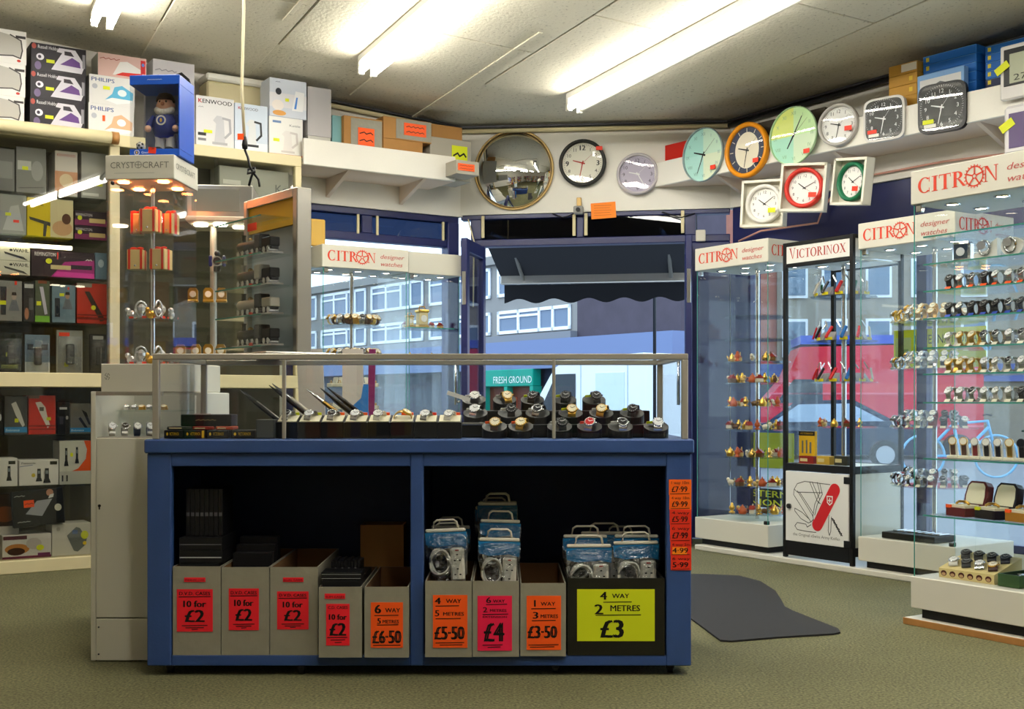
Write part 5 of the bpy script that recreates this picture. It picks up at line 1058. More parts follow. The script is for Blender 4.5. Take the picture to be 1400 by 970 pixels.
for s_ in (-1, 1):
    MB().lathe([(.016, .0), (.017, .016), (.015, .03), (.02, .052)], 'white', 10, T(.017*s_, 0, .008)).obj('leg', gn)
    MB().sph((.018*s_, -.012, .008), (.014, .024, .009), '#20242e', 10, 6).obj('boot', gn)
    MB().tube([(.034*s_, 0, .112), (.05*s_, -.006, .09), (.044*s_, -.03, .074)], [.013, .012, .009], kit, 8).obj('sleeve', gn); MB().sph((.044*s_, -.034, .07), .011, sk, 8, 6).obj('hand', gn)
MB().lathe([(.02, .044), (.032, .05), (.034, .062), (.03, .07)], '#20308c/.5', 14).obj('shorts', gn)
MB().sph((0, -.002, .15), (.026, .026, .028), sk, 14, 10).obj('head', gn)
MB().sph((0, -.028, .15), (.006, .008, .006), '#d08a6a', 8, 6).obj('nose', gn)
for s_ in (-1, 1): MB().sph((.01*s_, -.024, .158), .0035, 'black', 6, 4).obj('eye', gn); MB().sph((.027*s_, 0, .15), (.004, .006, .008), sk, 6, 4).obj('ear', gn)
bd = MB()
for i in range(9):
    a_ = math.radians(200+i*17.5); bd.sph((.024*math.cos(a_), .022*math.sin(a_)-.002, .134-.01*math.sin(PI*i/8)), .011, '#e8e4dc', 7, 5)
bd.obj('beard', gn)
MB().lathe([(.03, .163), (.028, .172), (.022, .185), (.0005, .192)], '#3a2418', 14).obj('hair', gn)
MB().flat(ell(0, .095, .016, .016, 16), -.0405, '#e8e4d8').flat(ell(0, .095, .011, .011, 16), -.041, '#2040a0').flat(ell(0, .095, .004, .007, 10), -.0415, '#d8b040').obj('crest', gn)
fb = thing('football', 'toy black and white football beside the boxed gnome', 'ball', GB.m(gw*.15, .035, zg+.0275))
MB().sph((0, 0, .016), .016, 'white', 12, 8).obj('ball', fb)
mb = MB()
for q_ in ((0, -1, 0), (-.7, -.6, .4), (.7, -.6, .4), (0, -.5, .86), (-.5, -.7, -.5), (.5, -.7, -.5)):
    v_ = Vector(q_).normalized(); X = T(0, 0, .016) @ v_.to_track_quat('Z', 'Y').to_matrix().to_4x4(); mb.cyl(.005, .0148, .0163, 'black', 5, X)
mb.obj('patch', fb)
# ================================================================== silver jewellery stand behind the tower
JD = 4.75; JS = Fr(cx_(255, JD), JD, 6)
wj = cx_(344, JD)-cx_(255, JD); j0 = cz_(297, JD); j1 = cz_(252, JD)
jt = thing('jewellery_tower', 'silver headed round display tower with gold miniature clocks behind the crystal tower', 'display tower', JS.m(0, 0, 0))
hd = MB().box(0, wj, 0, .22, j0, j1, 'alu', .004).obj('header', jt)
MB().box(.02, wj*.8, -.002, 0, j0+.025, j1-.018, '#77756c/.3').obj('header_panel', jt)
MB().box(0, wj+.06, -.04, .26, j0-.02, j0, '#cfc3ac', .004).obj('canopy', jt)
MB().cyl(.014, .02, j0-.02, 'steel', 14, T(.09, .12, 0)).obj('pole', jt); MB().cyl(.17, .0005, .02, 'white_lam', 28, T(.09, .12, 0)).obj('foot', jt)
for x_, y_ in ((.13, .04), (.2, .1), (.05, .05)): MB().cyl(.028, -.008, -.0005, 'spot', 16, T(x_, y_, j0-.02)).obj('downlight', jt)
jz = [cz_(y, JD+.08) for y in (375, 416, 492)]
for z in jz: MB().cyl(.155, z-.006, z, 'glass_shelf', 32, T(.09, .12, 0)).obj('glass_shelf', jt)
def jon(px, y, z, rz=0): 
    D = JD+y; s_ = JS.loc(cx_(px, D), D); return JS.m(s_[0], s_[1], z+.001, rz)
def mini(X, kind, label):
    r = thing('miniature_clock', label, 'miniature clock', X, 'miniature clocks on the round tower')
    if kind == 'gold':
        MB().box(-.022, .022, -.01, .01, 0, .012, 'gold', .003).obj('foot', r); MB().prism([(-.02, .012), (.02, .012), (.02, .048), (.012, .06), (-.012, .06), (-.02, .048)], -.008, .008, 'gold').obj('case', r); MB().cyl(.013, 0, .002, '#f2ead2', 16, T(0, -.008, .034) @ Rx(90)).obj('dial', r)
    else:
        MB().box(-.012, .012, -.01, .01, .0, .006, 'black').obj('foot', r)
        for s_ in (-1, 1): MB().box(.008*s_-.006, .008*s_+.006, -.006, .006, .006, .026, 'offblack', .002).obj('leg', r); MB().box(.027*s_-.007, .027*s_+.007, -.007, .007, .024, .07, 'navy', .004).obj('arm', r)
        MB().cyl(.021, -.01, .008, 'chrome', 18, T(0, 0, .046) @ Rx(90)).cyl(.016, .0085, .0095, '#1a1a22', 18, T(0, 0, .046) @ Rx(90)).obj('dial', r); MB().sph((0, 0, .078), .012, 'darkmetal', 10, 6).obj('head', r)
mini(jon(297, .03, jz[0]), 'robot', 'robot shaped miniature clock on the upper glass shelf')
for i, px in enumerate((264, 285, 303)): mini(jon(px, .02, jz[1]), 'gold', 'gold miniature clock, %s from the left on the middle glass shelf' % ORD[i])
for i, px in enumerate((247, 268, 285, 302)): mini(jon(px, .03, jz[2]), 'gold', 'gold miniature clock, %s from the left on the lowest glass shelf' % ORD[i])
# ================================================================== aluminium board with miniature trains, on the glass case
ztc = ZC+gh+.0012
p0 = Vector((cx_(333, 4.16), 4.16)); p1 = Vector((cx_(406, 3.86), 3.86)); dv = p1-p0; AB = Fr(p0.x, p0.y, math.degrees(math.atan2(dv.y, dv.x))); bwid = dv.length
ab = thing('train_display', 'aluminium display board with glass shelves of miniature trains on the case', 'display stand', AB.m(0, 0, ztc))
tb = cz_(255, 3.86)-ztc; sc_t = .012
pp0 = Vector((cx_(306, 4.0), 4.0)); 
MB().box(-.03, bwid+.03, -.13, .13, 0, .012, 'alu', .003).obj('base_plate', ab)
MB().box(bwid-.03, bwid, -.0, .055, .012, tb, 'alu', .003).obj('board_post', ab); MB().box(0, .025, 0, .055, .012, tb, 'alu', .003).obj('board_post', ab)
MB().box(.025, bwid-.03, 0, .055, tb-.03, tb, 'alu', .002).obj('board_rail', ab)
yz0 = cz_(310, 3.95)-ztc
MB().box(.025, bwid-.03, .008, .04, yz0, tb-.03, '#d2a52c/.5').obj('yellow_panel', ab); MB().box(.025, bwid-.03, .02, .04, .012, yz0, '#c3ced2/.4').obj('back_panel', ab)
gt = cz_(300, 3.9)-ztc; lev = [.0125, .085, .165, .245]; lev = [cz_(y, 3.93)-ztc for y in (474, 432, 392, 350)]
MB().box(.0, bwid-.035, -.115, -.111, .012, gt, 'glass').obj('front_glass', ab); MB().box(.0, .004, -.111, -.001, .012, gt, 'glass').obj('side_glass', ab); MB().box(bwid-.039, bwid-.035, -.111, -.001, .012, gt, 'glass').obj('side_glass', ab)
for z in lev+[gt+.005]:
    g_ = MB().box(.005, bwid-.04, -.11, -.001, z-.005, z, 'glass_shelf').obj('glass_shelf', ab); MB().box(.005, bwid-.04, -.1108, -.1101, z-.005, z, 'glassedge').obj('shelf_edge', g_)
MB().box(.03, bwid-.04, .06, .12, .3, .304, 'glass_shelf').obj('glass_shelf', ab); MB().box(bwid-.045, bwid-.041, .06, .12, .012, gt, 'glass').obj('side_glass', ab)
def loco(X, kind, label):
    r = thing('miniature_train', label, 'miniature train', X, 'miniature trains on glass shelves')
    k1, k2 = (('offblack', 'black'), ('steel', 'offblack'), ('offblack', 'steel'))[kind]
    MB().box(-.09, .09, -.014, .014, .0, .004, 'silver').obj('track', r)
    MB().box(-.08, .08, -.009, .009, .010, .016, 'darkmetal', .001).obj('chassis', r)
    MB().cyl(.0105, -.075, .01, k1, 14, T(0, 0, .027) @ Ry(90)).obj('boiler', r); MB().box(.01, .035, -.013, .013, .016, .046, k2, .002).obj('cab', r); MB().box(.042, .08, -.012, .012, .016, .036, k1, .002).obj('tender', r)
    MB().lathe([(.005, .036), (.0045, .048), (.006, .052)], k2, 10, T(-.062, 0, 0)).obj('chimney', r); MB().sph((-.03, 0, .038), (.006, .006, .006), 'brass', 8, 5).obj('dome', r)
    for x in (-.066, -.045, -.022, 0, .022, .052, .07): MB().cyl(.0065, -.0115, .0115, 'silver', 12, T(x, 0, .0105) @ Rx(90)).obj('wheel', r)
    MB().box(-.006, .006, -.016, -.0145, -.0, .008, Rd).obj('price_tag', r)
for i, z in enumerate(lev):
    loco(AB.m(bwid*.52, -.05, ztc+z+.0008) @ Matrix.Scale(1.6, 4), i % 3, 'miniature steam train on the %s glass shelf of the aluminium board' % ['lowest', 'second', 'third', 'top'][i])
MB().box(bwid-.12, bwid-.06, -.118, -.1155, gt-.045, gt-.02, Rd).obj('price_tag', ab)
# ================================================================== front wall: convex mirror, clocks, camera, note
mx_, mz_ = FA.at(703, 233); rm = (FA.at(756, 233)[0]-FA.at(650, 233)[0])/2
mr = thing('convex_mirror', 'large round convex security mirror with brass rim above the doorway', 'mirror', FA.m(mx_, -.012, mz_) @ Rx(90))
MB().lathe([(.0005, .075)]+[(rm*.97*math.sin(t/14*1.0)/math.sin(1.0), .075-.085*(1-math.cos(t/14*1.0))/(1-math.cos(1.0))*.9) for t in range(1, 15)], 'mirror', 48).obj('mirror_face', mr)
MB().tube([(rm*math.cos(2*PI*i/48), rm*math.sin(2*PI*i/48), .004) for i in range(48)], .007, 'goldmat', 8, True).obj('rim', mr)
MB().cyl(rm*.98, -.010, -.006, 'darkmetal', 32).obj('backing', mr)
def hands(mb, r, hm, cols, y, sec=None):
    (h, m_) = hm
    for ang, l, w_, c_ in (((h+m_/60)*30, .5*r, .075*r, cols), (m_*6, .74*r, .055*r, cols))+(((sec*6, .8*r, .015*r, cols),) if sec is not None else ()):
        a = math.radians(90-ang); dx, dz = math.cos(a), math.sin(a)
        mb.flat([(-dx*.12*r-dz*w_/2, -dz*.12*r+dx*w_/2), (-dx*.12*r+dz*w_/2, -dz*.12*r-dx*w_/2), (dx*l+dz*w_*.3, dz*l-dx*w_*.3), (dx*l-dz*w_*.3, dz*l+dx*w_*.3)], y, c_)
    mb.flat(ell(0, 0, .05*r, .05*r, 12), y-.0003, cols)
def numerals(mb, r, rr, h, col, y, big=(), roman=False, skip=()):
    RM = ['XII', 'I', 'II', 'III', 'IV', 'V', 'VI', 'VII', 'VIII', 'IX', 'X', 'XI']
    for k in range(12):
        if k in skip: continue
        a = math.radians(90-30*k); hh = h*(1.5 if k in big else 1.)
        if roman: mb.text(RM[k], rr*r*math.cos(a), rr*r*math.sin(a)-hh/2, hh, col, y, rot=0)
        else: mb.text(str(k if k else 12), rr*r*math.cos(a), rr*r*math.sin(a)-hh/2, hh, col, y, bold=.05 if k in big else 0)
def ticks(mb, r, col, y, n=60):
    for k in range(n):
        a = 2*PI*k/n; l = .05 if k % 5 else .08; stroke(mb, [((.93-l)*r*math.cos(a), (.93-l)*r*math.sin(a)), (.93*r*math.cos(a), .93*r*math.sin(a))], .012*r, y, col)
def round_clock(X, r, rim, face, hm, label, rimw=.12, ink='black', hcol='black', roman=False, tagc=None, extra=None, nh=.2, big=(), thick=.035, group='wall clocks'):
    c = thing('wall_clock', label, 'clock', X, group)
    MB().lathe([(r*.98, 0), (r, -.006), (r, -thick), (r*(1-rimw*.4), -thick-.008), (r*(1-rimw), -thick), (r*(1-rimw), -thick*.5)], rim, 40, Rx(-90)).cyl(r*.97, 0, .004, rim, 32, Rx(90)).obj('clock_rim', c)
    ri = r*(1-rimw)
    MB().lathe([(.0005, -thick*.55), (ri, -thick*.55)], face, 36, Rx(-90), False).obj('clock_face', c)
    y = -thick*.55-.0008; mb = MB()
    if extra: extra(mb, ri, y)
    numerals(mb, ri, .76 if not roman else .8, ri*nh, ink, y-.0006, big, roman); ticks(mb, ri, ink, y-.0006) if not roman else None
    mb.obj('numerals', c); mb = MB(); hands(mb, ri, hm, hcol, y-.0016, 8); mb.obj('hands', c)
    MB().lathe([(.0005, -thick-.001), (ri*.98, -thick)], 'glass', 36, Rx(-90), True).obj('clock_glass', c)
    if tagc: MB().box(r*tagc[0]-.02, r*tagc[0]+.02, -thick-.008, -thick-.006, r*tagc[1]-.012, r*tagc[1]+.012, tagc[2]).obj('price_tag', c)
    return c
def fa(px, py, d): s_, z_ = FA.at(px, py, d); return FA.m(s_, d, z_)
rk = (FA.at(829, 224)[0]-FA.at(765, 224)[0])/2
round_clock(fa(797, 224, -.004), rk, '#2a2a28/.4', '#e4dfcf', (9, 32), 'black rimmed wall clock with red hands above the doorway', .14, 'black', '#b02818', tagc=(.72, .58, Rd), big=(0, 3, 6, 9), nh=.17)
rk = (FA.at(902, 240)[0]-FA.at(845, 240)[0])/2
round_clock(fa(872, 239, -.004), rk, '#c3bcc0/.35', '#bdb4c8', (9, 25), 'silver rimmed wall clock with lilac face, partly behind the shelf end', .13, '#4a4650', '#e8e8e8', nh=.2)
cm = thing('security_camera', 'small grey security camera under the black rimmed clock', 'camera', fa(792, 286, -.002))
MB().box(-.015, .015, -.02, .0, .0, .07, 'goldmat', .003).obj('bracket', cm); MB().box(-.03, .03, -.07, -.02, -.04, .01, '#8d8c88/.4', .006).obj('body', cm); MB().cyl(.014, .07, .078, 'black', 14, T(0, 0, -.015) @ Rx(90)).obj('lens', cm)
nt_ = thing('paper_note', 'orange handwritten paper note pinned beside the security camera', 'note', fa(825, 288, -.004)); 
MB().box(-.078, .078, -.002, 0, -.05, .05, '#ff8a1e', 0, Ry(-3)).obj('paper', nt_); mb = MB()
for k in range(5): stroke(mb, [(-.06, .03-.015*k), (.05-.01*(k % 2), .032-.015*k)], .0016, -.003, '#7a4a1a')
mb.obj('handwriting', nt_)
wr = MB()
for pts in (((640, 300), (648, 330), (647, 420)), ): wr.tube([(*[FA.at(p[0], p[1], -.03)[0]], -.03, FA.at(p[0], p[1], -.03)[1]) for p in pts], .005, 'cord', 6)
tag(wr.obj('hanging_wire', None, FA.m()), 'pale wire hanging down the corner beside the convex mirror', 'wire')
wr = MB()
for k, pts in enumerate((((755, 292), (770, 298), (786, 292)), ((905, 290), (930, 298), (950, 292)))): wr.tube([(FA.at(p[0], p[1], -.01)[0], -.012, FA.at(p[0], p[1], -.01)[1]) for p in pts], .004, 'black', 6)
tag(wr.obj('loose_wire', None, FA.m()), 'thin black loose wires under the clock panel above the doorway', 'wire')
# switch box in the corner
sw = MB().box(-.03, .03, -.03, 0, -.035, .035, '#d4cfc0', .004).obj('switch_box', None, fa(958, 323, -.004)); tag(sw, 'small cream switch box at the right of the doorway', 'switch')
# ================================================================== clocks hung on the right-hand shelf
def rs(px, py, d, yaw=0): s_, z_ = RS.at(px, py, d); return RS.m(s_, d, z_, yaw)
def rr_(px, ry): D = RS.dist(px, -.03); return ry/FPX*D
cf = lambda a, b_, c_, d_: (lambda mb, r, y: [mb.flat([(0, 0)]+ell(0, 0, r*.99, r*.99, 10, 90*k, 90*k+90), y, (a, b_, c_, d_)[k]) for k in range(4)])
round_clock(rs(963, 212, -.002), rr_(963, 37), '#8fa3a4/.25', '#bfe0d0', (9, 34), 'pale mint glass wall clock with roman numerals, leftmost on the shelf', .035, '#7fa8a0', 'black', True, (.55, -.55, Rd), cf('#c9e6cf', '#a9dcd2', '#b4e2da', '#dfe9cd'), .13, thick=.016)
def ringface(mb, r, y): mb.flat(ell(0, 0, r, r, 40), y, '#3c4256'); mb.flat(ell(0, 0, r*.66, r*.78, 36), y-.0003, '#e6dcc6'); [stroke(mb, [(r*.78*math.cos(a), r*.78*math.sin(a)), (r*.94*math.cos(a), r*.94*math.sin(a))], .03*r, y-.0005, '#e6dcc6') for a in [2*PI*k/12 for k in range(12)]]
round_clock(rs(1024, 206, -.002), rr_(1024, 38), '#d98a14/.35', '#3c4256', (9, 32), 'wall clock with thick orange rim and dark ring face', .16, '#3c4256', '#3a3a3a', True, (.5, -.45, Rd), ringface, .0001, thick=.03)
round_clock(rs(1086, 186, -.03), rr_(1084, 40), '#a8c89c/.2', '#c6e2a4', (7, 5), 'large green and yellow glass wall clock with roman numerals', .03, '#8db48a', 'black', True, (.6, -.62, Rd), cf('#c3e3a8', '#d6e07a', '#a9dcc4', '#d0e2c2'), .13, thick=.012)
round_clock(rs(1149, 172, -.002, 12), rr_(1149, 29), '#b9b5b0/.3', '#eceae6', (9, 32), 'white faced wall clock with silver rim beside the green glass clock', .14, '#3a3a3a', 'black', tagc=(.55, -.25, Rd), nh=.2)
def square_clock(X, r, rim, label, tagc):
    c = thing('wall_clock', label, 'clock', X, 'wall clocks'); n = 40
    def sq(k, nn=40): return [(k*math.copysign(abs(math.cos(2*PI*i/nn))**.35, math.cos(2*PI*i/nn)), k*math.copysign(abs(math.sin(2*PI*i/nn))**.35, math.sin(2*PI*i/nn))) for i in range(nn)]
    MB().prism(sq(r), -.03, 0, rim).obj('clock_rim', c); MB().flat(sq(r*.9), -.0306, '#2c2c2c/.3').obj('clock_face', c)
    mb = MB(); numerals(mb, r*.9, .74, r*.17, '#eeeeee', -.0314); ticks(mb, r*.97, '#dddddd', -.0312); mb.obj('numerals', c)
    mb = MB(); hands(mb, r*.9, (9, 32), '#f2f2f2', -.0322, 6); mb.obj('hands', c)
    MB().prism(sq(r*.9), -.038, -.0375, 'glass').obj('clock_glass', c)
    MB().box(-r*.75, -r*.3, -.041, -.039, -r*.62, -r*.45, tagc).obj('price_tag', c); MB().box(-r*.7, -r*.2, -.0405, -.039, -r*.78, -r*.64, '#e8e6da').obj('maker_label', c)
square_clock(rs(1212, 164, -.002, 8), rr_(1212, 30), '#d0cdc8/.3', 'squarish black faced wall clock with silver rim', Rd)
square_clock(rs(1291, 148, -.002, 8), rr_(1291, 34), '#0e0e10/.3', 'squarish black faced wall clock with black rim, rightmost of the round shelf clocks', Yt)
def boxed_clock(px, py, ry, rim, hm, tagc, label, yaw, tilt):
    d = -.06; s_, z_ = RS.at(px, py, d); D = RS.dist(px, d); h = ry/FPX*D; X = RS.m(s_, d, z_, yaw) @ Ry(tilt)
    c = thing('boxed_clock', label, 'clock', X, 'small clocks in white window boxes'); r = h*.84; w_ = h*.98
    b_ = MB(); W_, H_ = w_, h
    for q in ((-W_, -W_+.005, -H_, H_), (W_-.005, W_, -H_, H_)): b_.box(q[0], q[1], 0, .055, q[2], q[3], '#e8e4d4')
    b_.box(-W_, W_, .05, .055, -H_, H_, '#e8e4d4'); b_.box(-W_, W_, 0, .055, -H_, -H_+.005, '#e8e4d4'); b_.box(-W_, W_, 0, .055, H_-.005, H_, '#e8e4d4')
    for k, q in enumerate(((-W_, -W_+.014, -H_, H_), (W_-.014, W_, -H_, H_), (-W_, W_, -H_, -H_+.014), (-W_, W_, H_-.014, H_))): b_.box(q[0], q[1], -.003, 0, q[2], q[3], '#e8e4d4')
    b_.obj('window_box', c)
    XX = T(0, .045, 0)
    MB().lathe([(r*.98, 0), (r, -.01), (r, -.03), (r*.92, -.037), (r*.8, -.03), (r*.8, -.012)], rim, 32, XX @ Rx(-90)).obj('clock_rim', c); MB().lathe([(.0005, -.014), (r*.8, -.014)], '#efece6', 28, XX @ Rx(-90), False).obj('clock_face', c)
    mb = MB(); numerals(mb, r*.8, .76, r*.15, '#3a3a3a', .0296); mb.obj('numerals', c); mb = MB(); hands(mb, r*.8, hm, 'black', .0286, 20); mb.obj('hands', c)
    MB().box(r*.35, r*.75, -.006, -.004, -r*.5, -r*.26, tagc).obj('price_tag', c)
boxed_clock(1042, 278, 32, '#e4e1da/.35', (10, 9), Yt, 'white clock in a white window box, lowest of the boxed clocks', 16, 3)
boxed_clock(1097, 256, 33, '#c8362c/.35', (10, 10), Rd, 'red rimmed clock in a white window box', 18, 5)
boxed_clock(1160, 248, 32, '#1f6a48/.35', (10, 10), Rd, 'green rimmed clock in a white window box', -10, 8)
hg = MB()
for px in (1042, 1097, 1160):
    pass
dg = thing('digital_clock', 'digital weather clock with black bezel at the right picture edge', 'digital clock', rs(1400, 95, -.02))
MB().box(-.1, .16, -.03, 0, -.13, .12, '#d8d4d0/.4', .006).obj('case', dg); MB().box(-.08, .16, -.034, -.03, -.07, .1, 'offblack', .002).obj('bezel', dg); l_ = MB().box(-.05, .14, -.036, -.034, -.06, .075, '#a9ad94/.3').obj('screen', dg); MB().text('27.1', .02, -.05, .03, '#22241c', -.037, width=.1).obj('digits', l_)
MB().box(-.1, -.03, -.04, -.038, .04, .075, Yt, 0, Ry(-30)).obj('price_tag', dg)
wd = thing('boxed_gadget', 'white and purple boxed gadget hanging below the digital clock', 'boxed gadget', rs(1402, 172, -.02))
MB().box(-.09, .16, -.035, 0, -.13, .1, '#dcd8d8/.4', .02).obj('case', wd); MB().box(-.06, .16, -.037, -.035, -.1, .06, '#5a4a72').obj('window', wd); MB().box(-.09, -.02, -.04, -.038, .02, .06, Yt, 0, Ry(-30)).obj('price_tag', wd)
# --- boxes standing on the right-hand shelf
ZS = zS+.02
RC = lambda px, col, cmds, name, label, zb, d=.05, dep=.2, rz=0, cat='box', group=None: carton(RS, px, d, dep, col, cmds, name, label, cat, group, zb, rz)
z = ZS
for i in range(4):
    q = RC((1215, 148-15*i-16, 1254, 148-15*i), '#b98a34', [('r', .72, .3, .84, .7, '#d8b83a')]+([('r', .45, .2, .98, .9, '#e8e2d4')] if i == 3 else []), 'clock_carton', 'flat tan clock carton, %s up in its stack' % ORD[i], z, group='flat tan clock cartons'); z = q[3]
z = ZS
for i in range(5):
    q = RC((1262, 130-12*i-13, 1335, 130-12*i), '#1f66b8', [('r', .06, .3, .12, .8, '#d8c83a'), ('s', [(.02, .96), (.98, .96)], .006, '#6fa6dc')], 'blue_carton', 'flat blue clock carton, %s up in the left blue stack' % ORD[i], z, d=.09, group='flat blue cartons, left stack'); z = q[3]
z = ZS
for i in range(6):
    q = RC((1347, 122-11.5*i-12, 1440, 122-11.5*i), '#1f66b8' if i > 1 else '#15224a', [('r', .04, .3, .09, .8, '#d8c83a'), ('s', [(.02, .95), (.98, .95)], .005, '#6fa6dc')], 'blue_carton', 'flat blue clock carton, %s up in the right blue stack' % ORD[i], z, d=.09, group='flat blue cartons, right stack'); z = q[3]
q = RC((1254, 97, 1318, 148), '#7fa8d8', [('r', .06, .04, .94, .9, '#d8d8d6'), ('p', [(.12, .05), (.88, .05), (.86, .7), (.5, .82), (.14, .7)], '#55585c'), ('t', '11', .3, .52, .12, '#f0f0f0'), ('t', '12', .5, .62, .12, '#f0f0f0'), ('t', '1', .72, .54, .12, '#f0f0f0')], 'clock_pack', 'film wrapped square clock leaning behind the black rimmed clock', ZS, d=.03, dep=.04)
q = RC((1012, 160, 1128, 200), '#3b3428', None, 'dark_tray', 'dark shallow tray lying on the right shelf behind the glass clocks', ZS, d=.08, dep=.1, cat='tray')
q = RC((904, 196, 940, 216), '#c8281e', [('e', .12, .4, .06, .2, '#e8b0a8')], 'red_box', 'red box lying at the left end of the right shelf', ZS, d=.06, dep=.1)
# pink cable along the wall under the shelf
pts = [(1010, 330), (1040, 316), (1118, 305), (1125, 285), (1138, 268), (1190, 240), (1290, 221), (1345, 214), (1420, 206)]
mb = MB().tube([(RS.at(a_, b_, RW-.02)[0], RW-.02, RS.at(a_, b_, RW-.02)[1]) for a_, b_ in pts], .006, '#d09a88', 6); tag(mb.obj('wall_cable', None, RS.m()), 'pink cable running along the wall below the right-hand shelf', 'cable')
# ================================================================== tall glass watch cabinets with CITRON headers
HB0, HB1, H0, H1 = .045, .185, 1.607, 1.735
def citron_sign(mb, w, z0, h, y, left=.04, scale=1.):
    cap = h*.45; x = w*left+.01
    serif_word(mb, 'CITR*N', x, z0+h*.30, cap, '#d8432a', y, width=w*.56*scale)
    mb = MB(); mb.text('designer', x+w*.60*scale, z0+h*.53, h*.2, '#c0605a', y, 'l', shear=.35, width=w*.28*scale, bold=.012); mb.text('watches', x+w*.60*scale, z0+h*.2, h*.2, '#c0605a', y, 'l', shear=.35, width=w*.26*scale, bold=.012); return mb
def cabinet(fr, s0, s1, d0, dep, label, zb=.031, sign=True, side=False, pole=True, shelves=(), round_=True, spots=3, signw=None):
    w = s1-s0; c = thing('glass_cabinet', label, 'display cabinet', fr.m(s0, d0, zb), 'tall glass watch cabinets'); b0, b1, h0, h1 = HB0-zb+.02, HB1-zb, H0-zb, H1-zb
    MB().box(.03, w-.03, .03, dep-.02, 0, b0, 'black').obj('plinth', c); MB().box(0, w, 0, dep, b0, b1, 'white_lam', .003).obj('base', c)
    hd = MB().box(0, w, 0, dep, h0, h1, 'white_lam', .003).obj('header', c)
    if sign: mb = MB(); citron_sign(mb, signw or w, h0, h1-h0, -.0012).obj('tagline', hd); mb.obj('lettering', hd)
    if side:
        mb = MB(); XS = T(w+.0012, 0, 0) @ Rz(90)
        mb2 = MB(); citron_sign(mb2, dep*1.0, h0, h1-h0, 0).obj('tagline', hd, XS); mb2.obj('lettering', hd, XS)
    t = .005
    for a, b_ in ((.012, w-.012), ): MB().box(a, b_, .012, .012+t, b1, h0, 'glass').obj('front_pane', c); MB().box(a, b_, dep-.012-t, dep-.012, b1, h0, 'glass').obj('back_pane', c)
    for a in (.012, w-.012-t): MB().box(a, a+t, .018, dep-.018, b1, h0, 'glass').obj('side_pane', c)
    for a in (.0085, w-.0115): MB().box(a, a+.003, .0085, .0115, b1, h0, 'glassedge').obj('glass_edge', c)
    for i in range(spots):
        x = w*(i+.5)/spots
        for y in (dep*.28, dep*.72): MB().lathe([(.0005, -.002), (.02, -.002)], 'spot', 14, T(x, y, h0), False).lathe([(.02, -.002), (.029, -.005), (.03, 0)], 'chrome', 14, T(x, y, h0)).obj('downlight', c)
    MB().box(.016, .042, .008, .03, h0-.03, h0-.002, 'chrome', .003).obj('hinge', c); MB().box(w-.04, w-.014, .006, .03, b1, b1+.02, 'darkmetal', .003).obj('lock', c)
    if pole: MB().cyl(.012, b1, h0, 'chrome', 12, T(w/2, dep/2, 0)).obj('pole', c)
    for z in shelves:
        z -= zb
        if round_: MB().lathe([(.0125, z-.006), (min(w, dep)/2-.03, z-.006), (min(w, dep)/2-.03, z), (.0125, z), (.0125, z-.006)], 'glass_shelf', 36, T(w/2, dep/2, 0), False).obj('glass_shelf', c)
        else:
            g_ = MB().box(.02, w-.02, .05, dep-.05, z-.006, z, 'glass_shelf').obj('glass_shelf', c); MB().box(.02, w-.02, .0488, .0499, z-.006, z, 'glassedge').obj('shelf_edge', g_)
    return c
# --- first: figurine cabinet beside the doorway
a, b_ = R.at(950, 360, .03)[0], R.at(1050, 360, .03)[0]; dp = .43; w1 = b_-a; mid = (a+b_)/2
zsh = [R.at(1030, y, .03+dp/2)[1] for y in (434, 465, 495, 524, 556, 587, 624, 663, 700)]
c1 = cabinet(R, a, b_, .03, dp, 'tall glass cabinet of gold figurines with red lettered header beside the doorway', side=True, shelves=zsh)
FIG = {}
def figmesh(k):
    if k in FIG: return FIG[k]
    m_ = ['gold', 'goldmat', '#b5562e/.4', '#d8cdb8/.4', 'brass', '#6a4a2a/.4'][k % 6]; f = k % 4
    if f == 0: a_ = MB().lathe([(.014, 0), (.015, .004), (.006, .008), (.013, .018), (.014, .026), (.006, .036), (.007, .042), (.0005, .048)], m_, 10)
    elif f == 1: a_ = MB().sph((0, 0, .014), (.02, .012, .012), m_, 9, 6).sph((-.018, 0, .026), (.009, .008, .009), m_, 8, 5).cyl(.004, 0, .01, m_, 6, T(-.01, 0, 0)).cyl(.004, 0, .01, m_, 6, T(.011, 0, 0)).tube([(.018, 0, .016), (.028, 0, .026), (.024, 0, .034)], .0025, m_, 5)
    elif f == 2: a_ = MB().lathe([(.016, 0), (.02, .01), (.018, .022), (.01, .03), (.012, .034), (.003, .036), (.004, .042), (.0005, .044)], m_, 12).tube([(.016, 0, .024), (.03, 0, .024), (.028, 0, .008), (.018, 0, .008)], .0025, m_, 5).tube([(-.016, 0, .012), (-.028, 0, .02), (-.032, 0, .03)], .003, m_, 5)
    else: a_ = MB().box(-.018, .018, -.012, .012, 0, .02, m_, .003).prism([(-.02, .02), (.02, .02), (0, .038)], -.013, .013, '#8a2a1e/.4').cyl(.003, .02, .045, m_, 6, T(.01, 0, 0))
    FIG[k] = a_.mesh('figurine'); return FIG[k]
lv = ['topmost', 'second', 'third', 'fourth', 'fifth', 'sixth', 'seventh', 'eighth', 'lowest']
for j, z in enumerate(zsh):
    n = 0 if j < 2 else (6 if j == 2 else 10)
    for i in range(n):
        an = math.radians(190+160*i/(n-1)+j*7); rr = (.11 if i % 2 else .152)
        o = link('figurine', figmesh((i+j*3) % 12), None, R.m(mid+rr*math.cos(an), .03+dp/2+rr*math.sin(an), z+.0008, i*40)); o.scale = (1.2,)*3
        tag(o, '%s figurine from the left on the %s glass shelf of figurine cabinet' % (ORD[i], lv[j]), 'figurine', 'small figurines in the doorway cabinet')
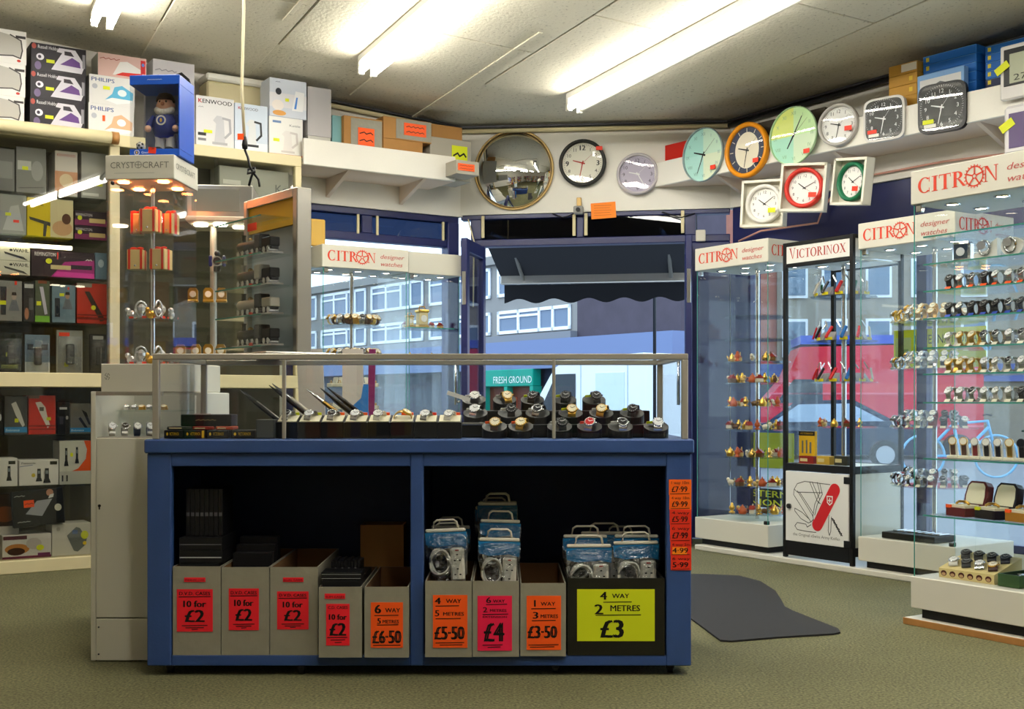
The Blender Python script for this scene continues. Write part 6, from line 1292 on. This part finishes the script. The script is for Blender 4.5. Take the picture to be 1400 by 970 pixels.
# white paper sheets and notices on the window behind it
def sheet(px, d, col, name, label, cmds=None, cat='notice', th=.004):
    s0, z1 = RS.at(px[0], px[1], d); s1, z0 = RS.at(px[2], px[3], d); w = s1-s0; z0 = RS.at((px[0]+px[2])/2, px[3], d)[1]; z1 = RS.at((px[0]+px[2])/2, px[1], d)[1]
    r = thing(name, label, cat, RS.m((s0+s1)/2, d, z0)); MB().box(-w/2, w/2, 0, th, 0, z1-z0, col).obj('sheet', r)
    if cmds: mb = MB(); artwork(mb, cmds, w, z1-z0); mb.obj('printing', r)
for i, (ya, yb) in enumerate(((375, 451), (455, 526), (530, 645))): sheet((986, ya, 1008+i*3, yb), RW+.04, '#d6d0bc', 'paper_sheet', '%s cream paper sheet on the window behind the figurine cabinet' % ['uppermost', 'middle', 'lowest'][i])
sheet((1012, 592, 1085, 640), RW+.03, '#b4c23a', 'window_notice', 'olive green notice with black lettering behind the figurine cabinet', [('t', 'money world', .06, .35, .26, 'black', 'l', .84)])
sheet((1000, 668, 1085, 694), RW+.03, '#2b3230', 'window_notice', 'black and yellow transfer notice low in the window behind the figurines', [('t', 'WESTERN', .02, .56, .36, '#d9dc3c', 'l', .9, 0, .03), ('t', 'UNION', .16, .1, .36, '#d9dc3c', 'l', .66, 0, .03)])
sheet((1222, 449, 1348, 503), RW+.03, '#c8d63a', 'window_notice', 'lime notice reading INTERNATIONAL in the right shop window', [('t', 'INTERNATIONAL', .24, .62, .24, '#2c3a1a', 'l', .72), ('t', 'S', .28, .2, .24, '#2c3a1a', 'l'), ('r', .02, .12, .2, .8, '#b4c890'), ('r', .05, .2, .17, .5, '#7a9a6a')])
# --- black framed knife cabinet
a, b_ = R.at(1070, 500, .02)[0], R.at(1166, 500, .02)[0]; w = b_-a; dpv = .4; zb = .031
kc = thing('knife_cabinet', 'black framed glass cabinet with a red pocket knife drawn on its door', 'display cabinet', R.m(a, .02, zb)); zt_ = 1.69-zb
zmid0, zmid1 = R.at(1118, 646, .02)[1]-zb, R.at(1118, 636, .02)[1]-zb; zh0 = R.at(1118, 358, .02)[1]-zb; fw = .022
for x in (0, w-fw):
    for y in (0, dpv-fw): MB().box(x, x+fw, y, y+fw, 0, zt_, 'black', .002).obj('post', kc)
for y in (0, dpv-fw):
    for z0, z1 in ((zt_-.02, zt_), (zh0-.012, zh0+.008), (zmid0, zmid1), (.014, .09)): MB().box(fw, w-fw, y, y+fw, z0, z1, 'black', .002).obj('rail', kc)
for x in (0, w-fw):
    for z0, z1 in ((zt_-.02, zt_), (zmid0, zmid1), (.045, .09)): MB().box(x, x+fw, fw, dpv-fw, z0, z1, 'black', .002).obj('rail', kc)
hd = MB().box(fw, w-fw, .004, .02, zh0+.008, zt_-.02, 'white', .002).obj('header_panel', kc)
mb = MB(); serif_word(mb, 'VICTORINOX', fw+.02, zh0+.032, .046, '#a83a30', .003, width=w-2*fw-.04, first=1.22); mb.obj('lettering', hd)
MB().box(w-.02, w-.004, fw, dpv-fw, zh0+.008, zt_-.02, 'white').obj('header_side', kc); MB().box(fw, w-fw, fw, dpv-fw, zh0-.004, zh0+.004, 'white').obj('ceiling_panel', kc)
MB().box(fw, w-fw, .006, .010, zmid1, zh0-.012, 'glass').obj('glass_door', kc); MB().box(w-.012, w-.008, fw, dpv-fw, zmid1, zt_-.02, 'glass').obj('side_glass', kc); MB().box(.008, .012, fw, dpv-fw, zmid1, zt_-.02, 'glass').obj('side_glass', kc)
MB().box(fw, w-fw, fw, dpv-fw, zmid0, zmid1-.004, 'white_lam').obj('floor_panel', kc)
for x in (w*.28, w*.7): MB().lathe([(.0005, -.002), (.026, -.002)], 'spot', 14, T(x, dpv*.4, zh0-.004), False).lathe([(.026, -.002), (.034, -.006), (.036, 0)], 'chrome', 14, T(x, dpv*.4, zh0-.004)).obj('downlight', kc)
MB().box(w-.016, w-.004, fw, dpv-fw, .09, zmid0, 'white_lam').obj('side_panel', kc)
dr = MB().box(fw+.002, w-fw-.002, -.004, .012, .09, zmid0-.003, 'white', .002).obj('door', kc)
for z0 in (.09, zmid0-.05): MB().box(w-fw-.03, w-.004, -.008, -.004, z0, z0+.035, 'black', .002).obj('hinge', kc)
MB().cyl(.013, .004, .016, 'darkmetal', 14, T(fw+.03, 0, zmid0*.55+.02) @ Rx(90)).obj('lock', dr)
# pocket knife artwork
W_, H_ = w-2*fw, zmid0-.09; ox, oz = fw, .09
def KP(pts): return [(ox+u*W_, oz+v*H_) for u, v in pts]
mb = MB(); yk_ = -.0048; lw = .0035
cA_, cB_ = (.52, .27), (.79, .77)
def cap(c0, c1, r, n=8):
    (x0_, z0_), (x1_, z1_) = [(ox+c[0]*W_, oz+c[1]*H_) for c in (c0, c1)]; a_ = math.atan2(z1_-z0_, x1_-x0_)
    return [(x1_+r*math.cos(a_-PI/2+PI*i/n), z1_+r*math.sin(a_-PI/2+PI*i/n)) for i in range(n+1)]+[(x0_+r*math.cos(a_+PI/2+PI*i/n), z0_+r*math.sin(a_+PI/2+PI*i/n)) for i in range(n+1)]
mb.flat(cap(cA_, cB_, .064*W_/.8), yk_-.0004, '#c0242a'); stroke(mb, [(ox+.47*W_, oz+.34*H_), (ox+.70*W_, oz+.80*H_)], .004, yk_-.0009, 'white')
sx, sz = ox+.715*W_, oz+.62*H_
mb.flat([(sx-.02, sz+.024), (sx+.02, sz+.024), (sx+.017, sz-.012), (sx, sz-.026), (sx-.017, sz-.012)], yk_-.0009, 'white'); mb.flat([(sx-.014, sz+.018), (sx+.014, sz+.018), (sx+.012, sz-.009), (sx, sz-.018), (sx-.012, sz-.009)], yk_-.0012, '#c0242a')
for q in ((-.003, .003, -.011, .013), (-.01, .01, -.003, .004)): mb.flat([(sx+q[0], sz+q[2]), (sx+q[1], sz+q[2]), (sx+q[1], sz+q[3]), (sx+q[0], sz+q[3])], yk_-.0015, 'white')
for pts in ([(.72, .84), (.32, .86), (.2, .82), (.15, .74), (.2, .7), (.6, .72)], [(.15, .74), (.14, .66), (.42, .3), (.46, .34), (.44, .4), (.2, .72)], [(.24, .7), (.46, .42)], [(.4, .86), (.52, .6), (.55, .57)], [(.44, .86), (.56, .62)], [(.52, .86), (.56, .72), (.48, .55), (.45, .38)], [(.56, .84), (.6, .7), (.52, .55), (.48, .4)], [(.52, .6), (.66, .5)],
            [(.4, .33), (.28, .42), (.16, .47), (.16, .43), (.26, .33), (.38, .28), (.42, .3)], [(.42, .26), (.36, .22), (.34, .26), (.2, .27), (.16, .22), (.2, .17), (.34, .16), (.5, .16)], [(.7, .42), (.69, .2), (.71, .14), (.73, .2), (.74, .4)]): stroke(mb, KP(pts), lw, yk_, '#2a2824')
stroke(mb, KP([(.75+.018*i+(.018 if i % 2 else -.01), .38-.028*i) for i in range(9)]), .006, yk_, '#2a2824'); stroke(mb, KP([(.75+.018*i+(-.014 if i % 2 else .014), .38-.028*i) for i in range(9)]), .004, yk_, '#2a2824')
mb.text('the Original «Swiss Army Knife»', ox+W_*.5, oz+.085*H_, .016, '#77736a', yk_, width=W_*.74); mb.obj('printing', dr)
# knife carousel inside
MB().cyl(.013, zmid1-.004, zh0-.004, 'chrome', 12, T(w*.52, dpv*.5, 0)).obj('pole', kc)
ktz = [R.at(1130, y, .02+dpv/2)[1]-zb for y in (408, 468, 523, 583)]
for z in ktz: MB().lathe([(.0135, z-.006), (.17, z-.006), (.17, z), (.0135, z), (.0135, z-.006)], 'glass_shelf', 32, T(w*.52, dpv*.5, 0), False).obj('glass_shelf', kc)
def knife(X, col, label):
    r = thing('pocket_knife', label, 'pocket knife', X, 'pocket knives in the black framed cabinet')
    MB().box(-.022, .022, -.006, .03, 0, .002, '#77757a').prism([(0, 0), (.03, 0), (0, .045)], -.02, .02, '#9a989c/.3', Matrix(((0, 1, 0, 0), (-1, 0, 0, .03), (0, 0, 1, 0), (0, 0, 0, 1)))).obj('easel', r)
    MB().box(-.009, .009, -.009, .0, -.035, .035, col, .008, T(0, -.008, .04) @ Ry(24) @ Rx(-18)).obj('handle', r); MB().box(-.004, .004, -.003, .001, .03, .075, 'silver', .001, T(0, -.008, .04) @ Ry(-30) @ Rx(-18)).obj('blade', r)
    MB().box(-.02, .02, -.013, -.011, 0.001, .016, '#e6d21c').obj('price_card', r)
for j, z in enumerate(ktz[:3]):
    for i in range(7):
        an = math.radians(180+30*i+j*9); knife(R.m(a+w*.52+.135*math.cos(an), .02+dpv*.5+.135*math.sin(an), zb+z+.0008, math.degrees(an)+90), (['#c01c22', '#c01c22', 'darkmetal', '#c01c22', '#2a6ab0', '#c01c22', 'steel'] if j else ['#1f5a3a', 'steel', '#b8b4aa', 'darkmetal', '#c01c22', '#1f5a3a', 'steel'])[i], '%s pocket knife from the left on the %s carousel shelf' % (ORD[i], ['top', 'middle', 'lower'][j]))
for i in range(6):
    an = math.radians(190+32*i); o = link('figurine', figmesh((i*5+3) % 12), None, R.m(a+w*.52+.12*math.cos(an), .02+dpv*.5+.12*math.sin(an), zb+ktz[3]+.0008, i*50)); tag(o, '%s little ornament from the left on the lowest carousel shelf' % ORD[i], 'ornament', 'ornaments under the pocket knives')
kb = carton(R, (1092, 590, 1114, 628), .13, .02, '#e2b21c', [('r', 0, .86, 1, 1, 'black'), ('t', 'VICTORINOX', .1, .9, .06, '#e2b21c', 'l', .8), ('r', .2, .3, .3, .7, '#6a6a60'), ('r', .45, .3, .55, .72, '#6a6a60'), ('r', .68, .3, .8, .66, '#6a6a60')], 'knife_pack', 'yellow knife pack standing at the cabinet floor', 'pack', None, zb+zmid1)
for i, (xa_, xb_, c_, t_) in enumerate(((1092, 1112, '#8a2018', 'dark red'), (1116, 1134, '#c8a23a', 'tan'), (1140, 1158, '#3a3a30', 'dark green'))): carton(R, (xa_, 624, xb_, 634), .05-.005*(i % 2), .05, c_, [('r', .1, .3, .6, .7, '#d8c890')], 'knife_pack', t_+' flat knife pack lying on the black cabinet floor', 'pack', None, zb+zmid1)
# --- third: watch cabinet behind, with round tiers
a, b_ = R.at(1173, 320, .03)[0], R.at(1306, 320, .03)[0]; dp3 = .46; mid3 = (a+b_)/2
zt3 = [R.at(1245, y, .03+.12)[1] for y in (441, 505, 585, 664)]
c3 = cabinet(R, a, b_, .03, dp3, 'tall glass watch cabinet with round tiers, between knife and front cabinets', side=True, shelves=zt3, signw=(b_-a)*1.0)
st_m = MB().lathe([(.06, 0), (.14, 0), (.14, .03), (.06, .03), (.06, 0)], 'acrylic', 28, None, False).mesh('riser')
lk3 = [['gold', 'gold', 'silver', 'gold', 'gold', 'silver', 'gold'], ['silver', 'blackwhite', 'silver', 'gold', 'silver', 'pale', 'silver'], ['redstrap', 'black', 'steelblack', 'blackwhite', 'silver', 'pale', 'silver'], ['redstrap', 'steelblack', 'silver', 'black', 'silver', 'blackwhite', 'steelblack']]
for j, z in enumerate(zt3):
    rsr = link('display_riser', st_m, None, R.m(mid3, .03+dp3/2, z+.0008)); tag(rsr, 'clear round riser on the %s tier of the watch cabinet' % lv[j].replace('topmost', 'top'), 'riser', 'clear risers in the tiered cabinet')
    for row, (rad, zz, nn) in enumerate(((.175, 0, 11), (.115, .031, 8))):
        for i in range(nn):
            an = math.radians(188+164*i/(nn-1)); lk = lk3[j][(i+row*2) % 7]
            watch(lk, 'ring', R.m(mid3+rad*math.cos(an), .03+dp3/2+rad*math.sin(an), z+zz+.0016, math.degrees(an)+90-24), '%s, %s from left in %s ring of %s tier' % (desc(lk), ORD[i], ['outer', 'inner'][row], lv[j].replace('topmost', 'top')), 'watches on the round tiers', '#e9e2c8', 1.0 if row == 0 else .95)
ty = thing('watch_tray', 'flat black tray of small watches on the base behind front cabinet', 'tray', R.m(R.at(1205, 735, .06)[0], .06, HB1+.002))
MB().box(0, .3, 0, .165, 0, .03, 'black', .003).obj('tray_body', ty); 
for i in range(7): MB().box(.02+.04*i, .045+.04*i, .06, .14, .0302, .038, 'silver', .003).obj('tray_watch', ty)
# --- fourth: the near cabinet on the right, straight glass shelves
dp4 = .4; w4 = 1.05
pk = tag(MB().box(-.02, w4+.02, -.012, dp4+.02, .0008, .026, 'white_lam', .002).obj('plinth_board', None, RB.m()), 'wooden edged plinth board under the near right cabinet', 'board')
MB().box(-.021, w4+.02, -.018, -.0125, .0008, .026, 'wood', .001).obj('wood_edge', pk)
ys4 = (322, 360, 397, 435, 475, 511, 550, 627, 705)
zs4 = [RB.at(1277, y, .055)[1] for y in ys4]
c4 = cabinet(RB, 0, w4, 0, dp4, 'large near glass watch cabinet with straight shelves at the right edge', zb=.027, sign=True, pole=False, shelves=zs4, round_=False, spots=5, signw=.62)
rows4 = [(2, ['black', 'silver', 'steelblack', 'black', 'silver', 'silver', 'steelblack', 'silver'], Or), (3, ['black', 'blackwhite', 'black', 'black', 'black', 'steelblack', 'black', 'black'], '#2a4ab0'), (4, ['pale', 'gold', 'gold', 'steelblack', 'steelblack', 'silver', 'steelblack', 'silver', 'silver'], '#efe8d2'), (5, ['gold', 'gold', 'gold', 'silver', 'pale', 'steelblack', 'silver', 'black'], '#efe8d2'), (6, ['silver', 'silver', 'steelblack', 'silver', 'pale', 'silver', 'black', 'silver'], '#efe8d2')]
nm = ['', '', 'third', 'fourth', 'fifth', 'sixth', 'seventh', 'eighth', 'ninth']
for j, lks, cc in rows4:
    x = .11
    for i in range(11):
        lk = lks[i % len(lks)]; yaw = -14+random.uniform(-9, 9)
        if x > .52: break
        watch(lk, 'ring', RB.m(x, .105, zs4[j]+.0008, yaw), '%s, %s from left on %s shelf of near cabinet' % (desc(lk), ORD[i], nm[j]), 'watches on the near cabinet shelves', cc, 1.0); x += .0505
for i, k in enumerate(('cube', 'wave', 'oval', 'yellow')):
    X = RB.m(.145+.105*i, .12, zs4[1]+.0008, 15); c_ = thing('alarm_clock', ['chrome cube clock on the second shelf of the near cabinet', 'white wave shaped watch stand with watch on second shelf', 'white oval stand with silver watch on the second shelf', 'yellow and black sports clock on the second shelf'][i], 'clock', X)
    if k in ('cube', 'yellow'):
        m1, m2 = ('chrome', '#3a4654/.2') if k == 'cube' else ('#d8a818/.4', 'black')
        MB().box(-.034, .034, -.025, .025, 0, .075, m1, .008).obj('case', c_); MB().box(-.026, .026, -.0265, -.025, .01, .066, m2, .003).obj('screen', c_); MB().cyl(.016, .0005, .003, '#d8dce0', 16, T(0, -.0265, .036) @ Rx(90)).obj('dial', c_)
    else:
        MB().prism([(-.045, 0), (.04, 0), (.04, .075), (.02, .06), (.0, .03), (-.02, .026), (-.045, .02)] if k == 'wave' else ell(0, .035, .04, .034, 16), -.018, .018, 'white').obj('stand', c_)
        MB().tube([(.02*math.cos(2*PI*t/16)-.005, -.022, .04+.026*math.sin(2*PI*t/16)) for t in range(16)], .005, 'silver', 6, True).obj('watch_band', c_); MB().cyl(.016, 0, .006, 'silver', 16, T(-.015, -.022, .05) @ Rx(90)).obj('watch_case', c_)
# watches held upright on cream stands
for i in range(9):
    x = .115+.0475*i
    lk = ['brown', 'brown', 'redstrap', 'blackwhite', 'blackwhite', 'gold', 'black', 'brown', 'black'][i]
    r = thing('wristwatch', '%s, %s from left on an upright cream stand' % (desc(lk), ORD[i]), 'watch', RB.m(x, .105, zs4[7]+.0008, 14), 'watches on upright cream stands')
    MB().box(-.02, .02, -.02, .02, 0, .012, '#efe8d2', .002).prism([(-.018, .012), (-.0, .012), (.012, .06), (.004, .066)], -.014, .014, '#ece6d6', Matrix(((0, 1, 0, 0), (-1, 0, 0, .0), (0, 0, 1, 0), (0, 0, 0, 1)))).obj('stand', r)
    st, ca, di, ha = LOOKS[lk]
    MB().box(-.009, .009, -.003, .0, .0, .062, st, .001, T(0, -.003, .014) @ Rx(8)).obj('strap', r); MB().cyl(.016, 0, .007, ca, 18, T(0, -.008, .066) @ Rx(82)).obj('watch_case', r); MB().cyl(.013, .007, .0076, di, 18, T(0, -.008, .066) @ Rx(82)).obj('dial', r)
# hinged watch boxes
for i, (c_, t_) in enumerate((('#5a1518/.3', 'dark red'), ('#1a1412/.3', 'black'), ('#b07a2c/.3', 'tan'), ('#191618/.3', 'second black'))):
    X = RB.m(.145+.125*i, .125, zs4[8]+.0008, -12) @ Matrix.Scale(1.25, 4); r = thing('presentation_box', 'open %s lacquer watch box on the lowest shelf of near cabinet' % t_, 'watch box', X, 'open presentation boxes')
    hx = [(-.04, 0), (-.044, .02), (-.044, .05), (-.036, .066), (.036, .066), (.044, .05), (.044, .02), (.04, 0)]
    FL = Matrix(((1, 0, 0, 0), (0, 0, 1, -.033), (0, 1, 0, 0), (0, 0, 0, 1)))
    MB().prism(hx, 0, .026, c_, FL).obj('box_base', r); MB().prism([(x*.86, .033+(z-.033)*.86) for x, z in hx], .0262, .034, 'lining', FL).obj('cushion', r)
    XL = T(0, .037, .028) @ Rx(-14)
    lid = [(-.042, 0), (-.045, .03), (-.04, .066), (-.028, .078), (.028, .078), (.04, .066), (.045, .03), (.042, 0)]
    MB().prism(lid, .0, .026, c_, XL).obj('lid', r); MB().prism([(x*.84, .008+z*.82) for x, z in lid], -.0015, -.0003, 'lining', XL).obj('lid_lining', r)
    MB().tube([(.026*math.cos(PI*t/8), -.004, .036+.008*math.sin(PI*t/8)) for t in range(9)], .004, ('gold' if i != 3 else 'silver'), 6).cyl(.012, .0, .005, 'gold', 14, T(0, -.006, .043)).obj('watch', r)
    MB().box(-.04, -.02, -.034, -.028, .024, .034, (Or, Yt, Or, Rd, Yt)[i]).obj('price_tag', r)
# slanted box of eight watches and green tins on the base
zb4 = HB1+.001
tb = thing('watch_rack', 'slanted cream box holding eight watches on the near cabinet base', 'watch rack', RB.m(.075, .07, zb4, 0))
tw_ = .235
MB().prism([(0, 0), (.17, 0), (.17, .085), (0, .035)], 0, tw_, '#d9c58a/.6', Matrix(((0, 1, 0, 0), (1, 0, 0, 0), (0, 0, 1, 0), (0, 0, 0, 1)))).obj('rack_body', tb)
for i in range(6):
    MB().flat(ell(.022+.038*i, .017, .013, .011, 14), -.0006, '#4a1c14').flat(ell(.022+.038*i, .014, .009, .006, 12), -.001, '#c09a70').obj('printed_badge', tb)
sl = math.degrees(math.atan2(.05, .17))
for rw in range(2):
    for i in range(4):
        lk = [['pale', 'black', 'silver', 'brown'], ['black', 'black', 'black', 'black']][rw][i]; y_ = .05+.075*rw
        watch(lk, 'flat', RB.m(.075+.032+.056*i, .07+y_, zb4+.036+y_*.05/.17+.002) @ Rx(sl) @ Rz(28), '%s, %s from left in %s row of slanted cream box' % (desc(lk), ORD[i], ['front', 'back'][rw]), 'watches in the slanted cream box', None, 1.1)
for i in range(2):
    X = RB.m(.375+.13*i, .06, zb4+.001, 0); r = thing('green_tin', 'open green tin with a watch, %s, on the near cabinet base' % ['beside the cream rack', 'at the picture edge'][i], 'tin', X)
    ob = MB(); openbox(ob, .085, .16, .045, .004, '#3f5a32/.4', '#33482a/.5'); ob.obj('tin_body', r); MB().box(-.042, .042, 0, .1, -.004, 0, '#4a6a3a/.4', .001, T(0, .165, .046) @ Rx(62)).obj('lid', r)
    MB().box(-.012, .012, .03, .13, .03, .034, '#b8ccd8/.4', .001).cyl(.016, .034, .04, 'silver', 14, T(0, .08, 0)).obj('watch', r); MB().box(-.03, -.0, .01, .03, .034, .037, Or).obj('price_tag', r)
# --- cabinets in the left shop window
a, b_ = L.at(431, 340, 0)[0], L.at(548, 340, 0)[0]
zl = [L.at(490, y, .15)[1] for y in (447, 492, 530, 560)]
cabinet(L, a, b_, -.1, .4, 'tall glass watch cabinet with red lettered header in the left shop window', zb=.001, shelves=zl)
midl = (a+b_)/2
for j, z in enumerate(zl[:2]):
    for row, (rad, n) in enumerate(((.14, 11), (.09, 7))):
        for i in range(n):
            an = math.radians(190+160*i/(n-1)); lk = ['gold', 'brown', 'silver', 'brown', 'gold', 'steelblack', 'brown'][(i+row) % 7]
            watch(lk, 'ring', L.m(midl+rad*math.cos(an), .1+rad*math.sin(an), z+.0008, math.degrees(an)+90-15), '%s, %s from left in %s ring, %s shelf of left window' % (desc(lk), ORD[i], ['outer', 'inner'][row], ['upper', 'lower'][j]), 'watches in the left window cabinet', None, 1.05)
a2, b2 = L.at(552, 360, 0)[0], L.at(624, 360, 0)[0]
w2 = b2-a2; cc = cabinet(L, a2, b2, -.06, .36, 'plain headed glass cabinet with gold lanterns beside the left window post', zb=.001, sign=False, shelves=[zl[0], zl[1]], round_=False, spots=2, pole=False)
for i, (px, kx) in enumerate(((560, .8), (577, 1.2))):
    s_ = L.at(px, 447, .06)[0]; r = thing('carriage_clock', '%s gold carriage clock in the plain headed cabinet' % ['small', 'large'][i], 'carriage clock', L.m(s_, .06, zl[0]+.0008) @ Matrix.Scale(kx, 4))
    MB().box(-.03, .03, -.025, .025, 0, .014, 'gold', .004).box(-.03, .03, -.025, .025, .076, .09, 'gold', .004).obj('case_ends', r); MB().box(-.024, .024, -.02, .02, .014, .076, '#d8c48a', .002).obj('case_body', r); MB().tube([(-.018, 0, .09), (-.014, 0, .108), (.014, 0, .108), (.018, 0, .09)], .003, 'gold', 6).obj('handle', r); MB().cyl(.017, 0, .002, 'white', 16, T(0, -.021, .046) @ Rx(90)).obj('dial', r)
for i in range(4): 
    s_ = a2+.07+.075*i
    o = link('figurine', figmesh([0, 2, 4, 8][i]), None, L.m(s_, .06, zl[1]+.0008)); tag(o, '%s gold bell ornament from the left on the plain cabinet lower shelf' % ORD[i], 'ornament', 'gold bells in the plain headed cabinet')
# pale display boards standing behind the counter
for i, (xa_, xb_, c_, lb, tl) in enumerate(((420, 455, '#b9b4ac', 'sloping grey display board behind the counter case', 12), (468, 496, '#c4bfb6', 'upright pale grey display board behind the counter case', 0), (497, 506, '#7a2a5a', 'narrow purple and red card beside the pale display boards', -6))):
    D = 5.2+.03*i; h = cz_(496, D)+.06; r = thing('display_board', lb, 'display board', T(cx_((xa_+xb_)/2, D), D, .001)); wd_ = (xb_-xa_)/FPX*D
    MB().prism([(-wd_/2, 0), (wd_/2, 0), (wd_/2-.004*tl, h), (-wd_/2-.004*tl, h)], 0, .02, c_).obj('board', r); MB().box(-wd_/2, wd_/2, -.1, .12, 0, .015, c_, .003).obj('foot', r)
ps = thing('blue_stand', 'bright blue cut-out card stand behind the counter case', 'card stand', T(cx_(487, 4.9), 4.9, .001)); MB().box(-.06, .06, -.03, .05, 0, .02, '#2f6fb4', .003).obj('foot', ps); MB().prism([(-.04, .02), (.05, .02), (.05, cz_(526, 4.9)), (.03, cz_(526, 4.9)), (.02, cz_(545, 4.9)), (-.03, cz_(560, 4.9))], 0, .012, '#2f7ac4').obj('card', ps)
# ================================================================== floor mat
def fp(px, py): D = FPX*CAMZ/(py-CY); return Vector((cx_(px, D), D))
mp = [fp(*p) for p in ((880, 787), (960, 787), (1010, 789), (1040, 797), (1060, 810), (1068, 822), (1073, 832), (1085, 838), (1146, 862), (1149, 867), (1140, 869), (1060, 874), (1000, 879), (985, 878), (950, 852), (880, 800))]
sm = slab(mp, .0006, .007, 'mat'); tag(sm.obj('floor_mat', None), 'dark grey curvy edged plastic floor mat right of the counter', 'mat')
# ================================================================== goods at the back of the shop (seen in the convex mirror)
cols = ['#c8302a', '#2a5ab0', '#e0b83a', '#3a8a4a', '#e8e4dc', '#7a3a8a', '#222226', '#d87a2a']
places = [(cR, cK, (k+.6)/4.2, 'back wall', k) for k in range(4)]+[(cK, cL, (k+1)/4.4, 'side wall', k) for k in range(2)]
for (ea, eb, ft, wn, k) in places:
    p = ea+(eb-ea)*ft; dd = eb-ea; ang = math.degrees(math.atan2(dd.y, dd.x)); nn_ = Vector((dd.y, -dd.x)).normalized()
    if nn_.dot(cen-p) < 0: nn_ = -nn_
    q = p+nn_*.32; ang = math.degrees(math.atan2(nn_.y, nn_.x))+90
    sr = thing('goods_rack', '%s rack of bright goods along the %s, seen only in the mirror' % (ORD[k], wn), 'rack', T(q.x, q.y, 0.0008) @ Rz(ang))
    MB().box(-.9, .9, .25, .28, 0, 2.1, '#cfc8b4').obj('back_panel', sr)
    for z in (.1, .55, 1., 1.45, 1.9): MB().box(-.9, .9, -.15, .25, z-.02, z, 'white_lam').obj('shelf', sr)
    for x in (-.9, .88): MB().box(x, x+.02, -.15, .25, 0, 2.1, 'white_lam').obj('side', sr)
    gm = MB()
    for z in (.1, .55, 1., 1.45):
        x = -.86
        while x < .8:
            wd_ = random.uniform(.06, .18); gm.box(x, min(x+wd_, .86), -.12, .1, z+.001, z+random.uniform(.18, .38), random.choice(cols)); x += wd_+.01
    o = gm.obj('mixed_goods', sr); o['kind'] = 'stuff'

# tan board lying on the left window cabinet, and pale ring boxes low in it
tp = tag(MB().box(-.055, .055, 0, .03, 0, .155, '#c9a250/.6', .006).obj('tan_board', None, L.m(L.at(428, 330, .0)[0]+.03, .02, H1+.001)), 'tan board standing on the left window cabinet behind the trains', 'board')
for j, z in enumerate(zl[2:]):
    for i in range(7):
        an = math.radians(190+160*i/6); r = thing('ring_box', '%s ring box from the left on the %s shelf of left window cabinet' % (ORD[i], ['third', 'lowest'][j]), 'ring box', L.m(midl+.14*math.cos(an), .1+.14*math.sin(an), z+.0008, math.degrees(an)+90), 'pale ring boxes in the left window')
        MB().box(-.024, .024, -.018, .018, 0, .022, '#d8d0bc/.6', .003).obj('box_base', r); MB().box(-.024, .024, 0, .006, 0, .036, '#e4dcc8/.6', .003, T(0, .019, .022) @ Rx(-15)).obj('lid', r); MB().tube([(.008*math.cos(2*PI*t/12), -.004, .029+.008*math.sin(2*PI*t/12)) for t in range(12)], .0022, 'gold', 5, True).obj('ring', r)
for i in range(5):
    o = link('figurine', figmesh([3, 9, 0, 3, 7][i]), None, L.m(a2+.06+.06*i, .1, zl[0]+.0008, 30*i)); tag(o, '%s small ornament from the left behind the carriage clocks' % ORD[i], 'ornament', 'ornaments behind the carriage clocks')
# dark half shelf with a chunky watch at the right picture edge
dk = thing('half_shelf', 'dark glass half shelf between the upright watches and silver watch row', 'shelf', RB.m(.36, .16, RB.at(1372, 588, .16)[1])); MB().box(0, .3, 0, .16, -.006, 0, '#2f4a4c/.1', .001).obj('glass_plate', dk); MB().box(.0, .3, .16, .222, -.012, .004, 'darkmetal', .002).obj('bracket', dk)
for i in range(2): watch('black', 'ring', RB.m(.41+.09*i, .2, RB.at(1372, 588, .16)[1]+.0008, -20), 'chunky black watch, %s on the dark half shelf' % ['left', 'right'][i], 'chunky watches', None, 1.35)
# leaning steel rule behind the tray
ru = tag(MB().box(-.012, .012, 0, .003, 0, .2, 'steel', .001, Ry(-24)).obj('steel_rule', None, R.m(R.at(1208, 738, .3)[0], .33, HB1+.006)), 'slim steel bar leaning inside the tiered cabinet base', 'steel bar')
